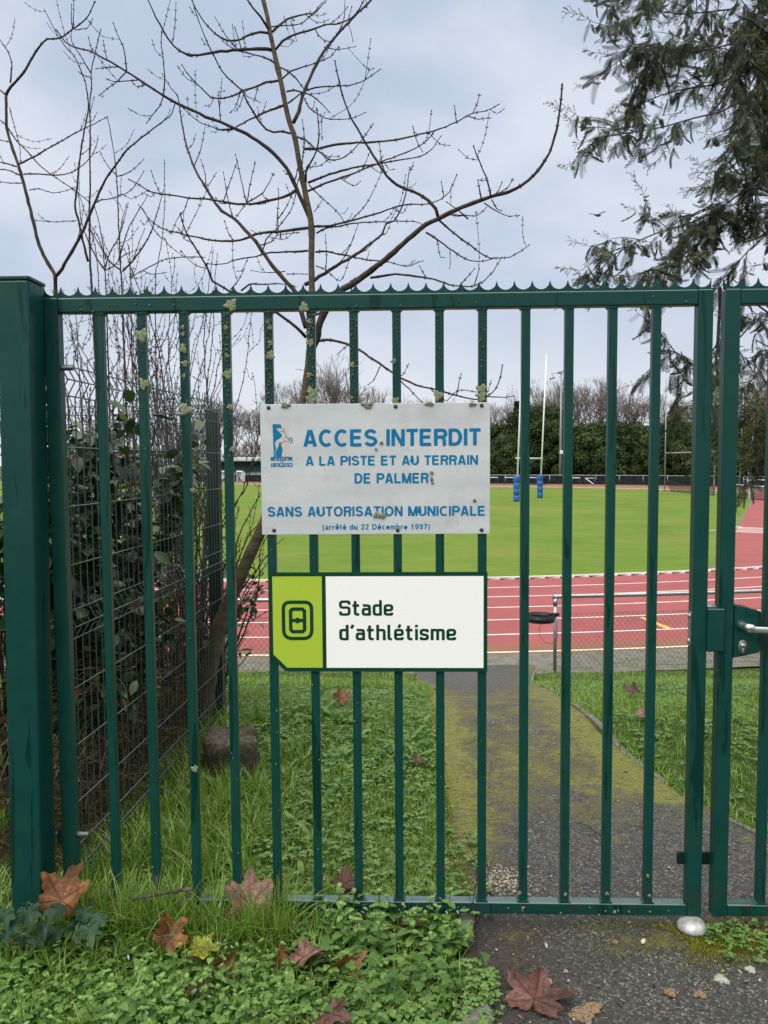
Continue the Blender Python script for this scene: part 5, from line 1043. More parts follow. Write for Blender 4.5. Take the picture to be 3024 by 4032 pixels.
def rosette(mb, g):
    for q in range(8): put_leaf(mb, DANDE, (0, 0, .004), q * .785 + g.normal(0, .25), g.uniform(.15, .75), g.uniform(.06, .11), np.clip(g.normal(.55, .12), 0, .9), .25, .8)
def dock(mb, g):
    for q in range(5): put_leaf(mb, LANCE, (0, 0, .003), q * 1.26 + g.normal(0, .3), g.uniform(.5, 1.1), g.uniform(.06, .12), np.clip(g.normal(.65, .1), 0, .92), .2, .6)
def geranium(mb, g):
    for _ in range(6):
        a = g.uniform(0, 6.28); r = g.uniform(.02, .06); hgt = g.uniform(.03, .075); tip = np.array([r * math.cos(a), r * math.sin(a), hgt]); tube(mb, [(0, 0, 0), tip * np.array([.5, .5, .7]), tip], .0009, 3, False, rnd=.4); c0 = g.normal(.45, .1)
        for q in range(5):
            for s2 in (-.28, 0, .28): put_leaf(mb, [(0, .03), (.5, .08), (.8, .12), (1, .04)], tip, a + (q - 2) * .72 + s2, g.uniform(0, .15), g.uniform(.013, .019), np.clip(c0 + g.normal(0, .04), 0, .9), .2, .3)
def scatter(mb, protos, x, y, sc, z=None, tilt=.25):
    """merge many copies of the prototype plants into one mesh"""
    z = zg(x, y) - .003 if z is None else z; which = gv.integers(0, len(protos), len(x)); az = gv.uniform(0, 6.28, len(x)); tx = gv.normal(0, tilt, (len(x), 2)); dr = gv.normal(0, .07, len(x))
    for k, (V, F, r) in enumerate(protos):
        I = np.where(which == k)[0]
        if not len(I): continue
        ca, sa = np.cos(az[I])[:, None], np.sin(az[I])[:, None]; v_ = V[None] * sc[I][:, None, None]
        X = v_[..., 0] * ca - v_[..., 1] * sa; Y = v_[..., 0] * sa + v_[..., 1] * ca; Z = v_[..., 2]
        X = X + tx[I, 0][:, None] * Z + x[I][:, None]; Y = Y + tx[I, 1][:, None] * Z + y[I][:, None]; Z = Z + z[I][:, None]
        o = (np.arange(len(I)) * len(V))[:, None, None]
        mb.add(np.stack([X, Y, Z], -1).reshape(-1, 3), [(f[None] + o).reshape(-1, f.shape[1]) for f in F.values()], np.where(r[None] >= .99, 1.0, np.clip(r[None] + dr[I][:, None], 0, .95)).ravel())
PN = [proto(nettle, k) for k in range(6)] + [proto(nettle_fl, 20 + k) for k in range(2)]; PC = [proto(clover, 40 + k) for k in range(6)]
PR_ = [proto(rosette, 60 + k) for k in range(3)]; PD = [proto(dock, 70 + k) for k in range(3)]; PG = [proto(geranium, 80 + k) for k in range(3)]
def fore(n, xr, yr, edge=.165):
    x = gv.uniform(*xr, n); y = gv.uniform(*yr, n); k = x < edge + .05 * np.sin(y * 17) + gv.normal(0, .02, n) + np.clip(y, -1, 0) * .12; return x[k], y[k]
b = MB(); x, y = fore(2100, (-1.75, .42), (-.8, .0)); k = gv.random(len(x)) < .25 + .75 * (patch(x, y, 6, 3) > .5); x, y = x[k], y[k]; scatter(b, PN, x, y, gv.uniform(.5, 1.2, len(x)) * (.6 + .75 * patch(x, y, 5)), tilt=.45)
x, y = fore(1150, (-1.75, .40), (-.8, .02)); scatter(b, PC, x, y, gv.uniform(.8, 1.4, len(x)))
x, y = fore(46, (-1.4, .2), (-.6, .0)); scatter(b, PR_, x, y, gv.uniform(.7, 1.3, len(x))); x, y = fore(44, (-1.4, .2), (-.6, .0)); scatter(b, PD, x, y, gv.uniform(.5, 1.1, len(x))); x, y = fore(24, (-.25, .16), (-.45, .02)); scatter(b, PG, x, y, gv.uniform(.9, 1.4, len(x)))
x = gv.uniform(-.25, .16, 60); y = gv.uniform(-.14, -.01, 60); scatter(b, PN, x, y, gv.uniform(1.1, 1.6, 60))
tag(b.build('weeds', M['weed']), kind='stuff')
b = MB(); n = 2600; x = gv.uniform(-1.1, .2, n); y = .05 + 3.2 * gv.random(n) ** 1.2; k = keep_lawn(x, y, gv.normal(0, .03, n)) & (gv.random(n) < .35 + .65 * patch(x, y, 3, 1)); x, y = x[k], y[k]; scatter(b, PC, x, y, gv.uniform(.65, 1.25, len(x)), tilt=.5)
n = 700; x = gv.uniform(-1.1, .2, n); y = .05 + 2.6 * gv.random(n); k = keep_lawn(x, y, .02); x, y = x[k], y[k]; scatter(b, PN, x, y, gv.uniform(.5, .9, len(x)))
n = 70; x = gv.uniform(-.9, .12, n); y = gv.uniform(.1, 2.4, n); scatter(b, PD, x, y, gv.uniform(.7, 1.1, n)); n = 60; x = gv.uniform(-.9, .12, n); y = gv.uniform(.1, 2.4, n); scatter(b, PR_, x, y, gv.uniform(.6, 1.1, n))
n = 2600; x = gv.uniform(1.0, 3.6, n); y = .4 + 4.2 * gv.random(n) ** 1.2; k = keep_lawn(x, y, gv.normal(0.02, .03, n)) & (gv.random(n) < .3 + .7 * patch(x, y, 3, 2)); x, y = x[k], y[k]; scatter(b, PC, x, y, gv.uniform(.65, 1.25, len(x)), tilt=.5)
n = 60; x = gv.uniform(1.2, 3.4, n); y = gv.uniform(.5, 3.4, n); k = keep_lawn(x, y, .05); x, y = x[k], y[k]; scatter(b, PR_, x, y, gv.uniform(.6, 1.1, len(x)))
tag(b.build('lawn_weeds', M['weed']), kind='stuff')
# moss cushions and seedlings under the gate and by the curb
M['moss'] = leaf_mat('moss_cushions', [(0, (.05, .06, .008)), (.5, (.15, .165, .014)), (1, (.30, .31, .025))], .9, .2, .1)
b = MB(); n = 60000; x = gv.uniform(.5, 1.75, n); y = gv.normal(-.065, .05, n); k = gv.random(n) < np.clip((x - .45) / .5, 0, 1) * (.12 + .88 * (patch(x, y, 9) > .46)); x, y = x[k], y[k]; n = len(x)
blades(b, np.stack([x, y, np.full(n, .004)], 1), gv.uniform(.003, .014, n), gv.uniform(0, 6.28, n), gv.uniform(.2, 1.2, n), gv.uniform(.0009, .0018, n), 2, np.clip(gv.normal(.5, .2, n), 0, 1))
n = 22000; t = gv.random(n); y = .25 + 3.6 * t; x = path_l(y) + np.abs(gv.normal(.03, .075, n)); k = gv.random(n) < (patch(x, y, 8) > .42) * .9 + .1; x, y = x[k], y[k]; n = len(x)
blades(b, np.stack([x, y, hT(y) + .003], 1), gv.uniform(.002, .008, n), gv.uniform(0, 6.28, n), gv.uniform(.2, 1.2, n), gv.uniform(.0010, .0022, n), 2, np.clip(gv.normal(.62, .2, n), 0, 1))
tag(b.build('moss', M['moss']), kind='stuff')
b = MB(); n = 150; x = gv.uniform(.9, 1.6, n); y = gv.normal(-.07, .05, n); scatter(b, PC, x, y, gv.uniform(.5, .9, n), np.full(n, .004)); n = 110; x = .20 + gv.normal(0, .022, n) ; y = gv.uniform(-.7, -.24, n); x = x - (y + .24) * -.06; scatter(b, PC, x, y, gv.uniform(.6, 1.0, n), np.full(n, .002))
n = 60; x = path_l(.3) + gv.uniform(-.03, .12, n); y = gv.uniform(.05, .6, n); scatter(b, PC, x, y, gv.uniform(.4, .8, n), np.full(n, .004)); x = gv.uniform(1.3, 1.6, 3); scatter(b, PR_, np.array([1.22, 1.5, 1.08]), np.array([-.10, -.04, -.03]), np.array([.5, .6, .35]), np.full(3, .004))
tag(b.build('seedlings', M['weed']), kind='stuff')
# litter of chips, seeds and gravel on the asphalt
M['chip'] = leaf_mat('leaf_crumbs', [(0, (.02, .012, .008)), (.4, (.08, .05, .028)), (.8, (.25, .18, .11)), (1, (.45, .40, .32))], .7, .1)
b = MB(); n = 1100; y = np.r_[gv.uniform(-.75, .2, 560), .2 + 4 * gv.random(540) ** 1.6]; x = path_l(y) + (np.minimum(path_r(y), 2.2) - path_l(y)) * gv.random(n) ** 1.25
V, F = leaf_geo([(0, .05), (.3, .22), (.7, .2), (1, .02)], .3, .4)
scatter(b, [(V, {4: F}, np.full(len(V), q)) for q in (.1, .3, .5, .75, .9)], x, y, gv.uniform(.004, .017, n) * gv.choice([.6, 1, 1.3], n), hT(y) + .0085, 0)
tag(b.build('leaf_crumbs', M['chip']), kind='stuff')
b = MB(); n = 900; x = gv.uniform(-1.7, .2, n); y = gv.uniform(-.8, .05, n); scatter(b, [(V, {4: F}, np.full(len(V), q)) for q in (.1, .3, .5, .7)], x, y, gv.uniform(.008, .028, n), zg(x, y) + gv.uniform(.004, .03, n), 0)
tag(b.build('leaf_litter', M['chip']), kind='stuff')
M['gravel'] = leaf_mat('pale_gravel', [(0, (.12, .10, .08)), (.5, (.30, .25, .19)), (1, (.52, .47, .39))], .85, 0)
def pebble(mb, g):
    bm = bmesh.new(); bmesh.ops.create_icosphere(bm, subdivisions=1, radius=1); add_bm(mb, bm, rnd=g.uniform(.1, 1)); bm.free(); mb.v[-1] = mb.v[-1] * g.uniform(.6, 1.2, (len(mb.v[-1]), 1)) * np.array([1, .75, .6])
PP = [proto(pebble, k) for k in range(12)]
b = MB(); c = GZ(1990, 3478, 0); n = 520; x = c[0] + gv.normal(0, .05, n); y = c[1] + gv.normal(0, .045, n); scatter(b, PP, x, y, gv.uniform(.0018, .0058, n), np.full(n, .009) + gv.uniform(0, .006, n), 0)
n = 420; y = np.r_[gv.uniform(-.75, .2, 200), .2 + 4.5 * gv.random(220) ** 1.4]; x = path_l(y) + (np.minimum(path_r(y), 2.2) - path_l(y)) * gv.random(n); scatter(b, PP, x, y, gv.uniform(.0012, .0042, n), hT(y) + .008, 0)
tag(b.build('gravel', M['gravel']), kind='stuff')
# one pale pebble and the lichen blotches on the asphalt
c = GZ(2533, 3711, .008); b = MB(); bm = bmesh.new(); bmesh.ops.create_icosphere(bm, subdivisions=3, radius=1)
for v_ in bm.verts: v_.co = (c[0] + v_.co.x * .007, c[1] + v_.co.y * .013, .012 + v_.co.z * .006)
add_bm(b, bm, rotm('Z', -.6), (c[0], c[1], .012)); bm.free(); M['pebble'] = mat('pale_pebble', (.52, .45, .36), .6); tag(b.build('pebble', M['pebble'], base=(c[0], c[1], .006)), 'smooth cream pebble lying alone on the asphalt before the gate', 'pebble')
def flat_crust(mb, c, r, seed):
    g = np.random.default_rng(seed); n = 20; a = np.arange(n) * 2 * np.pi / n; rr = r * (1 + .25 * np.sin(a * 3 + g.uniform(0, 6)) + .15 * np.sin(a * 5 + g.uniform(0, 6)) + .12 * g.normal(size=n))
    V = [np.stack([c[0] + k * rr * np.cos(a), c[1] + k * rr * np.sin(a), np.full(n, h)], 1) for k, h in ((1, .006), (.9, .0115), (.5, .0125))] + [np.array([[c[0], c[1], .012]])]
    i = np.arange(n); j = (i + 1) % n; mb.add(np.vstack(V), [np.vstack([np.stack([k * n + i, k * n + j, (k + 1) * n + j, (k + 1) * n + i], -1) for k in range(2)]), np.stack([2 * n + i, 2 * n + j, np.full(n, 3 * n)], -1)])
M['pale_lichen'] = mat('pale_ground_lichen', (.38, .4, .34), .95); M['sawdust'] = mat('trodden_sawdust', (.22, .15, .085), .95)
base(M['pale_lichen'], ramp(M['pale_lichen'], noise(M['pale_lichen'], 130, 4, .7), [(.35, (.10, .11, .09)), (.5, (.34, .36, .30))])); base(M['sawdust'], ramp(M['sawdust'], noise(M['sawdust'], 150, 4, .8), [(.38, (.05, .04, .03)), (.6, (.28, .19, .11))]))
for lst, mm, nm in ((((2840, 3857, 26), (2955, 3820, 20), (2998, 3783, 16), (2085, 3955, 14), (2228, 3826, 7), (2240, 3865, 5), (2325, 3960, 6)), 'pale_lichen', 'ground_lichen'), (((2300, 3990, 42), (2340, 3968, 30), (2640, 3910, 22), (2755, 3917, 22), (2420, 3710, 12), (2275, 4005, 24)), 'sawdust', 'sawdust_patches')):
    b = MB()
    for k, (x, y, r) in enumerate(lst): flat_crust(b, GZ(x, y, .006), r * .00072, x)
    tag(b.build(nm, M[mm]), kind='stuff')

# fallen plane leaves
def plane_leaf(name, label, px, py, size, az, pitch, roll, stops, curl, seed, z=.02, group='fallen leaves', Y=None):
    g = np.random.default_rng(seed); n = 120; th = np.linspace(-np.pi, np.pi, n, endpoint=False)
    tips = np.radians([-108, -52, 0, 50, 106]) + g.normal(0, .05, 5); ln = np.array([.56, .86, 1.0, .84, .58]) * g.uniform(.93, 1.07, 5)
    r = np.full(n, .0)
    for t_, l_ in zip(tips, ln):
        dd = np.abs((th - t_ + np.pi) % (2 * np.pi) - np.pi); r = np.maximum(r, .50 + (l_ - .50) * np.clip(1 - dd / .47, 0, 1) ** .95 * (dd < .47))
    r = np.where(np.abs(th) > 2.35, np.interp(np.abs(th), [2.35, 2.8, np.pi], [.42, .30, .10]), r)
    saw = np.abs(((th * 9.5 / np.pi + .3) % 1) - .5) * 2; r = r * (1 + .17 * (saw - .5) * (np.abs(th) < 2.2)); r *= 1 + g.normal(0, .02, n); bite = g.uniform(-2, 2, 2); r *= 1 - .22 * np.exp(-((th[:, None] - bite[None]) / .07) ** 2).sum(1)
    rings = np.array([.0, .2, .4, .6, .8, .93, 1.0])[1:]; V = [np.array([[0, 0, 0]])]; R_ = [np.array([.25])]
    ph = g.uniform(0, 6, 3)
    for q in rings:
        rr = r * q; X, Y_ = rr * np.cos(th), rr * np.sin(th)
        vein = np.min(np.abs((th[:, None] - tips[None] + np.pi) % (2 * np.pi) - np.pi), 1) * rr
        Z = curl[0] * Y_ ** 2 + curl[1] * X ** 2 + curl[2] * X * Y_ + .11 * np.sin(th * 5 + ph[0]) * rr ** 1.5 + .05 * np.sin(th * 13 + ph[1]) * rr ** 3 + .06 * np.clip(vein, 0, .12) + .03 * np.sin(X * 9 + ph[1]) * rr
        V.append(np.stack([X, Y_, Z], 1)); R_.append(np.clip(.5 + .25 * np.sin(X * 4 + ph[1]) * np.sin(Y_ * 5 + ph[2]) - .45 * np.exp(-(vein / .018) ** 2) + g.normal(0, .05, n), 0, 1))
    V = np.vstack(V) * size; R_ = np.concatenate(R_); i = np.arange(n); j = (i + 1) % n
    F3 = np.stack([np.zeros(n, int), 1 + i, 1 + j], -1); F4 = np.vstack([np.stack([1 + k * n + i, 1 + (k + 1) * n + i, 1 + (k + 1) * n + j, 1 + k * n + j], -1) for k in range(5)])
    st = np.array([[0, 0, 0], [-.2, .02, .02], [-.45, .05, .05], [-.62, .10, .04]]) * size
    Rm = rotm('Z', az) @ rotm('X', roll) @ rotm('Y', -pitch)
    c = GZ(px, py, z) if Y is None else AY(px, py, Y)
    mm = leaf_mat(name + '_tissue', stops, .5, .15, .35); bc_ = P(mm).inputs['Base Color'].links[0].from_socket; bl_ = ramp(mm, noise(mm, 55, 6, .75), [(.42, (1, 1, 1)), (.6, (0, 0, 0))]); base(mm, mixc(mm, mathn(mm, 'MULTIPLY', bl_, .75), bc_, stops[0][1])); bump(mm, mathn(mm, 'ADD', attr(mm), noise(mm, 90, 4)), .5, .003); t_ = thing(name, label, 'leaf', c, group)
    mb = MB(); mb.add(V @ Rm.T + c, [F3, F4], R_); mb.build('blade', mm, t_)
    mb = MB(); tube(mb, smooth_line(st @ Rm.T + c, size * .05), .0016, 5, rnd=.1); mb.build('leaf_stalk', mm, t_)
    return t_
OR = [(0, (.06, .022, .008)), (.3, (.16, .062, .020)), (.6, (.29, .125, .04)), (1, (.42, .22, .085))]
MA = [(0, (.03, .012, .01)), (.35, (.12, .05, .038)), (.7, (.20, .09, .068)), (1, (.27, .14, .10))]
PK = [(0, (.06, .025, .02)), (.35, (.22, .11, .08)), (.7, (.32, .18, .14)), (1, (.40, .26, .2))]
BR = [(0, (.02, .009, .006)), (.4, (.085, .035, .02)), (.8, (.16, .075, .045)), (1, (.22, .12, .08))]
YE = [(0, (.06, .08, .01)), (.4, (.28, .28, .03)), (.8, (.48, .42, .04)), (1, (.3, .2, .06))]
plane_leaf('fallen_leaf', 'large orange plane leaf propped against the grass at the foot of the gate post', 240, 3545, .115, 1.45, 1.02, .15, OR, (.75, -.35, .25), 1, .06, Y=-.17)
plane_leaf('fallen_leaf', 'broad pinkish brown leaf leaning behind the grass under the fourth bar gap', 985, 3560, .125, 1.75, .95, -.1, PK, (.45, -.5, .2), 2, .05, Y=-.03)
plane_leaf('fallen_leaf', 'folded russet leaf half sunk in grass above the yellow one', 665, 3700, .085, 1.2, .85, .5, OR, (1.1, -.3, 0), 3, .04, Y=-.17)
plane_leaf('fallen_leaf', 'yellow green leaf lying flat in the grass beside the folded russet leaf', 775, 3735, .075, .1, .12, .1, YE, (.3, -.2, 0), 4, .06)
plane_leaf('fallen_leaf', 'narrow curled orange leaf standing up among the low weeds', 872, 3800, .055, 1.5, 1.2, .9, OR, (2.2, -.2, 0), 5, .05, Y=-.24)
plane_leaf('fallen_leaf', 'small brown leaf under weeds below the curled orange one', 800, 3870, .07, -1.2, .3, .4, BR, (.6, -.2, .2), 6, .05)
plane_leaf('fallen_leaf', 'rounded orange curled leaf in weeds nearest the long tufts of grass', 1105, 3790, .07, 2.0, .75, .7, OR, (1.4, -.5, 0), 7, .055, Y=-.22)
plane_leaf('fallen_leaf', 'crumpled pink brown leaf tucked right of the rounded orange leaf', 1195, 3770, .085, .6, .4, -.2, PK, (.5, -.4, .2), 8, .055)
plane_leaf('fallen_leaf', 'tall orange leaf sliver rolled upright in the middle of the weeds', 1345, 3815, .078, 1.35, 1.15, 1.0, OR, (2.3, -.3, 0), 9, .05, Y=-.25)
plane_leaf('fallen_leaf', 'greyish brown leaf caught under the bottom rail of the gate', 1580, 3650, .10, .3, .45, -.3, MA, (.4, -.6, .2), 10, .04, Y=-.05)
plane_leaf('fallen_leaf', 'dark red leaf lying behind the bottom rail in the weeds', 1350, 3480, .085, .5, .3, .15, BR, (.3, -.4, .2), 11, .045)
plane_leaf('fallen_leaf', 'torn brown leaf at the bottom of the photo under dead nettles', 1290, 3990, .075, -.5, .35, .2, MA, (.3, -.3, .2), 12, .055)
plane_leaf('fallen_leaf', 'big maroon plane leaf spread flat on the asphalt', 2105, 3935, .135, 1.2, .18, -.04, MA, (.12, -.05, .05), 13, .02)
plane_leaf('fallen_leaf', 'small bright orange leaf far up the lawn left of the path', 1344, 2752, .095, 1.2, .6, .4, OR, (.8, -.3, .1), 14, .05)
plane_leaf('fallen_leaf', 'pale orange leaf on the lawn right of the path', 2525, 2815, .07, .2, .2, .3, PK, (.5, -.3, .1), 15, .04)
plane_leaf('fallen_leaf', 'reddish leaf wedged under the second gate leaf beside the floor stop', 2900, 3640, .055, .2, .15, .1, MA, (.3, -.3, .1), 16, .012)
plane_leaf('fallen_leaf', 'dark russet leaf under the second gate leaf at the photo edge', 2985, 3648, .05, 1.9, .15, -.1, BR, (.3, -.3, .1), 17, .012)
plane_leaf('fallen_leaf', 'brown leaf on the lawn edge close to the path beside the moss', 1640, 3000, .055, .8, .3, .3, BR, (.7, -.3, .1), 18, .03)
plane_leaf('fallen_leaf', 'dead brown leaf clump on the right hand lawn near the railing', 2490, 2722, .12, .3, .1, .1, BR, (.5, -.4, .1), 19, -.02)
# ivy at the post foot
M['ivy'] = leaf_mat('ivy_leaves', [(0, (.006, .02, .009)), (.5, (.014, .045, .018)), (.85, (.03, .075, .03)), (1, (.06, .12, .04))], .36, .10, .22)
def ivy_leaf(mb, c, size, az, el, rnd, g):
    th = np.linspace(-np.pi, np.pi, 48, endpoint=False); tips = np.radians([-105, -50, 0, 50, 105]); ln = [.55, .72, 1.0, .72, .55]; r = np.full(48, .38)
    for t_, l_ in zip(tips, ln): dd = np.abs((th - t_ + np.pi) % (2 * np.pi) - np.pi); r = np.maximum(r, .46 + (l_ - .46) * np.clip(1 - dd / .5, 0, 1) ** 1.3)
    r = np.where(np.abs(th) > 2.5, .3, r); V = [np.zeros((1, 3))]; R_ = [np.array([rnd])]
    for q in (.5, 1): X, Y_ = r * q * np.cos(th), r * q * np.sin(th); V.append(np.stack([X, Y_, -.25 * X ** 2 + .18 * np.abs(Y_) + .04 * np.sin(th * 4)], 1)); R_.append(np.clip(rnd + .25 * np.exp(-(np.min(np.abs((th[:, None] - tips[None] + np.pi) % (2 * np.pi) - np.pi), 1) / .07) ** 2) * (q > .4), 0, 1))
    V = np.vstack(V) * size @ rot_y(-el).T @ rot_z(az).T + c; i = np.arange(48); j = (i + 1) % 48
    mb.add(V, [np.stack([np.zeros(48, int), 1 + i, 1 + j], -1), np.stack([1 + i, 49 + i, 49 + j, 1 + j], -1)], np.concatenate(R_))
iv = thing('ivy_plant', 'low ivy with glossy dark lobed leaves in front of the gate post', 'ivy', (-1.12, -.22, 0)); g = np.random.default_rng(12)
b = MB()
for x, y, s_ in ((110, 3590, .06), (230, 3580, .062), (330, 3590, .05), (60, 3630, .06), (170, 3640, .045), (290, 3655, .055), (350, 3660, .06), (160, 3690, .06), (225, 3670, .05), (20, 3600, .05), (395, 3615, .05), (90, 3680, .045), (-40, 3620, .06), (20, 3680, .05), (310, 3620, .05)):
    c = AY(x, y, -.2 + g.uniform(-.05, .02)); ivy_leaf(b, c, s_ * .95, g.uniform(-2.2, -.9), g.uniform(-.75, -.2), g.uniform(.25, .75), g)
b.build('leaves', M['ivy'], iv)
b = MB()
for k in range(4): p = [(-1.3 + .1 * k, -.12, .03), (-1.2 + .1 * k, -.2, .06), (-1.08 + .08 * k, -.22, .05)]; tube(b, smooth_line(p, .03), .0022, 5, rnd=.1)
b.build('stems', M['twig'], iv)
# thin dead weed stem standing before the bottom rail
b = MB(); P_ = smooth_line([AY(1868, 3712, -.03), AY(1866, 3640, -.03), AY(1862, 3560, -.03), AY(1878, 3440, -.02), AY(1855, 3340, -.02), AY(1827, 3272, -.02)], .01); tube(b, P_, np.linspace(.0022, .0009, len(P_)), 6)
P_ = smooth_line([AY(1862, 3560, -.03), AY(1848, 3535, -.03), AY(1852, 3500, -.03)], .01); tube(b, P_, .001, 5); tag(b.build('dead_stem', M['twig'], base=tuple(AY(1868, 3712, -.03))), 'thin dark dead weed stem standing before the bottom rail beside the path', 'dead stem')
b = MB(); P_ = smooth_line([AY(520, 3540, -.1), AY(600, 3525, -.1), AY(680, 3510, -.1), AY(760, 3498, -.1)], .01); tube(b, P_ + gv.normal(0, .001, P_.shape), np.linspace(.004, .0065, len(P_)), 7); tag(b.build('fallen_stick', M['bark'], base=tuple(P_[0])), 'short dead stick caught in the grass before the hidden bottom rail', 'stick')
b = MB(); P_ = smooth_line([GZ(2270, 3238, .016), GZ(2310, 3250, .02), GZ(2345, 3275, .018), GZ(2368, 3292, .016)], .01); tube(b, P_, np.linspace(.002, .0035, len(P_)), 6); tag(b.build('fallen_twig', M['bark'], base=tuple(P_[0])), 'small curved dead twig lying on the asphalt path behind the gate', 'twig')

# ================================================================== EVERGREEN SHRUBS behind the wire fence
M['laurel'] = leaf_mat('laurel_leaves', [(0, (.010, .026, .010)), (.45, (.026, .062, .020)), (.8, (.06, .105, .032)), (.95, (.16, .20, .05)), (1, (.20, .09, .05))], .28, .2, .55)
ELL = [(0, .02), (.12, .14), (.35, .25), (.6, .25), (.82, .15), (1, .0)]
def evergreen(label, c, rx, ry, h, n, seed, ls=.075, holes=True, cat='shrub'):
    g = np.random.default_rng(seed); z0 = float(hT(c[1])); t = thing('evergreen_shrub', label, cat, (c[0], c[1], z0), 'evergreen shrubs in the corner'); stems = []
    b = MB()
    for k in range(9):
        e = np.array([g.normal(0, .5) * rx, g.normal(0, .5) * ry, h * g.uniform(.65, 1.0)]); B0 = np.array([c[0] + g.normal(0, .06), c[1] + g.normal(0, .06), z0 - .03]); P_ = smooth_line([B0, B0 + e * np.array([.3, .3, .5]) + g.normal(0, .04, 3), B0 + e], .05); tube(b, P_, np.linspace(.011, .003, len(P_)), 6); stems.append(P_)
        for _ in range(6):
            q = g.integers(len(P_) // 4, len(P_)); d = g.normal(size=3); d[2] = abs(d[2]) * .5 + .1; d /= np.linalg.norm(d); l = g.uniform(.15, .4); Q = smooth_line([P_[q], P_[q] + d * l * .6, P_[q] + d * l + np.array([0, 0, .04])], .04); tube(b, Q, np.linspace(.004, .0018, len(Q)), 5); stems.append(Q)
    b.build('stems', M['twig'], t); b = MB(); A = np.vstack(stems[0::1])
    A = A[A[:, 2] > z0 + .25 * h]; V0, F0 = leaf_geo(ELL, .18, .35)
    I = g.integers(0, len(A), n); at = A[I] + g.normal(0, .03, (n, 3)); az = g.uniform(0, 6.28, n); el = g.normal(-.05, .5, n); sz = ls * g.uniform(.6, 1.15, n)
    ca, sa, ce, se = np.cos(az)[:, None], np.sin(az)[:, None], np.cos(el)[:, None], np.sin(el)[:, None]; v_ = V0[None] * sz[:, None, None]; rl = g.normal(0, .5, n)[:, None]
    y1 = v_[..., 1] * np.cos(rl) - v_[..., 2] * np.sin(rl); z1 = v_[..., 1] * np.sin(rl) + v_[..., 2] * np.cos(rl); x1 = v_[..., 0]
    x2 = x1 * ce - z1 * se; z2 = x1 * se + z1 * ce; X = x2 * ca - y1 * sa; Y = x2 * sa + y1 * ca
    W = np.stack([X, Y, z2], -1) + at[:, None]; o = (np.arange(n) * len(V0))[:, None, None]; r = np.clip(g.normal(.45, .2, n), 0, .94); r[g.random(n) < .02] = 1
    b.add(W.reshape(-1, 3), (F0[None] + o).reshape(-1, 4), np.repeat(r, len(V0))); b.build('leaves', M['laurel'], t); return t
evergreen('dense glossy evergreen shrub pressed against the wire fence nearest the gate', (-1.42, .75), .30, .6, 1.78, 3000, 41, .082)
evergreen('dark evergreen shrub further along the slanting wire fence', (-1.55, 1.5), .36, .6, 1.66, 2600, 42, .078)
evergreen('tall dark evergreen shrub left of the gate post at the photo edge', (-2.05, .55), .55, .7, 2.2, 4200, 43, .08)
evergreen('low evergreen shrub seen through the crossing wire fence beside the corner post', (-1.35, 2.4), .32, .3, .95, 420, 44, .07)
# heap of dry bramble canes at the fence foot
M['dry'] = leaf_mat('dry_stalks', [(0, (.025, .015, .010)), (.5, (.075, .045, .028)), (.85, (.16, .10, .06)), (1, (.33, .24, .13))], .85, .05, .1)
b = MB(); n = 2300
for k in range(n):
    y = gv.uniform(.25, 2.1); x = -1.2 - abs(gv.normal(0, .24)) ; z = float(hT(y)) + .05 + gv.random() ** 1.5 * .72; l = gv.uniform(.08, .30); d = gv.normal(size=3); d[2] = d[2] * .6; d /= np.linalg.norm(d)
    p = np.array([x, y, z]); q = smooth_line([p, p + d * l * .5 + gv.normal(0, .02, 3), p + d * l + gv.normal(0, .02, 3) - np.array([0, 0, .03])], .07); q[:, 0] = np.minimum(q[:, 0], -1.165 + .046 * q[:, 1])
    tube(b, q, gv.uniform(.0008, .0021), 4, False, rnd=float(gv.random() ** 1.3))
tag(b.build('dry_undergrowth', M['dry']), kind='stuff')
# ================================================================== FAR SIDE OF THE GROUND
def ring_hit(px, R, py=1850):
    d = ray(px, py); d2 = d[:2] / np.linalg.norm(d[:2]); o = CAM[:2] - CB; bq = o @ d2; s_ = -bq + math.sqrt(bq * bq - (o @ o - R * R)); p = CAM[:2] + d2 * s_
    if (p - CB) @ UU < 0:                                      # beside the straight: hit the line instead
        n_ = DD; s_ = (R - (CAM[:2] - CB) @ n_) / (d2 @ n_); p = CAM[:2] + d2 * s_
    return p
def z_at(px, py, p):                                           # height of photo pixel above the ground point p
    d = ray(px, py); s_ = ((p - CAM[:2]) @ d[:2]) / (d[:2] @ d[:2]); return CAM[2] + d[2] * s_
A = outline(13.5); ln_ = np.vstack([A[-26:], A[:100]])
ff = thing('perimeter_fence', 'long low grey fence with dark netting round the far side of the track', 'fence', (*ln_[60], ZF))
b = MB(); tube(b, np.c_[ln_, np.full(len(ln_), ZF + 1.12)], .035, 6); b.build('top_rail', M['steel'], ff)
M['net'] = mat('dark_netting', (.014, .017, .019), .9, 0, .1); base(M['net'], ramp(M['net'], noise(M['net'], 2.5, 4, .7), [(.3, (.009, .011, .013)), (.7, (.03, .034, .036))]))
b = MB(); n = len(ln_); out_ = ln_ + (ln_ - CB) / np.linalg.norm(ln_ - CB, axis=1)[:, None] * .02
V = np.vstack([np.c_[q, np.full(n, z)] for q in (ln_, out_) for z in (ZF, ZF + 1.06)]); i = np.arange(n - 1)
b.add(V, np.vstack([np.stack([i, i + 1, i + 1 + n, i + n], -1), np.stack([i + 2 * n, i + 1 + 2 * n, i + 1 + 3 * n, i + 3 * n], -1)[:, ::-1], np.stack([i + n, i + 1 + n, i + 1 + 3 * n, i + 3 * n], -1)])); b.build('netting', M['net'], ff, smooth=False)
s_ = np.r_[0, np.cumsum(np.linalg.norm(np.diff(ln_, axis=0), axis=1))]
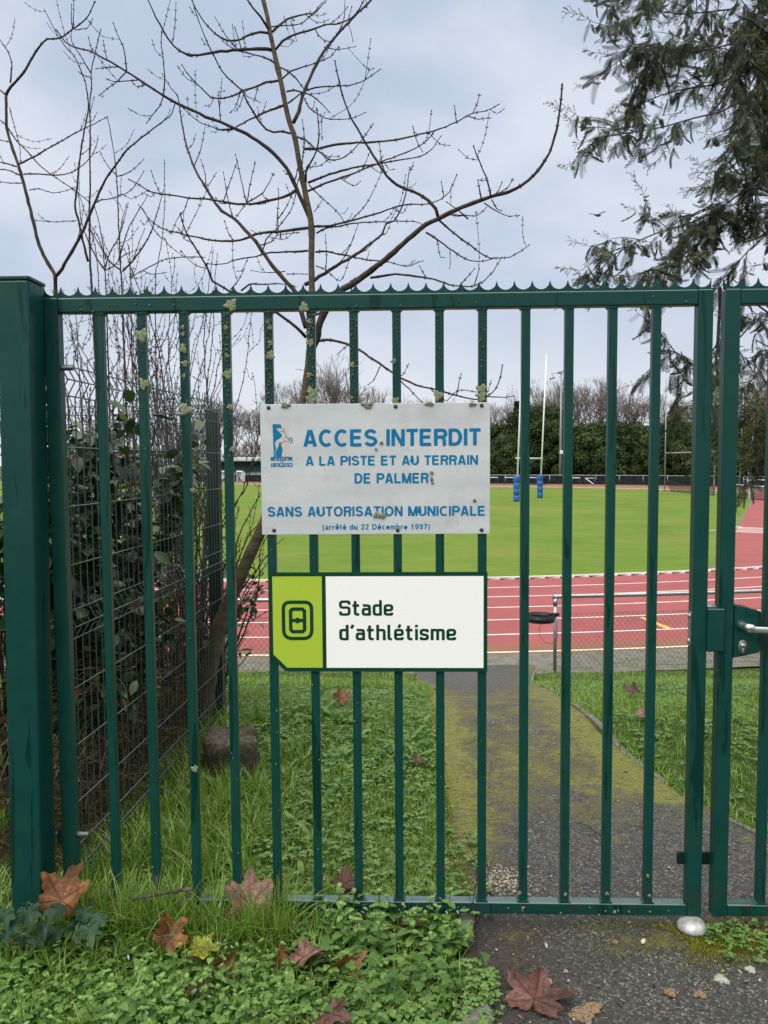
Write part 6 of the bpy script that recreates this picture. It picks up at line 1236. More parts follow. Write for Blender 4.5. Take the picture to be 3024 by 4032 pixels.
for q in np.arange(60, s_[-1], 3.0):
    c = np.array([np.interp(q, s_, ln_[:, k]) for k in (0, 1)]); c = c - (c - CB) / np.linalg.norm(c - CB) * .05; b = MB(); tube(b, [(*c, ZF - .1), (*c, ZF + 1.1)], .03, 6); b.build('post', M['steel'], ff)

# bare trees of the skyline
M['far_bark'] = mat('far_bark', (.10, .08, .07), .95, 0, .1); base(M['far_bark'], ramp(M['far_bark'], noise(M['far_bark'], .6, 3), [(.3, (.13, .105, .092)), (.7, (.22, .185, .165))]))
def skyline_tree(H_, seed, spread=.5, depth_=7, rt=.0135):
    g = np.random.default_rng(seed); tr = MB(); cr_ = MB()
    def grow(p, d, l, r, lev):
        q = p + d * l; m_ = (p + q) / 2 + g.normal(0, .04 * l, 3)
        tube(tr if lev < 2 else cr_, [p, m_, q], [r, r * .85, r * .72], 5 if lev < 2 else 3, False)
        if lev >= depth_: return
        k = 3 if lev < 4 else (2 if g.random() < .75 else 3)
        for c_ in range(k):
            dv_ = g.normal(size=3); dv_ -= d * (dv_ @ d); dv_ /= np.linalg.norm(dv_); nd = d + dv_ * spread * g.uniform(.55, 1.25); nd[2] += .13; nd /= np.linalg.norm(nd)
            grow(q - d * l * g.uniform(0, .35) * (c_ > 0), nd, l * g.uniform(.66, .86), max(r * .62, rt), lev + 1)
    grow(np.zeros(3), np.array([0, 0, 1.0]), H_ * .24, H_ * .016, 0); return tr, cr_
kinds = {}
for nm, (seed, sp) in dict(a=(3, .48), b=(8, .58), c=(15, .42), d=(23, .52)).items():
    tr, cr_ = skyline_tree(15.0, seed, sp); top = max(v.max(0)[2] for v in cr_.v); kinds[nm] = (tr, cr_, top)
TREES = [(2000, 1575, 'a', 66), (2075, 1512, 'b', 68), (2150, 1478, 'c', 66), (2215, 1520, 'd', 70), (2275, 1502, 'a', 66), (2335, 1472, 'c', 67), (2400, 1490, 'b', 66), (2465, 1500, 'd', 68), (2530, 1545, 'a', 70), (2595, 1535, 'c', 66), (2655, 1575, 'b', 72),
         (2960, 1425, 'b', 52), (3050, 1450, 'd', 56), (2875, 1560, 'a', 68), (1330, 1402, 'd', 64), (1235, 1425, 'b', 62), (1150, 1485, 'a', 66), (1440, 1505, 'c', 68), (1080, 1560, 'd', 70), (1000, 1572, 'b', 66), (920, 1590, 'c', 66), (840, 1560, 'a', 64), (1540, 1545, 'b', 72), (1640, 1560, 'a', 70), (1730, 1550, 'd', 72), (1830, 1560, 'c', 70), (1900, 1575, 'b', 72), (760, 1610, 'd', 68), (680, 1625, 'b', 66), (600, 1640, 'a', 66), (500, 1640, 'c', 66), (380, 1650, 'd', 66)]
WHERE = ['behind the left rugby post pad', 'between the two rugby posts', 'just right of the taller rugby post', 'behind the floodlight pole', 'just right of the floodlight pole', 'highest over the right hedge', 'second right of the floodlight gap', 'in the third gap from the meeting stiles', 'beside the steel goal frame', 'left of the tall steel goal upright', 'right of the tall steel goal upright',
         'largest crown, right of the second gate leaf stile', 'at the photo edge over the mimosa', 'low one right of the tower block', 'tallest over the access sign, right of the trunk', 'just left of the leaning trunk above the sign', 'left of the trunk, over the sign corner', 'right above the sign between two bars', 'low over the sign left edge', 'over the grandstand roof right end', 'over the grandstand roof beside the fence post', 'behind the fence corner post', 'small one above the sign middle', 'small one above the sign, right of middle', 'small one above the sign right half', 'small one over the sign right corner', 'faint one right of the access sign', 'behind the thicket near the fence post', 'behind the thicket, second from the fence post', 'behind the thicket middle', 'behind the thicket left part', 'behind the evergreen shrub']
protoT = {}
for (px, py, kd, R), wh in zip(TREES, WHERE):
    p = ring_hit(px, R + 14); zt = z_at(px, py, p); tr, cr_, top = kinds[kd]; sc = (zt - ZF) / top
    lab = 'leafless tree on the skyline, ' + wh
    if kd not in protoT:
        o = thing('skyline_tree', lab, 'tree', (0, 0, 0), 'bare trees on the skyline'); tr.build('trunk', M['far_bark'], o); cr_.build('crown', M['far_bark'], o); protoT[kd] = o
    else:
        o = copy_tree(protoT[kd]); o['label'] = lab
    o.location = (p[0], p[1], ZF - .05); o.scale = (sc, sc, sc); o.rotation_euler = (0, 0, px * .37)
# brown winter hedge behind the grandstand
b = MB(); g = np.random.default_rng(9); h0, h1 = ring_hit(520, 64), ring_hit(1700, 64)
for k in range(5200):
    p = h0 + (h1 - h0) * g.random() + g.normal(0, 1.2, 2); z = ZF + g.random() ** .8 * 6.2 * (.8 + .2 * math.sin(p[0] * .4)); d = g.normal(0, .4, 3) + np.array([0, 0, .8]); d /= np.linalg.norm(d); l = g.uniform(.8, 2.2)
    tube(b, [(*p, z), np.array([*p, z]) + d * l], [.05, .022], 3, False)
tag(b.build('winter_hedge', M['far_bark'], base=(*((h0 + h1) / 2), ZF)), 'dense brown leafless hedge behind the red grandstand', 'hedge')

# umbrella pines and evergreen hedge
M['pine'] = leaf_mat('pine_needles', [(0, (.015, .025, .009)), (.45, (.036, .058, .019)), (.8, (.068, .104, .034)), (1, (.10, .14, .048))], .7, .12, .15)
M['pine_trunk'] = mat('pine_trunk_bark', (.05, .035, .025), .9)
def pine(label, px, top, wpx, R, seed, low=.12, spire=False, group='evergreen trees behind the perimeter fence', name='pine_tree'):
    g = np.random.default_rng(seed); p = ring_hit(px, R); dist = np.linalg.norm(p - CAM[:2]); W = wpx / FPX * dist / 2; Ht = z_at(px, top, p) - ZF
    t = thing(name, label, 'tree', (*p, ZF), group); b = MB(); tube(b, smooth_line([(*p, ZF - .2), (p[0] + g.normal(0, .2), p[1], ZF + Ht * .4), (*p, ZF + Ht * .75)], .6), .16, 8); b.build('trunk', M['pine_trunk'], t)
    b = MB(); nl = 22 if not spire else 12; C = []
    for k in range(nl):
        f = (k + .5) / nl
        if spire: C.append((g.normal(0, .12) * W, g.normal(0, .12) * W, Ht * (.25 + .72 * f), W * (1.05 - .9 * f), .9))
        else:
            a = k * 2.4; zz = low + (.93 - low) * f; rr = W * math.sqrt(max(0, 1 - ((zz - .40) / .62) ** 2)) * .72; C.append((rr * math.cos(a), rr * math.sin(a), Ht * (zz + g.normal(0, .025)), W * g.uniform(.34, .52), Ht * .15))
    for cx, cy, cz, r, rz in C:
        n = 520; u = g.normal(size=(n, 3)); u /= np.linalg.norm(u, axis=1)[:, None]; s_ = g.uniform(.62, 1.06, n) ** .7
        q = u * s_[:, None] * np.array([r, r, min(rz, r) if not spire else r]) + np.array([p[0] + cx, p[1] + cy, ZF + cz]); q[:, 2] = np.minimum(q[:, 2], ZF + Ht * (1.0 + .02 * g.normal(size=n)))
        a = np.cross(u, g.normal(size=(n, 3))); a /= np.linalg.norm(a, axis=1)[:, None]; a = a + u * g.uniform(.1, .7, n)[:, None]; a /= np.linalg.norm(a, axis=1)[:, None]; c_ = np.cross(a, u + g.normal(0, .25, (n, 3))); c_ /= np.linalg.norm(c_, axis=1)[:, None]; L_ = g.uniform(.25, .5, n)[:, None]; w_ = g.uniform(.06, .14, n)[:, None]
        V = np.stack([q - c_ * w_, q + c_ * w_, q + a * L_ + c_ * w_ * .4, q + a * L_ - c_ * w_ * .4], 1); o = np.arange(n)[:, None] * 4 + np.arange(4)[None]
        b.add(V.reshape(-1, 3), o, np.repeat(np.clip(g.normal(.45, .14, n) + g.normal(0, .12), 0, 1), 4))
    b.build('crown', M['pine'], t)
PINES = [(1962, 1668, 120, 58, 'at the right edge of the access sign'), (2034, 1572, 44, 60, None), (2062, 1622, 190, 59, 'tall one behind the left rugby post'), (2128, 1597, 200, 60, 'tallest, between the rugby posts'), (2185, 1650, 110, 58, 'tapering down beside the floodlight pole'), (2245, 1690, 110, 60, 'right behind the floodlight pole'),
         (2310, 1672, 180, 57, 'first clump right of the floodlight pole'), (2385, 1664, 170, 58, 'second clump right of the floodlight pole'), (2462, 1668, 170, 57, 'third clump right of the floodlight pole'), (2540, 1684, 160, 58, 'fourth clump right of the floodlight pole'), (2612, 1674, 160, 57, 'behind the tall steel goal upright'), (2644, 1622, 80, 68, 'small dark one standing above the hedge near the tower'), (2690, 1668, 160, 57, 'under the tower block'), (2770, 1676, 170, 57, 'hidden partly by the meeting stiles'), (2850, 1668, 180, 57, 'between the two gate leaves'), (2935, 1662, 180, 57, 'right of the second leaf stile'), (3015, 1655, 190, 57, 'at the photo edge behind the white poles'), (3100, 1650, 190, 57, 'cut off by the photo edge'), (2420, 1710, 150, 55, 'lower front clump near the third bar gap'), (2575, 1715, 150, 55, 'lower front clump left of the steel goal'), (2735, 1715, 150, 55, 'lower front clump behind the crossbar'), (2000, 1720, 140, 56, 'lower front clump beside the left rugby post')]
for k, (px, top, w, R, wh) in enumerate(PINES):
    if wh is None: pine('narrow dark conifer spire rising above the pines beside the left rugby post', px, top, w, R, 300 + k, spire=True, group='evergreen trees behind the perimeter fence')
    else: pine('dark bushy pine behind the fence, ' + wh, px, top, w, R, 300 + k)

# rugby goal
M['white_paint'] = mat('white_gloss_paint', (.72, .73, .74), .4); M['pad'] = mat('blue_padding_vinyl', (.012, .10, .33), .45)
base(M['pad'], ramp(M['pad'], noise(M['pad'], 3, 4, .6), [(.3, (.009, .075, .25)), (.7, (.02, .14, .42))])); bump(M['pad'], noise(M['pad'], 6, 3), .5, .05)
gA, gB = GZ(2033.8, 1975.7, ZF)[:2], GZ(2126, 1962, ZF)[:2]; gd = (gB - gA) / np.linalg.norm(gB - gA)
goal = thing('rugby_goal', 'white rugby goal with tall uprights and blue padding round their feet', 'rugby goal', (*((gA + gB) / 2), ZF))
ZB_ = z_at(2126, 1805, gB)
for p in (gA, gB):
    b = MB(); tube(b, [(*p, ZF - .1), tuple(AY(*((2056, 1385) if p is gA else (2152, 1395)), p[1]))], [.068, .052], 12); b.build('upright', M['white_paint'], goal)
    b = MB(); prof = []
    for k in range(4):
        z = .02 + k * .47; prof += [(.20, z), (.235, z + .05), (.24, z + .25), (.23, z + .42), (.195, z + .465)]
    lathe(b, prof, (*p, ZF), 12); b.build('post_pad', M['pad'], goal)
b = MB(); tube(b, [(*(gA - gd * .1), ZB_), (*(gB + gd * .62), ZB_)], .06, 10); b.build('crossbar', M['white_paint'], goal)
# floodlight
lp_ = ring_hit(2207, 51.5); fl = thing('floodlight', 'tall grey floodlight pole with two lamp heads behind the far fence', 'floodlight', (*lp_, ZF)); M['pole'] = mat('grey_pole_paint', (.3, .32, .34), .5, .4)
zt = z_at(2213, 1469, lp_); b = MB(); tube(b, [(*lp_, ZF - .2), (*lp_, ZF + 8), (*lp_, zt)], [.25, .15, .075], 12); b.build('pole', M['pole'], fl)
b = MB(); tube(b, [(lp_[0] - 1.35, lp_[1], zt - .05), (lp_[0] + 1.35, lp_[1], zt - .05)], .045, 8); b.build('arm', M['pole'], fl)
for sx, dz in ((-1.15, -.75), (-.1, .05), (1.1, -.3)):
    b = MB(); c = np.array([lp_[0] + sx, lp_[1] - .1, zt + dz]); box(b, c[0] - .36, c[0] + .36, c[1] - .3, c[1] + .3, c[2], c[2] + .22, .08, 2, rotm('Y', -.28), c)
    if dz < 0: tube(b, [c + np.array([0, .05, .2]), (c[0], lp_[1], zt - .05)], .03, 6)
    h_ = b.build('lamp_head', M['pole'], fl); b = MB(); box(b, c[0] - .3, c[0] + .3, c[1] - .24, c[1] + .24, c[2] - .012, c[2] - .002, 0, 2, rotm('Y', -.28), c); b.build('lens', M['white_paint'], h_)
zb_ = z_at(2210, 1780, lp_); b = MB(); box(b, lp_[0] - .15, lp_[0] + .35, lp_[1] - .42, lp_[1] - .2, zb_ - .28, zb_ + .2, .03); b.build('switch_box', M['white_paint'], fl)
# hurdles
M['hurdle_blue'] = mat('blue_hurdle_frame', (.015, .06, .25), .5)
HPX = [(1943, 'beside the access sign'), (2004, 'left of the left rugby pad'), (2095, 'between the two rugby pads'), (2266, 'right of the floodlight foot'), (2322, 'its bar fallen aslant'), (2952, 'right of the second leaf stile'), (3004, 'nearest the right photo edge')]
def hurdle(p, label, fallen):
    t = thing('hurdle', label, 'hurdle', (*p, ZF), 'hurdles lined up along the far fence'); e = np.array([-(p - CB)[1], (p - CB)[0]]); e /= np.linalg.norm(e); nr = (CB - p) / np.linalg.norm(CB - p); e = e if e[0] > 0 else -e
    Rz = np.array([[e[0], nr[0], 0], [e[1], nr[1], 0], [0, 0, 1]]); T_ = lambda b: None
    for sx in (-.55, .55):
        b = MB(); box(b, sx - .03, sx + .03, -.03, .03, .03, .86, .008); box(b, sx - .03, sx + .03, -.02, .62, 0, .05, .008); b.v = [v @ Rz.T + np.array([*p, ZF + .01]) for v in b.v]; b.build('upright', M['hurdle_blue'], t)
    b = MB(); box(b, -.62, .62, -.045, -.02, .80, .90, .008)
    if fallen: b = MB(); box(b, -.62, .62, .05, .075, .40, .50, .008, 2, rotm('Y', .62), (0, 0, .45)); box(b, -.62, .62, -.045, -.02, .80, .86, .008)
    b.v = [v @ Rz.T + np.array([*p, ZF + .01]) for v in b.v]; b.build('crossbar', M['white_paint'], t)
for k, (px, wh) in enumerate(HPX): hurdle(ring_hit(px, 47.2), 'white and blue hurdle by the far fence, ' + wh, k == 4)
# steel goal frame with fallen net
M['cage'] = mat('dull_grey_steel', (.33, .35, .38), .5, .5)
pA, pB = GZ(2617, 1934, ZF)[:2], GZ(2810, 1950, ZF)[:2]
M['netting2'] = mat('green_black_net', (.01, .014, .012), .9)
fr = thing('goal_frame', 'tall grey steel goal frame on wheels, its net fallen on the grass', 'goal', (*((pA + pB) / 2), ZF), 'steel frames by the red throwing area'); zc = z_at(2622, 1784, pA)
b = MB(); tube(b, [(*pA, ZF), (*pA, z_at(2632, 1490, pA))], .055, 8); b.build('upright', M['cage'], fr); b = MB(); tube(b, [(*pB, ZF), (pB[0] + .15, pB[1] + .25, zc)], .07, 8); b.build('upright', M['cage'], fr)
b = MB(); tube(b, [(*pA, zc), (pB[0] + .15, pB[1] + .25, zc)], .06, 8); b.build('crossbar', M['cage'], fr)
pC = GZ(2918, 1945, ZF)[:2]; zu = z_at(2640, 1594, pA); b = MB(); tube(b, [(*pA, zu), (*(pA + (pC - pA) * .98), z_at(2910, 1575, pC))], .035, 6); b.build('upper_bar', M['cage'], fr)
for p in (pA, pB):
    b = MB(); tube(b, [(p[0] - .9, p[1], ZF + .1), (p[0] + .35, p[1] - .1, ZF + .12)], .05, 6); ch = b.build('base_bar', M['cage'], fr); b = MB(); lathe(b, [(.14, -.04), (.16, 0), (.14, .04)], (p[0] - .85, p[1], ZF + .15), 12, axis=(0, 1, 0)); b.build('wheel', M['black'], ch)
def net_sheet(mb, P0, P1, P2, P3, nu, nv, r=.012, sag=.15):
    P0, P1, P2, P3 = [np.array(q, float) for q in (P0, P1, P2, P3)]
    def S_(u, v_): q = P0 * (1 - u) * (1 - v_) + P1 * u * (1 - v_) + P2 * u * v_ + P3 * (1 - u) * v_; q[2] = max(q[2] - sag * 4 * u * (1 - u) * (.3 + .7 * v_), ZF + .03); return q
    for k in range(nu + 1): tube(mb, [S_(k / nu, t) for t in np.linspace(0, 1, 4)], r, 3, False)
    for k in range(nv + 1): tube(mb, [S_(t, k / nv) for t in np.linspace(0, 1, 9)], r * (3.5 if k in (0,) else 1), 3, False)
b = MB(); net_sheet(b, (*(pA + np.array([.3, -.8])), ZF + .05), (*(pB + np.array([-.2, -.6])), ZF + .05), (*pB, ZF + .75), (*pA, ZF + 1.25), 60, 12, .012, .25); b.build('fallen_net', M['netting2'], fr)
cg = thing('throwing_cage', 'pair of pale poles with low dark safety net beside the red throwing area', 'safety cage', (*GZ(2945, 1976, ZF)[:2], ZF), 'steel frames by the red throwing area')
pD, pE = GZ(2941, 1973, ZF)[:2], GZ(2950, 1978, ZF)[:2]
for p, x, y, x0 in ((pD, 2950, 1763, 2941), (pE, 2956, 1811, 2950)):
    b = MB(); zt = z_at(x, y, p); tube(b, [(*p, ZF - .1), (p[0] + (x - x0) / FPX * 55 * .6, p[1], zt)], .07, 8); b.build('pole', M['white_paint'], cg)
b = MB(); q0 = GZ(2862, 1960, ZF)[:2]; q1 = GZ(3060, 1975, ZF)[:2]; net_sheet(b, (*q0, ZF + .06), (*q1, ZF + .06), (*q1, ZF + 1.05), (*q0, ZF + 1.05), 80, 10, .010, .0); b.build('safety_net', M['netting2'], cg)
b = MB(); tube(b, [(*q0, ZF + 1.08), (*(q0 + (q1 - q0) * .75), ZF + 1.02)], .05, 6); b.build('net_rail', M['white_paint'], cg)
for x, y, lab in ((2923, 1462, 'tall dark cage pole left of the large bare tree, leaning a little'), (2968, 1470, 'tall pale grey cage pole nearest the right photo edge')):
    p = GZ(x - 14, 1945, ZF)[:2]; b = MB(); tube(b, [(*p, ZF - .2), (p[0] + .25, p[1], z_at(x, y, p))], .055, 8); tube(b, [(*p, ZF - .02), (*p, ZF + .1)], .14, 8); tag(b.build('cage_pole', M['cage'], base=(*p, ZF)), lab, 'pole', 'tall poles of the throwing cage')
# grandstand, dugouts and small goal at the far left
O_ = CB + DD * 55.0; Rz = np.array([[-UU[0], DD[0], 0], [-UU[1], DD[1], 0], [0, 0, 1]])
def to_w(b): b.v = [v @ Rz.T + np.array([*O_, ZF]) for v in b.v]; return b
def along(px): return float((ring_hit(px, 55) - CB) @ -UU)
a0, a1 = along(1420), along(640); pm = ring_hit(950, 55); zr0, zr1 = z_at(950, 1816, pm) - ZF, z_at(950, 1801, pm) - ZF
st = thing('grandstand', 'low red grandstand with pale green roof edge and teal seats across the field', 'grandstand', (*(O_ - UU * (a0 + a1) / 2), ZF))
M['st_red'] = mat('dark_red_wall', (.13, .03, .03), .8); M['st_roof'] = mat('pale_green_roof', (.45, .58, .54), .5); M['seat'] = mat('teal_seats', (.10, .33, .30), .5); M['seat2'] = mat('green_seats', (.015, .19, .09), .5); M['st_grey'] = mat('grey_stand_wall', (.20, .20, .21), .9)
base(M['st_grey'], ramp(M['st_grey'], noise(M['st_grey'], .8, 4), [(.3, (.15, .15, .16)), (.7, (.26, .26, .27))]))
b = MB(); box(b, a0 - .6, a1 + .6, -1.2, 6.5, zr0, zr1, .05); to_w(b).build('roof', M['st_roof'], st)
b = MB(); box(b, a0, a1, 5.6, 6.0, 0, zr0 - .01); to_w(b).build('wall', M['st_red'], st)
zs = z_at(950, 1860, pm) - ZF
b = MB(); box(b, a0, a1, .0, .35, 0, zs - .02, .03); box(b, a0, a1, -.25, -.02, zs * .45, zs * .6, .03); to_w(b).build('front_wall', M['st_grey'], st)
for k in range(4):
    b = MB(); box(b, a0, a1, .4 + k * 1.2, 1.55 + k * 1.2, 0, zs - .45 + k * .38); to_w(b).build('terrace_step', M['st_grey'], st)
    b = MB()
    for x in np.arange(a0 + .4, a1 - .4, .56): box(b, x, x + .46, .75 + k * 1.2, 1.2 + k * 1.2, zs - .449 + k * .38 + .25, zs - .449 + k * .38 + .33); box(b, x, x + .46, 1.201 + k * 1.2, 1.27 + k * 1.2, zs - .449 + k * .38 + .25, zs - .449 + k * .38 + .78)
    tag(to_w(b).build('seats', M['seat2'] if k == 0 else M['seat'], st), kind='stuff')
for x in np.arange(a0 + 2, a1, 5.0): b = MB(); tube(b, [(x, .6, 0), (x, .6, zr0 - .01)], .08, 8); to_w(b).build('pillar', M['st_red'], st)
def dugout(px, R, w, label, hgt=1.75):
    p = ring_hit(px, R); t = thing('dugout', label, 'dugout', (*p, ZF), 'team dugouts across the field'); th = np.linspace(0, np.pi / 2, 10)
    prof = [(0.05 + 1.0 - 1.0 * math.cos(q) * 1.0, hgt * math.sin(q) ** .8) for q in th]; b = MB(); prof = [(1.15, 0), (1.15, hgt * .55), (1.05, hgt * .8), (.85, hgt * .95), (.55, hgt), (.3, hgt * .97), (.3, hgt * .9), (.55, hgt * .93), (.8, hgt * .88), (.97, hgt * .74), (1.06, hgt * .5), (1.06, 0)]
    n = len(prof); V = np.array([(x, y, z) for x in (-w / 2, w / 2) for y, z in prof]); i = np.arange(n); j = (i + 1) % n; b.add(V, np.stack([i, j, j + n, i + n], -1))
    for sx in (-w / 2 - .03, w / 2): b2 = [(y, z) for y, z in prof[:6]] + [(.3, 0)]; m_ = MB(); prism(m_, b2, 0, .03); q = m_.v[0]; b.add(np.stack([q[:, 1] + sx, q[:, 0], q[:, 2]], 1), [f[0] for f in m_.f.values()] if False else [ff_ for f in m_.f.values() for ff_ in f])
    b.v = [v @ Rz.T + np.array([*p, ZF + .01]) for v in b.v]; b.build('shell', M['white_paint'], t, smooth=False); b = MB(); box(b, -w / 2 + .1, w / 2 - .1, .55, .95, .38, .45); b.v = [v @ Rz.T + np.array([*p, ZF + .01]) for v in b.v]; b.build('bench', M['st_grey'], t)
dugout(936, 47, 1.0, 'white rounded team dugout right of the fence corner post'); dugout(878, 47, 2.6, 'white team dugout half hidden by the fence corner post')
p = ring_hit(1030, 44); t = thing('training_goal', 'small white training goal beside the access sign edge across the field', 'goal', (*p, ZF)); q = ring_hit(1080, 44)
for pp in (p, q): b = MB(); tube(b, [(*pp, ZF), (*pp, ZF + 1.55)], .06, 8); b.build('goal_post', M['white_paint'], t)
b = MB(); tube(b, [(*p, ZF + 1.53), (*q, ZF + 1.53)], .06, 8); b.build('crossbar', M['white_paint'], t)
# tower block on the horizon
D_ = 420.0; tw = AY(2683, 1597, D_); te = AY(2905, 1597, D_); zt = tw[2]; bl = thing('tower_block', 'pale concrete tower block standing far off behind the hedge', 'building', ((tw[0] + te[0]) / 2, D_ + 8, -20))
M['tower'] = mat('pale_render', (.36, .335, .315), .9); M['tower2'] = mat('buff_panel', (.34, .29, .225), .9); M['window'] = mat('dark_window', (.06, .07, .085), .15)
b = MB(); box(b, tw[0], te[0], D_, D_ + 16, -20, zt - 1.6); b.build('wall', M['tower'], bl, smooth=False)
b = MB(); box(b, tw[0] + .02, te[0] - .02, D_ - .25, D_ - .003, zt - 4.6, zt - 1.8); box(b, tw[0] + .02, tw[0] + 1.6, D_ - .25, D_ - .003, -10, zt - 4.602); b.build('facade_panel', M['tower2'], bl, smooth=False)
b = MB(); box(b, tw[0] - .4, te[0] + .4, D_ - .5, D_ + 16.4, zt - 1.597, zt); b.build('roof', M['tower2'], bl, smooth=False)
for r in range(9):
    for k, x in enumerate((.6, 4.2, 8.0, 11.6, 15.0, 19, 22.6, 26.4)):
        b = MB(); z = zt - 7.4 - r * 2.9; w = 1.0 if k == 0 else 1.7; box(b, tw[0] + x, tw[0] + x + w, D_ - .30, D_ - .26 if k == 0 else D_ - .004, z, z + 1.35); b.build('window', M['window'], bl, smooth=False)
# bird
bc = AY(2352, 848, 33.0); M['feather'] = mat('dark_feathers', (.05, .05, .055), .7); b = MB()
bd = [(-.20, .0, .0), (-.13, 0, .012), (-.05, 0, .0), (.05, 0, -.008), (.12, 0, -.004), (.165, 0, .012), (.20, 0, .014)]; tube(b, np.array(bd) + bc, [.006, .03, .05, .052, .036, .028, .004], 10)
for sy in (1, -1):
    w_ = np.array([(.09, .03 * sy, .02), (.12, .16 * sy, .10), (.05, .36 * sy, .12), (-.07, .34 * sy, .11), (-.05, .17 * sy, .075), (-.07, .03 * sy, .015)]); Rw = rotm('Z', 1.0); w_ = w_ @ Rw.T if False else w_
    n = 6; V = np.vstack([w_ + [0, 0, .004], w_ - [0, 0, .004]]) @ rotm('Z', 1.15).T + bc; i = np.arange(6); j = (i + 1) % 6; b.add(V, [np.array([[0, 1, 4, 5], [1, 2, 3, 4]]), np.array([[11, 10, 7, 6], [10, 9, 8, 7]]), np.stack([i, i + 6, j + 6, j], -1)])
b.v[0] = (b.v[0] - bc) @ rotm('Z', .35).T + bc
tag(b.build('bird', M['feather'], base=tuple(bc)), 'small dark bird flying with raised wings in the open sky', 'bird')

# ================================================================== MIMOSA at the right
M['mimosa'] = leaf_mat('mimosa_fronds', [(0, (.022, .034, .018)), (.5, (.055, .078, .040)), (.82, (.11, .135, .085)), (1, (.26, .30, .25))], .45, .35, .4)  # silvery end paints wet, backlit reflections into the colour of some fronds
M['buds'] = leaf_mat('mimosa_buds', [(0, (.06, .06, .03)), (.6, (.16, .16, .05)), (1, (.27, .25, .08))], .7, .2, .1)
mg = np.random.default_rng(404)
def frond_proto(seed):
    g = np.random.default_rng(seed); V = []; F = []; n = 13; t = np.linspace(0, 1, n + 1); dr = g.uniform(.15, .5); R = np.stack([t, .06 * np.sin(t * 3 + g.uniform(0, 3)), -dr * t ** 2], 1)
    for k in range(n):                                         # rachis
        o = len(V); w = .010; V += [R[k] + [0, w, 0], R[k] - [0, w, 0], R[k + 1] - [0, w * .7, 0], R[k + 1] + [0, w * .7, 0]]; F.append([o, o + 1, o + 2, o + 3])
    for k in range(1, n + 1):
        l = .25 * math.sin(math.pi * (.18 + .72 * t[k])) ** .7
        for s_ in (1, -1):
            o = len(V); d = np.array([.45, s_ * .9, -g.uniform(.1, .5)]); d /= np.linalg.norm(d); w = np.array([.026, 0, .012]); p = R[k]; m_ = p + d * l * .55; e = p + d * l + np.array([.02, 0, -.05])
            V += [p - w * .6, p + w * .6, m_ + w, m_ - w, e + w * .35, e - w * .35]; F += [[o, o + 1, o + 2, o + 3], [o + 3, o + 2, o + 4, o + 5]]
    return np.array(V), np.array(F)
FP = [frond_proto(k) for k in range(6)]
def spray_proto(seed):
    g = np.random.default_rng(seed); mb = MB(); P_ = smooth_line([(0, 0, 0), (.4, .05, .05), (.75, -.04, .1), (1, 0, .18)], .12); tube(mb, P_, .008, 3, False, rnd=.2)
    for k in range(12):
        p = P_[min(len(P_) - 1, 1 + k * (len(P_) - 1) // 12)]; d = g.normal(size=3); d[0] = abs(d[0]) + .4; d /= np.linalg.norm(d); l = g.uniform(.12, .35); tube(mb, [p, p + d * l], .005, 3, False, rnd=.2)
        for q in np.linspace(.3, 1, 5): c = p + d * l * q + g.normal(0, .018, 3); r = .022; mb.add(c + r * np.array([[1, 0, 0], [-1, 0, 0], [0, 1, 0], [0, -1, 0], [0, 0, 1], [0, 0, -1]]), np.array([[0, 2, 4], [2, 1, 4], [1, 3, 4], [3, 0, 4], [2, 0, 5], [1, 2, 5], [3, 1, 5], [0, 3, 5]]), g.uniform(.5, 1))
    V = np.concatenate(mb.v); return V, {k: np.concatenate(f) for k, f in mb.f.items()}, np.concatenate(mb.r)
SPP = [spray_proto(k) for k in range(5)]
def f2(x, y): return (1512 + .9114 * x, .9114 * y)
def f5(x, y): return (1900 + .6775 * x, 1000 + .6775 * y)
MT = np.array([4.3, 4.0, float(hT(4.0))]); mim = thing('mimosa_tree', 'evergreen mimosa with feathery drooping fronds and flower buds overhanging from the right', 'tree', tuple(MT))
b = MB(); tube(b, smooth_line([MT - [0, 0, .3], MT + [-.1, 0, 1.6], MT + [.1, -.1, 3.4], MT + [0, 0, 5.6]], .1), np.linspace(.16, .07, len(smooth_line([MT - [0, 0, .3], MT + [-.1, 0, 1.6], MT + [.1, -.1, 3.4], MT + [0, 0, 5.6]], .1))), 12); b.build('trunk', M['trunk'], mim)
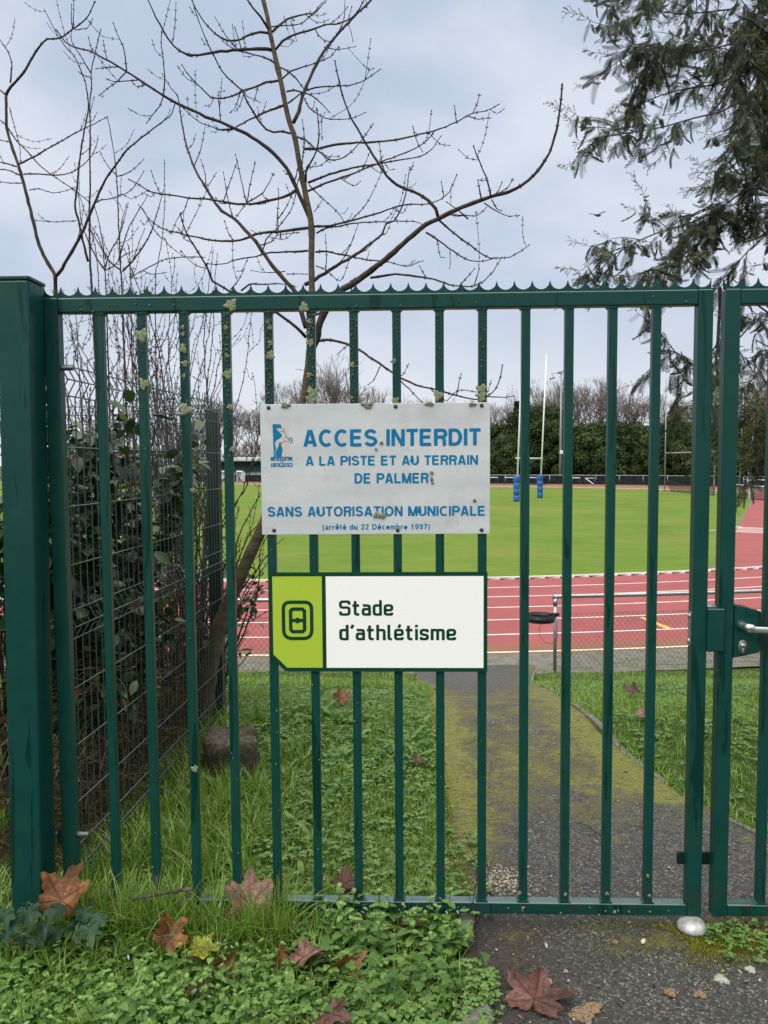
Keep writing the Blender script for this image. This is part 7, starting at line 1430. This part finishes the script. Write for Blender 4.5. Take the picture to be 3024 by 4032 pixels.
LIMBS = [(f2, '1659,330 1560,420 1460,480 1340,510 1200,550 1080,570 960,590 900,600', 2.6, 2.2, .9, .8), (f2, '1659,230 1560,300 1450,360 1330,380 1230,400 1130,440 1060,470', 3.0, 2.6, 1.25, 1), (f2, '1659,150 1500,190 1350,220 1200,200 1080,190', 2.9, 2.5, 1.3, 1), (f2, '1659,20 1500,40 1300,60 1180,50 1120,90', 3.2, 2.9, 1.2, 1), (f2, '1659,-120 1450,-80 1250,-40 1050,-20 960,-10', 3.0, 2.7, .9, 1),
         (f2, '1700,520 1600,560 1540,620 1500,680', 2.8, 2.5, 1.5, .8), (f2, '1659,760 1560,820 1450,900 1330,960 1200,1000 1080,1050 980,1110', 2.9, 2.4, 1.7, 1.6), (f2, '1700,860 1600,920 1500,960 1400,1010 1300,1100', 3.1, 2.8, 1.5, 1), (f2, '1659,1010 1600,1060 1540,1120 1490,1190 1440,1260', 2.9, 2.9, .7, .6), (f2, '1700,60 1600,130 1540,230 1500,330', 3.3, 3.1, 1.6, .6), (f2, '1720,330 1640,420 1580,520 1560,600', 3.3, 3.0, .9, .6), (f2, '1700,600 1640,640 1580,660', 3.2, 3.0, .9, .8),
         (f2, '1250,200 1180,250 1130,300', 2.6, 2.5, 1.4, 1), (f2, '1400,-40 1390,60 1340,160 1280,260', 3.2, 3.0, 1.2, .5),
         (f5, '1659,340 1580,390 1500,480 1400,560 1300,620 1200,640 1120,570 1050,560', 2.7, 2.2, .75, .9), (f5, '1200,640 1150,690 1090,700', 2.3, 2.2, 1.0, .5), (f5, '1700,560 1620,660 1560,740 1500,800', 2.7, 2.5, .6, .3), (f5, '1750,900 1640,960 1580,1040 1520,1120', 2.6, 2.3, 1.5, 2.6), (f5, '1750,1050 1680,1100 1600,1160 1560,1210', 2.5, 2.3, 1.4, 2.6), (f5, '1380,200 1380,300 1370,450 1360,640 1365,800 1350,900', 3.0, 2.8, .8, .4), (f5, '1150,150 1080,120 1000,90 900,120', 2.6, 2.3, .8, .9)]
LV, LF, LR = [], [], []; fr_b = MB(); sp_b = MB(); ln_no = 0
def place(mb, pr, at, d, up, size, rnd):
    if len(pr) == 2: V, F = pr; Fs = [F]; r = np.full(len(V), rnd)
    else: V, Fd, r = pr; Fs = list(Fd.values())
    d = d / np.linalg.norm(d); s_ = np.cross(up, d); s_ /= np.linalg.norm(s_) + 1e-9; u = np.cross(d, s_); mb.add((V[:, :1] * d + V[:, 1:2] * s_ + V[:, 2:] * u) * size + at, Fs, r)
for fn, spc, y0, y1, dens, sprays in LIMBS:
    pts = [fn(*[float(v) for v in q.split(',')]) for q in spc.split()]; n = len(pts); W = np.array([AY(*p, y0 + (y1 - y0) * k / (n - 1)) for k, p in enumerate(pts)])
    if pts[0][0] > 2900: W = np.vstack([MT + [0, 0, max(W[0][2] - 1.1, .8) - MT[2]], W])
    P_ = smooth_line(W, .05); b = MB(); tube(b, P_, np.linspace(.014, .003, len(P_)), 7); tl = np.linalg.norm(np.diff(P_, axis=0), axis=1).sum(); subs = []
    for _ in range(int(tl * 11 * dens)):
        q = mg.integers(int(len(P_) * .18), len(P_)); d = P_[q] - P_[q - 1]; d /= np.linalg.norm(d); v_ = mg.normal(size=3) * .75; v_[2] -= .05; e = d * .8 + v_; e /= np.linalg.norm(e); l = mg.uniform(.12, .38)
        Q = smooth_line([P_[q], P_[q] + e * l * .55, P_[q] + e * l + np.array([0, 0, -.12 * l])], .04); tube(b, Q, np.linspace(.0035, .0014, len(Q)), 4, False); subs.append(Q)
    subs.append(P_[-6:])
    b.build('limb', M['twig'], mim)
    for Q in subs:
        L_ = np.linalg.norm(np.diff(Q, axis=0), axis=1).sum()
        for _ in range(max(3, int(L_ * 46))):
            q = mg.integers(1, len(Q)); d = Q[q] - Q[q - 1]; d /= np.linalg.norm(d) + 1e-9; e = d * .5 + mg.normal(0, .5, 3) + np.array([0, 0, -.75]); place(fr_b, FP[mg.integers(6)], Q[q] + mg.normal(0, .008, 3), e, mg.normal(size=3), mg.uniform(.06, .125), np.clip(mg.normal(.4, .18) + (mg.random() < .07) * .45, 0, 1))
        if mg.random() < .75 * sprays or sprays > 2:
            for _ in range(1 + (sprays > 2) * 4): place(sp_b, SPP[mg.integers(5)], Q[-1 if sprays < 2 else mg.integers(1, len(Q))], (Q[-1] - Q[0]) + mg.normal(0, .10, 3) + np.array([-.12, 0, .04]), np.array([0, 0, 1.0]) + mg.normal(0, .3, 3), mg.uniform(.10, .19), .5)
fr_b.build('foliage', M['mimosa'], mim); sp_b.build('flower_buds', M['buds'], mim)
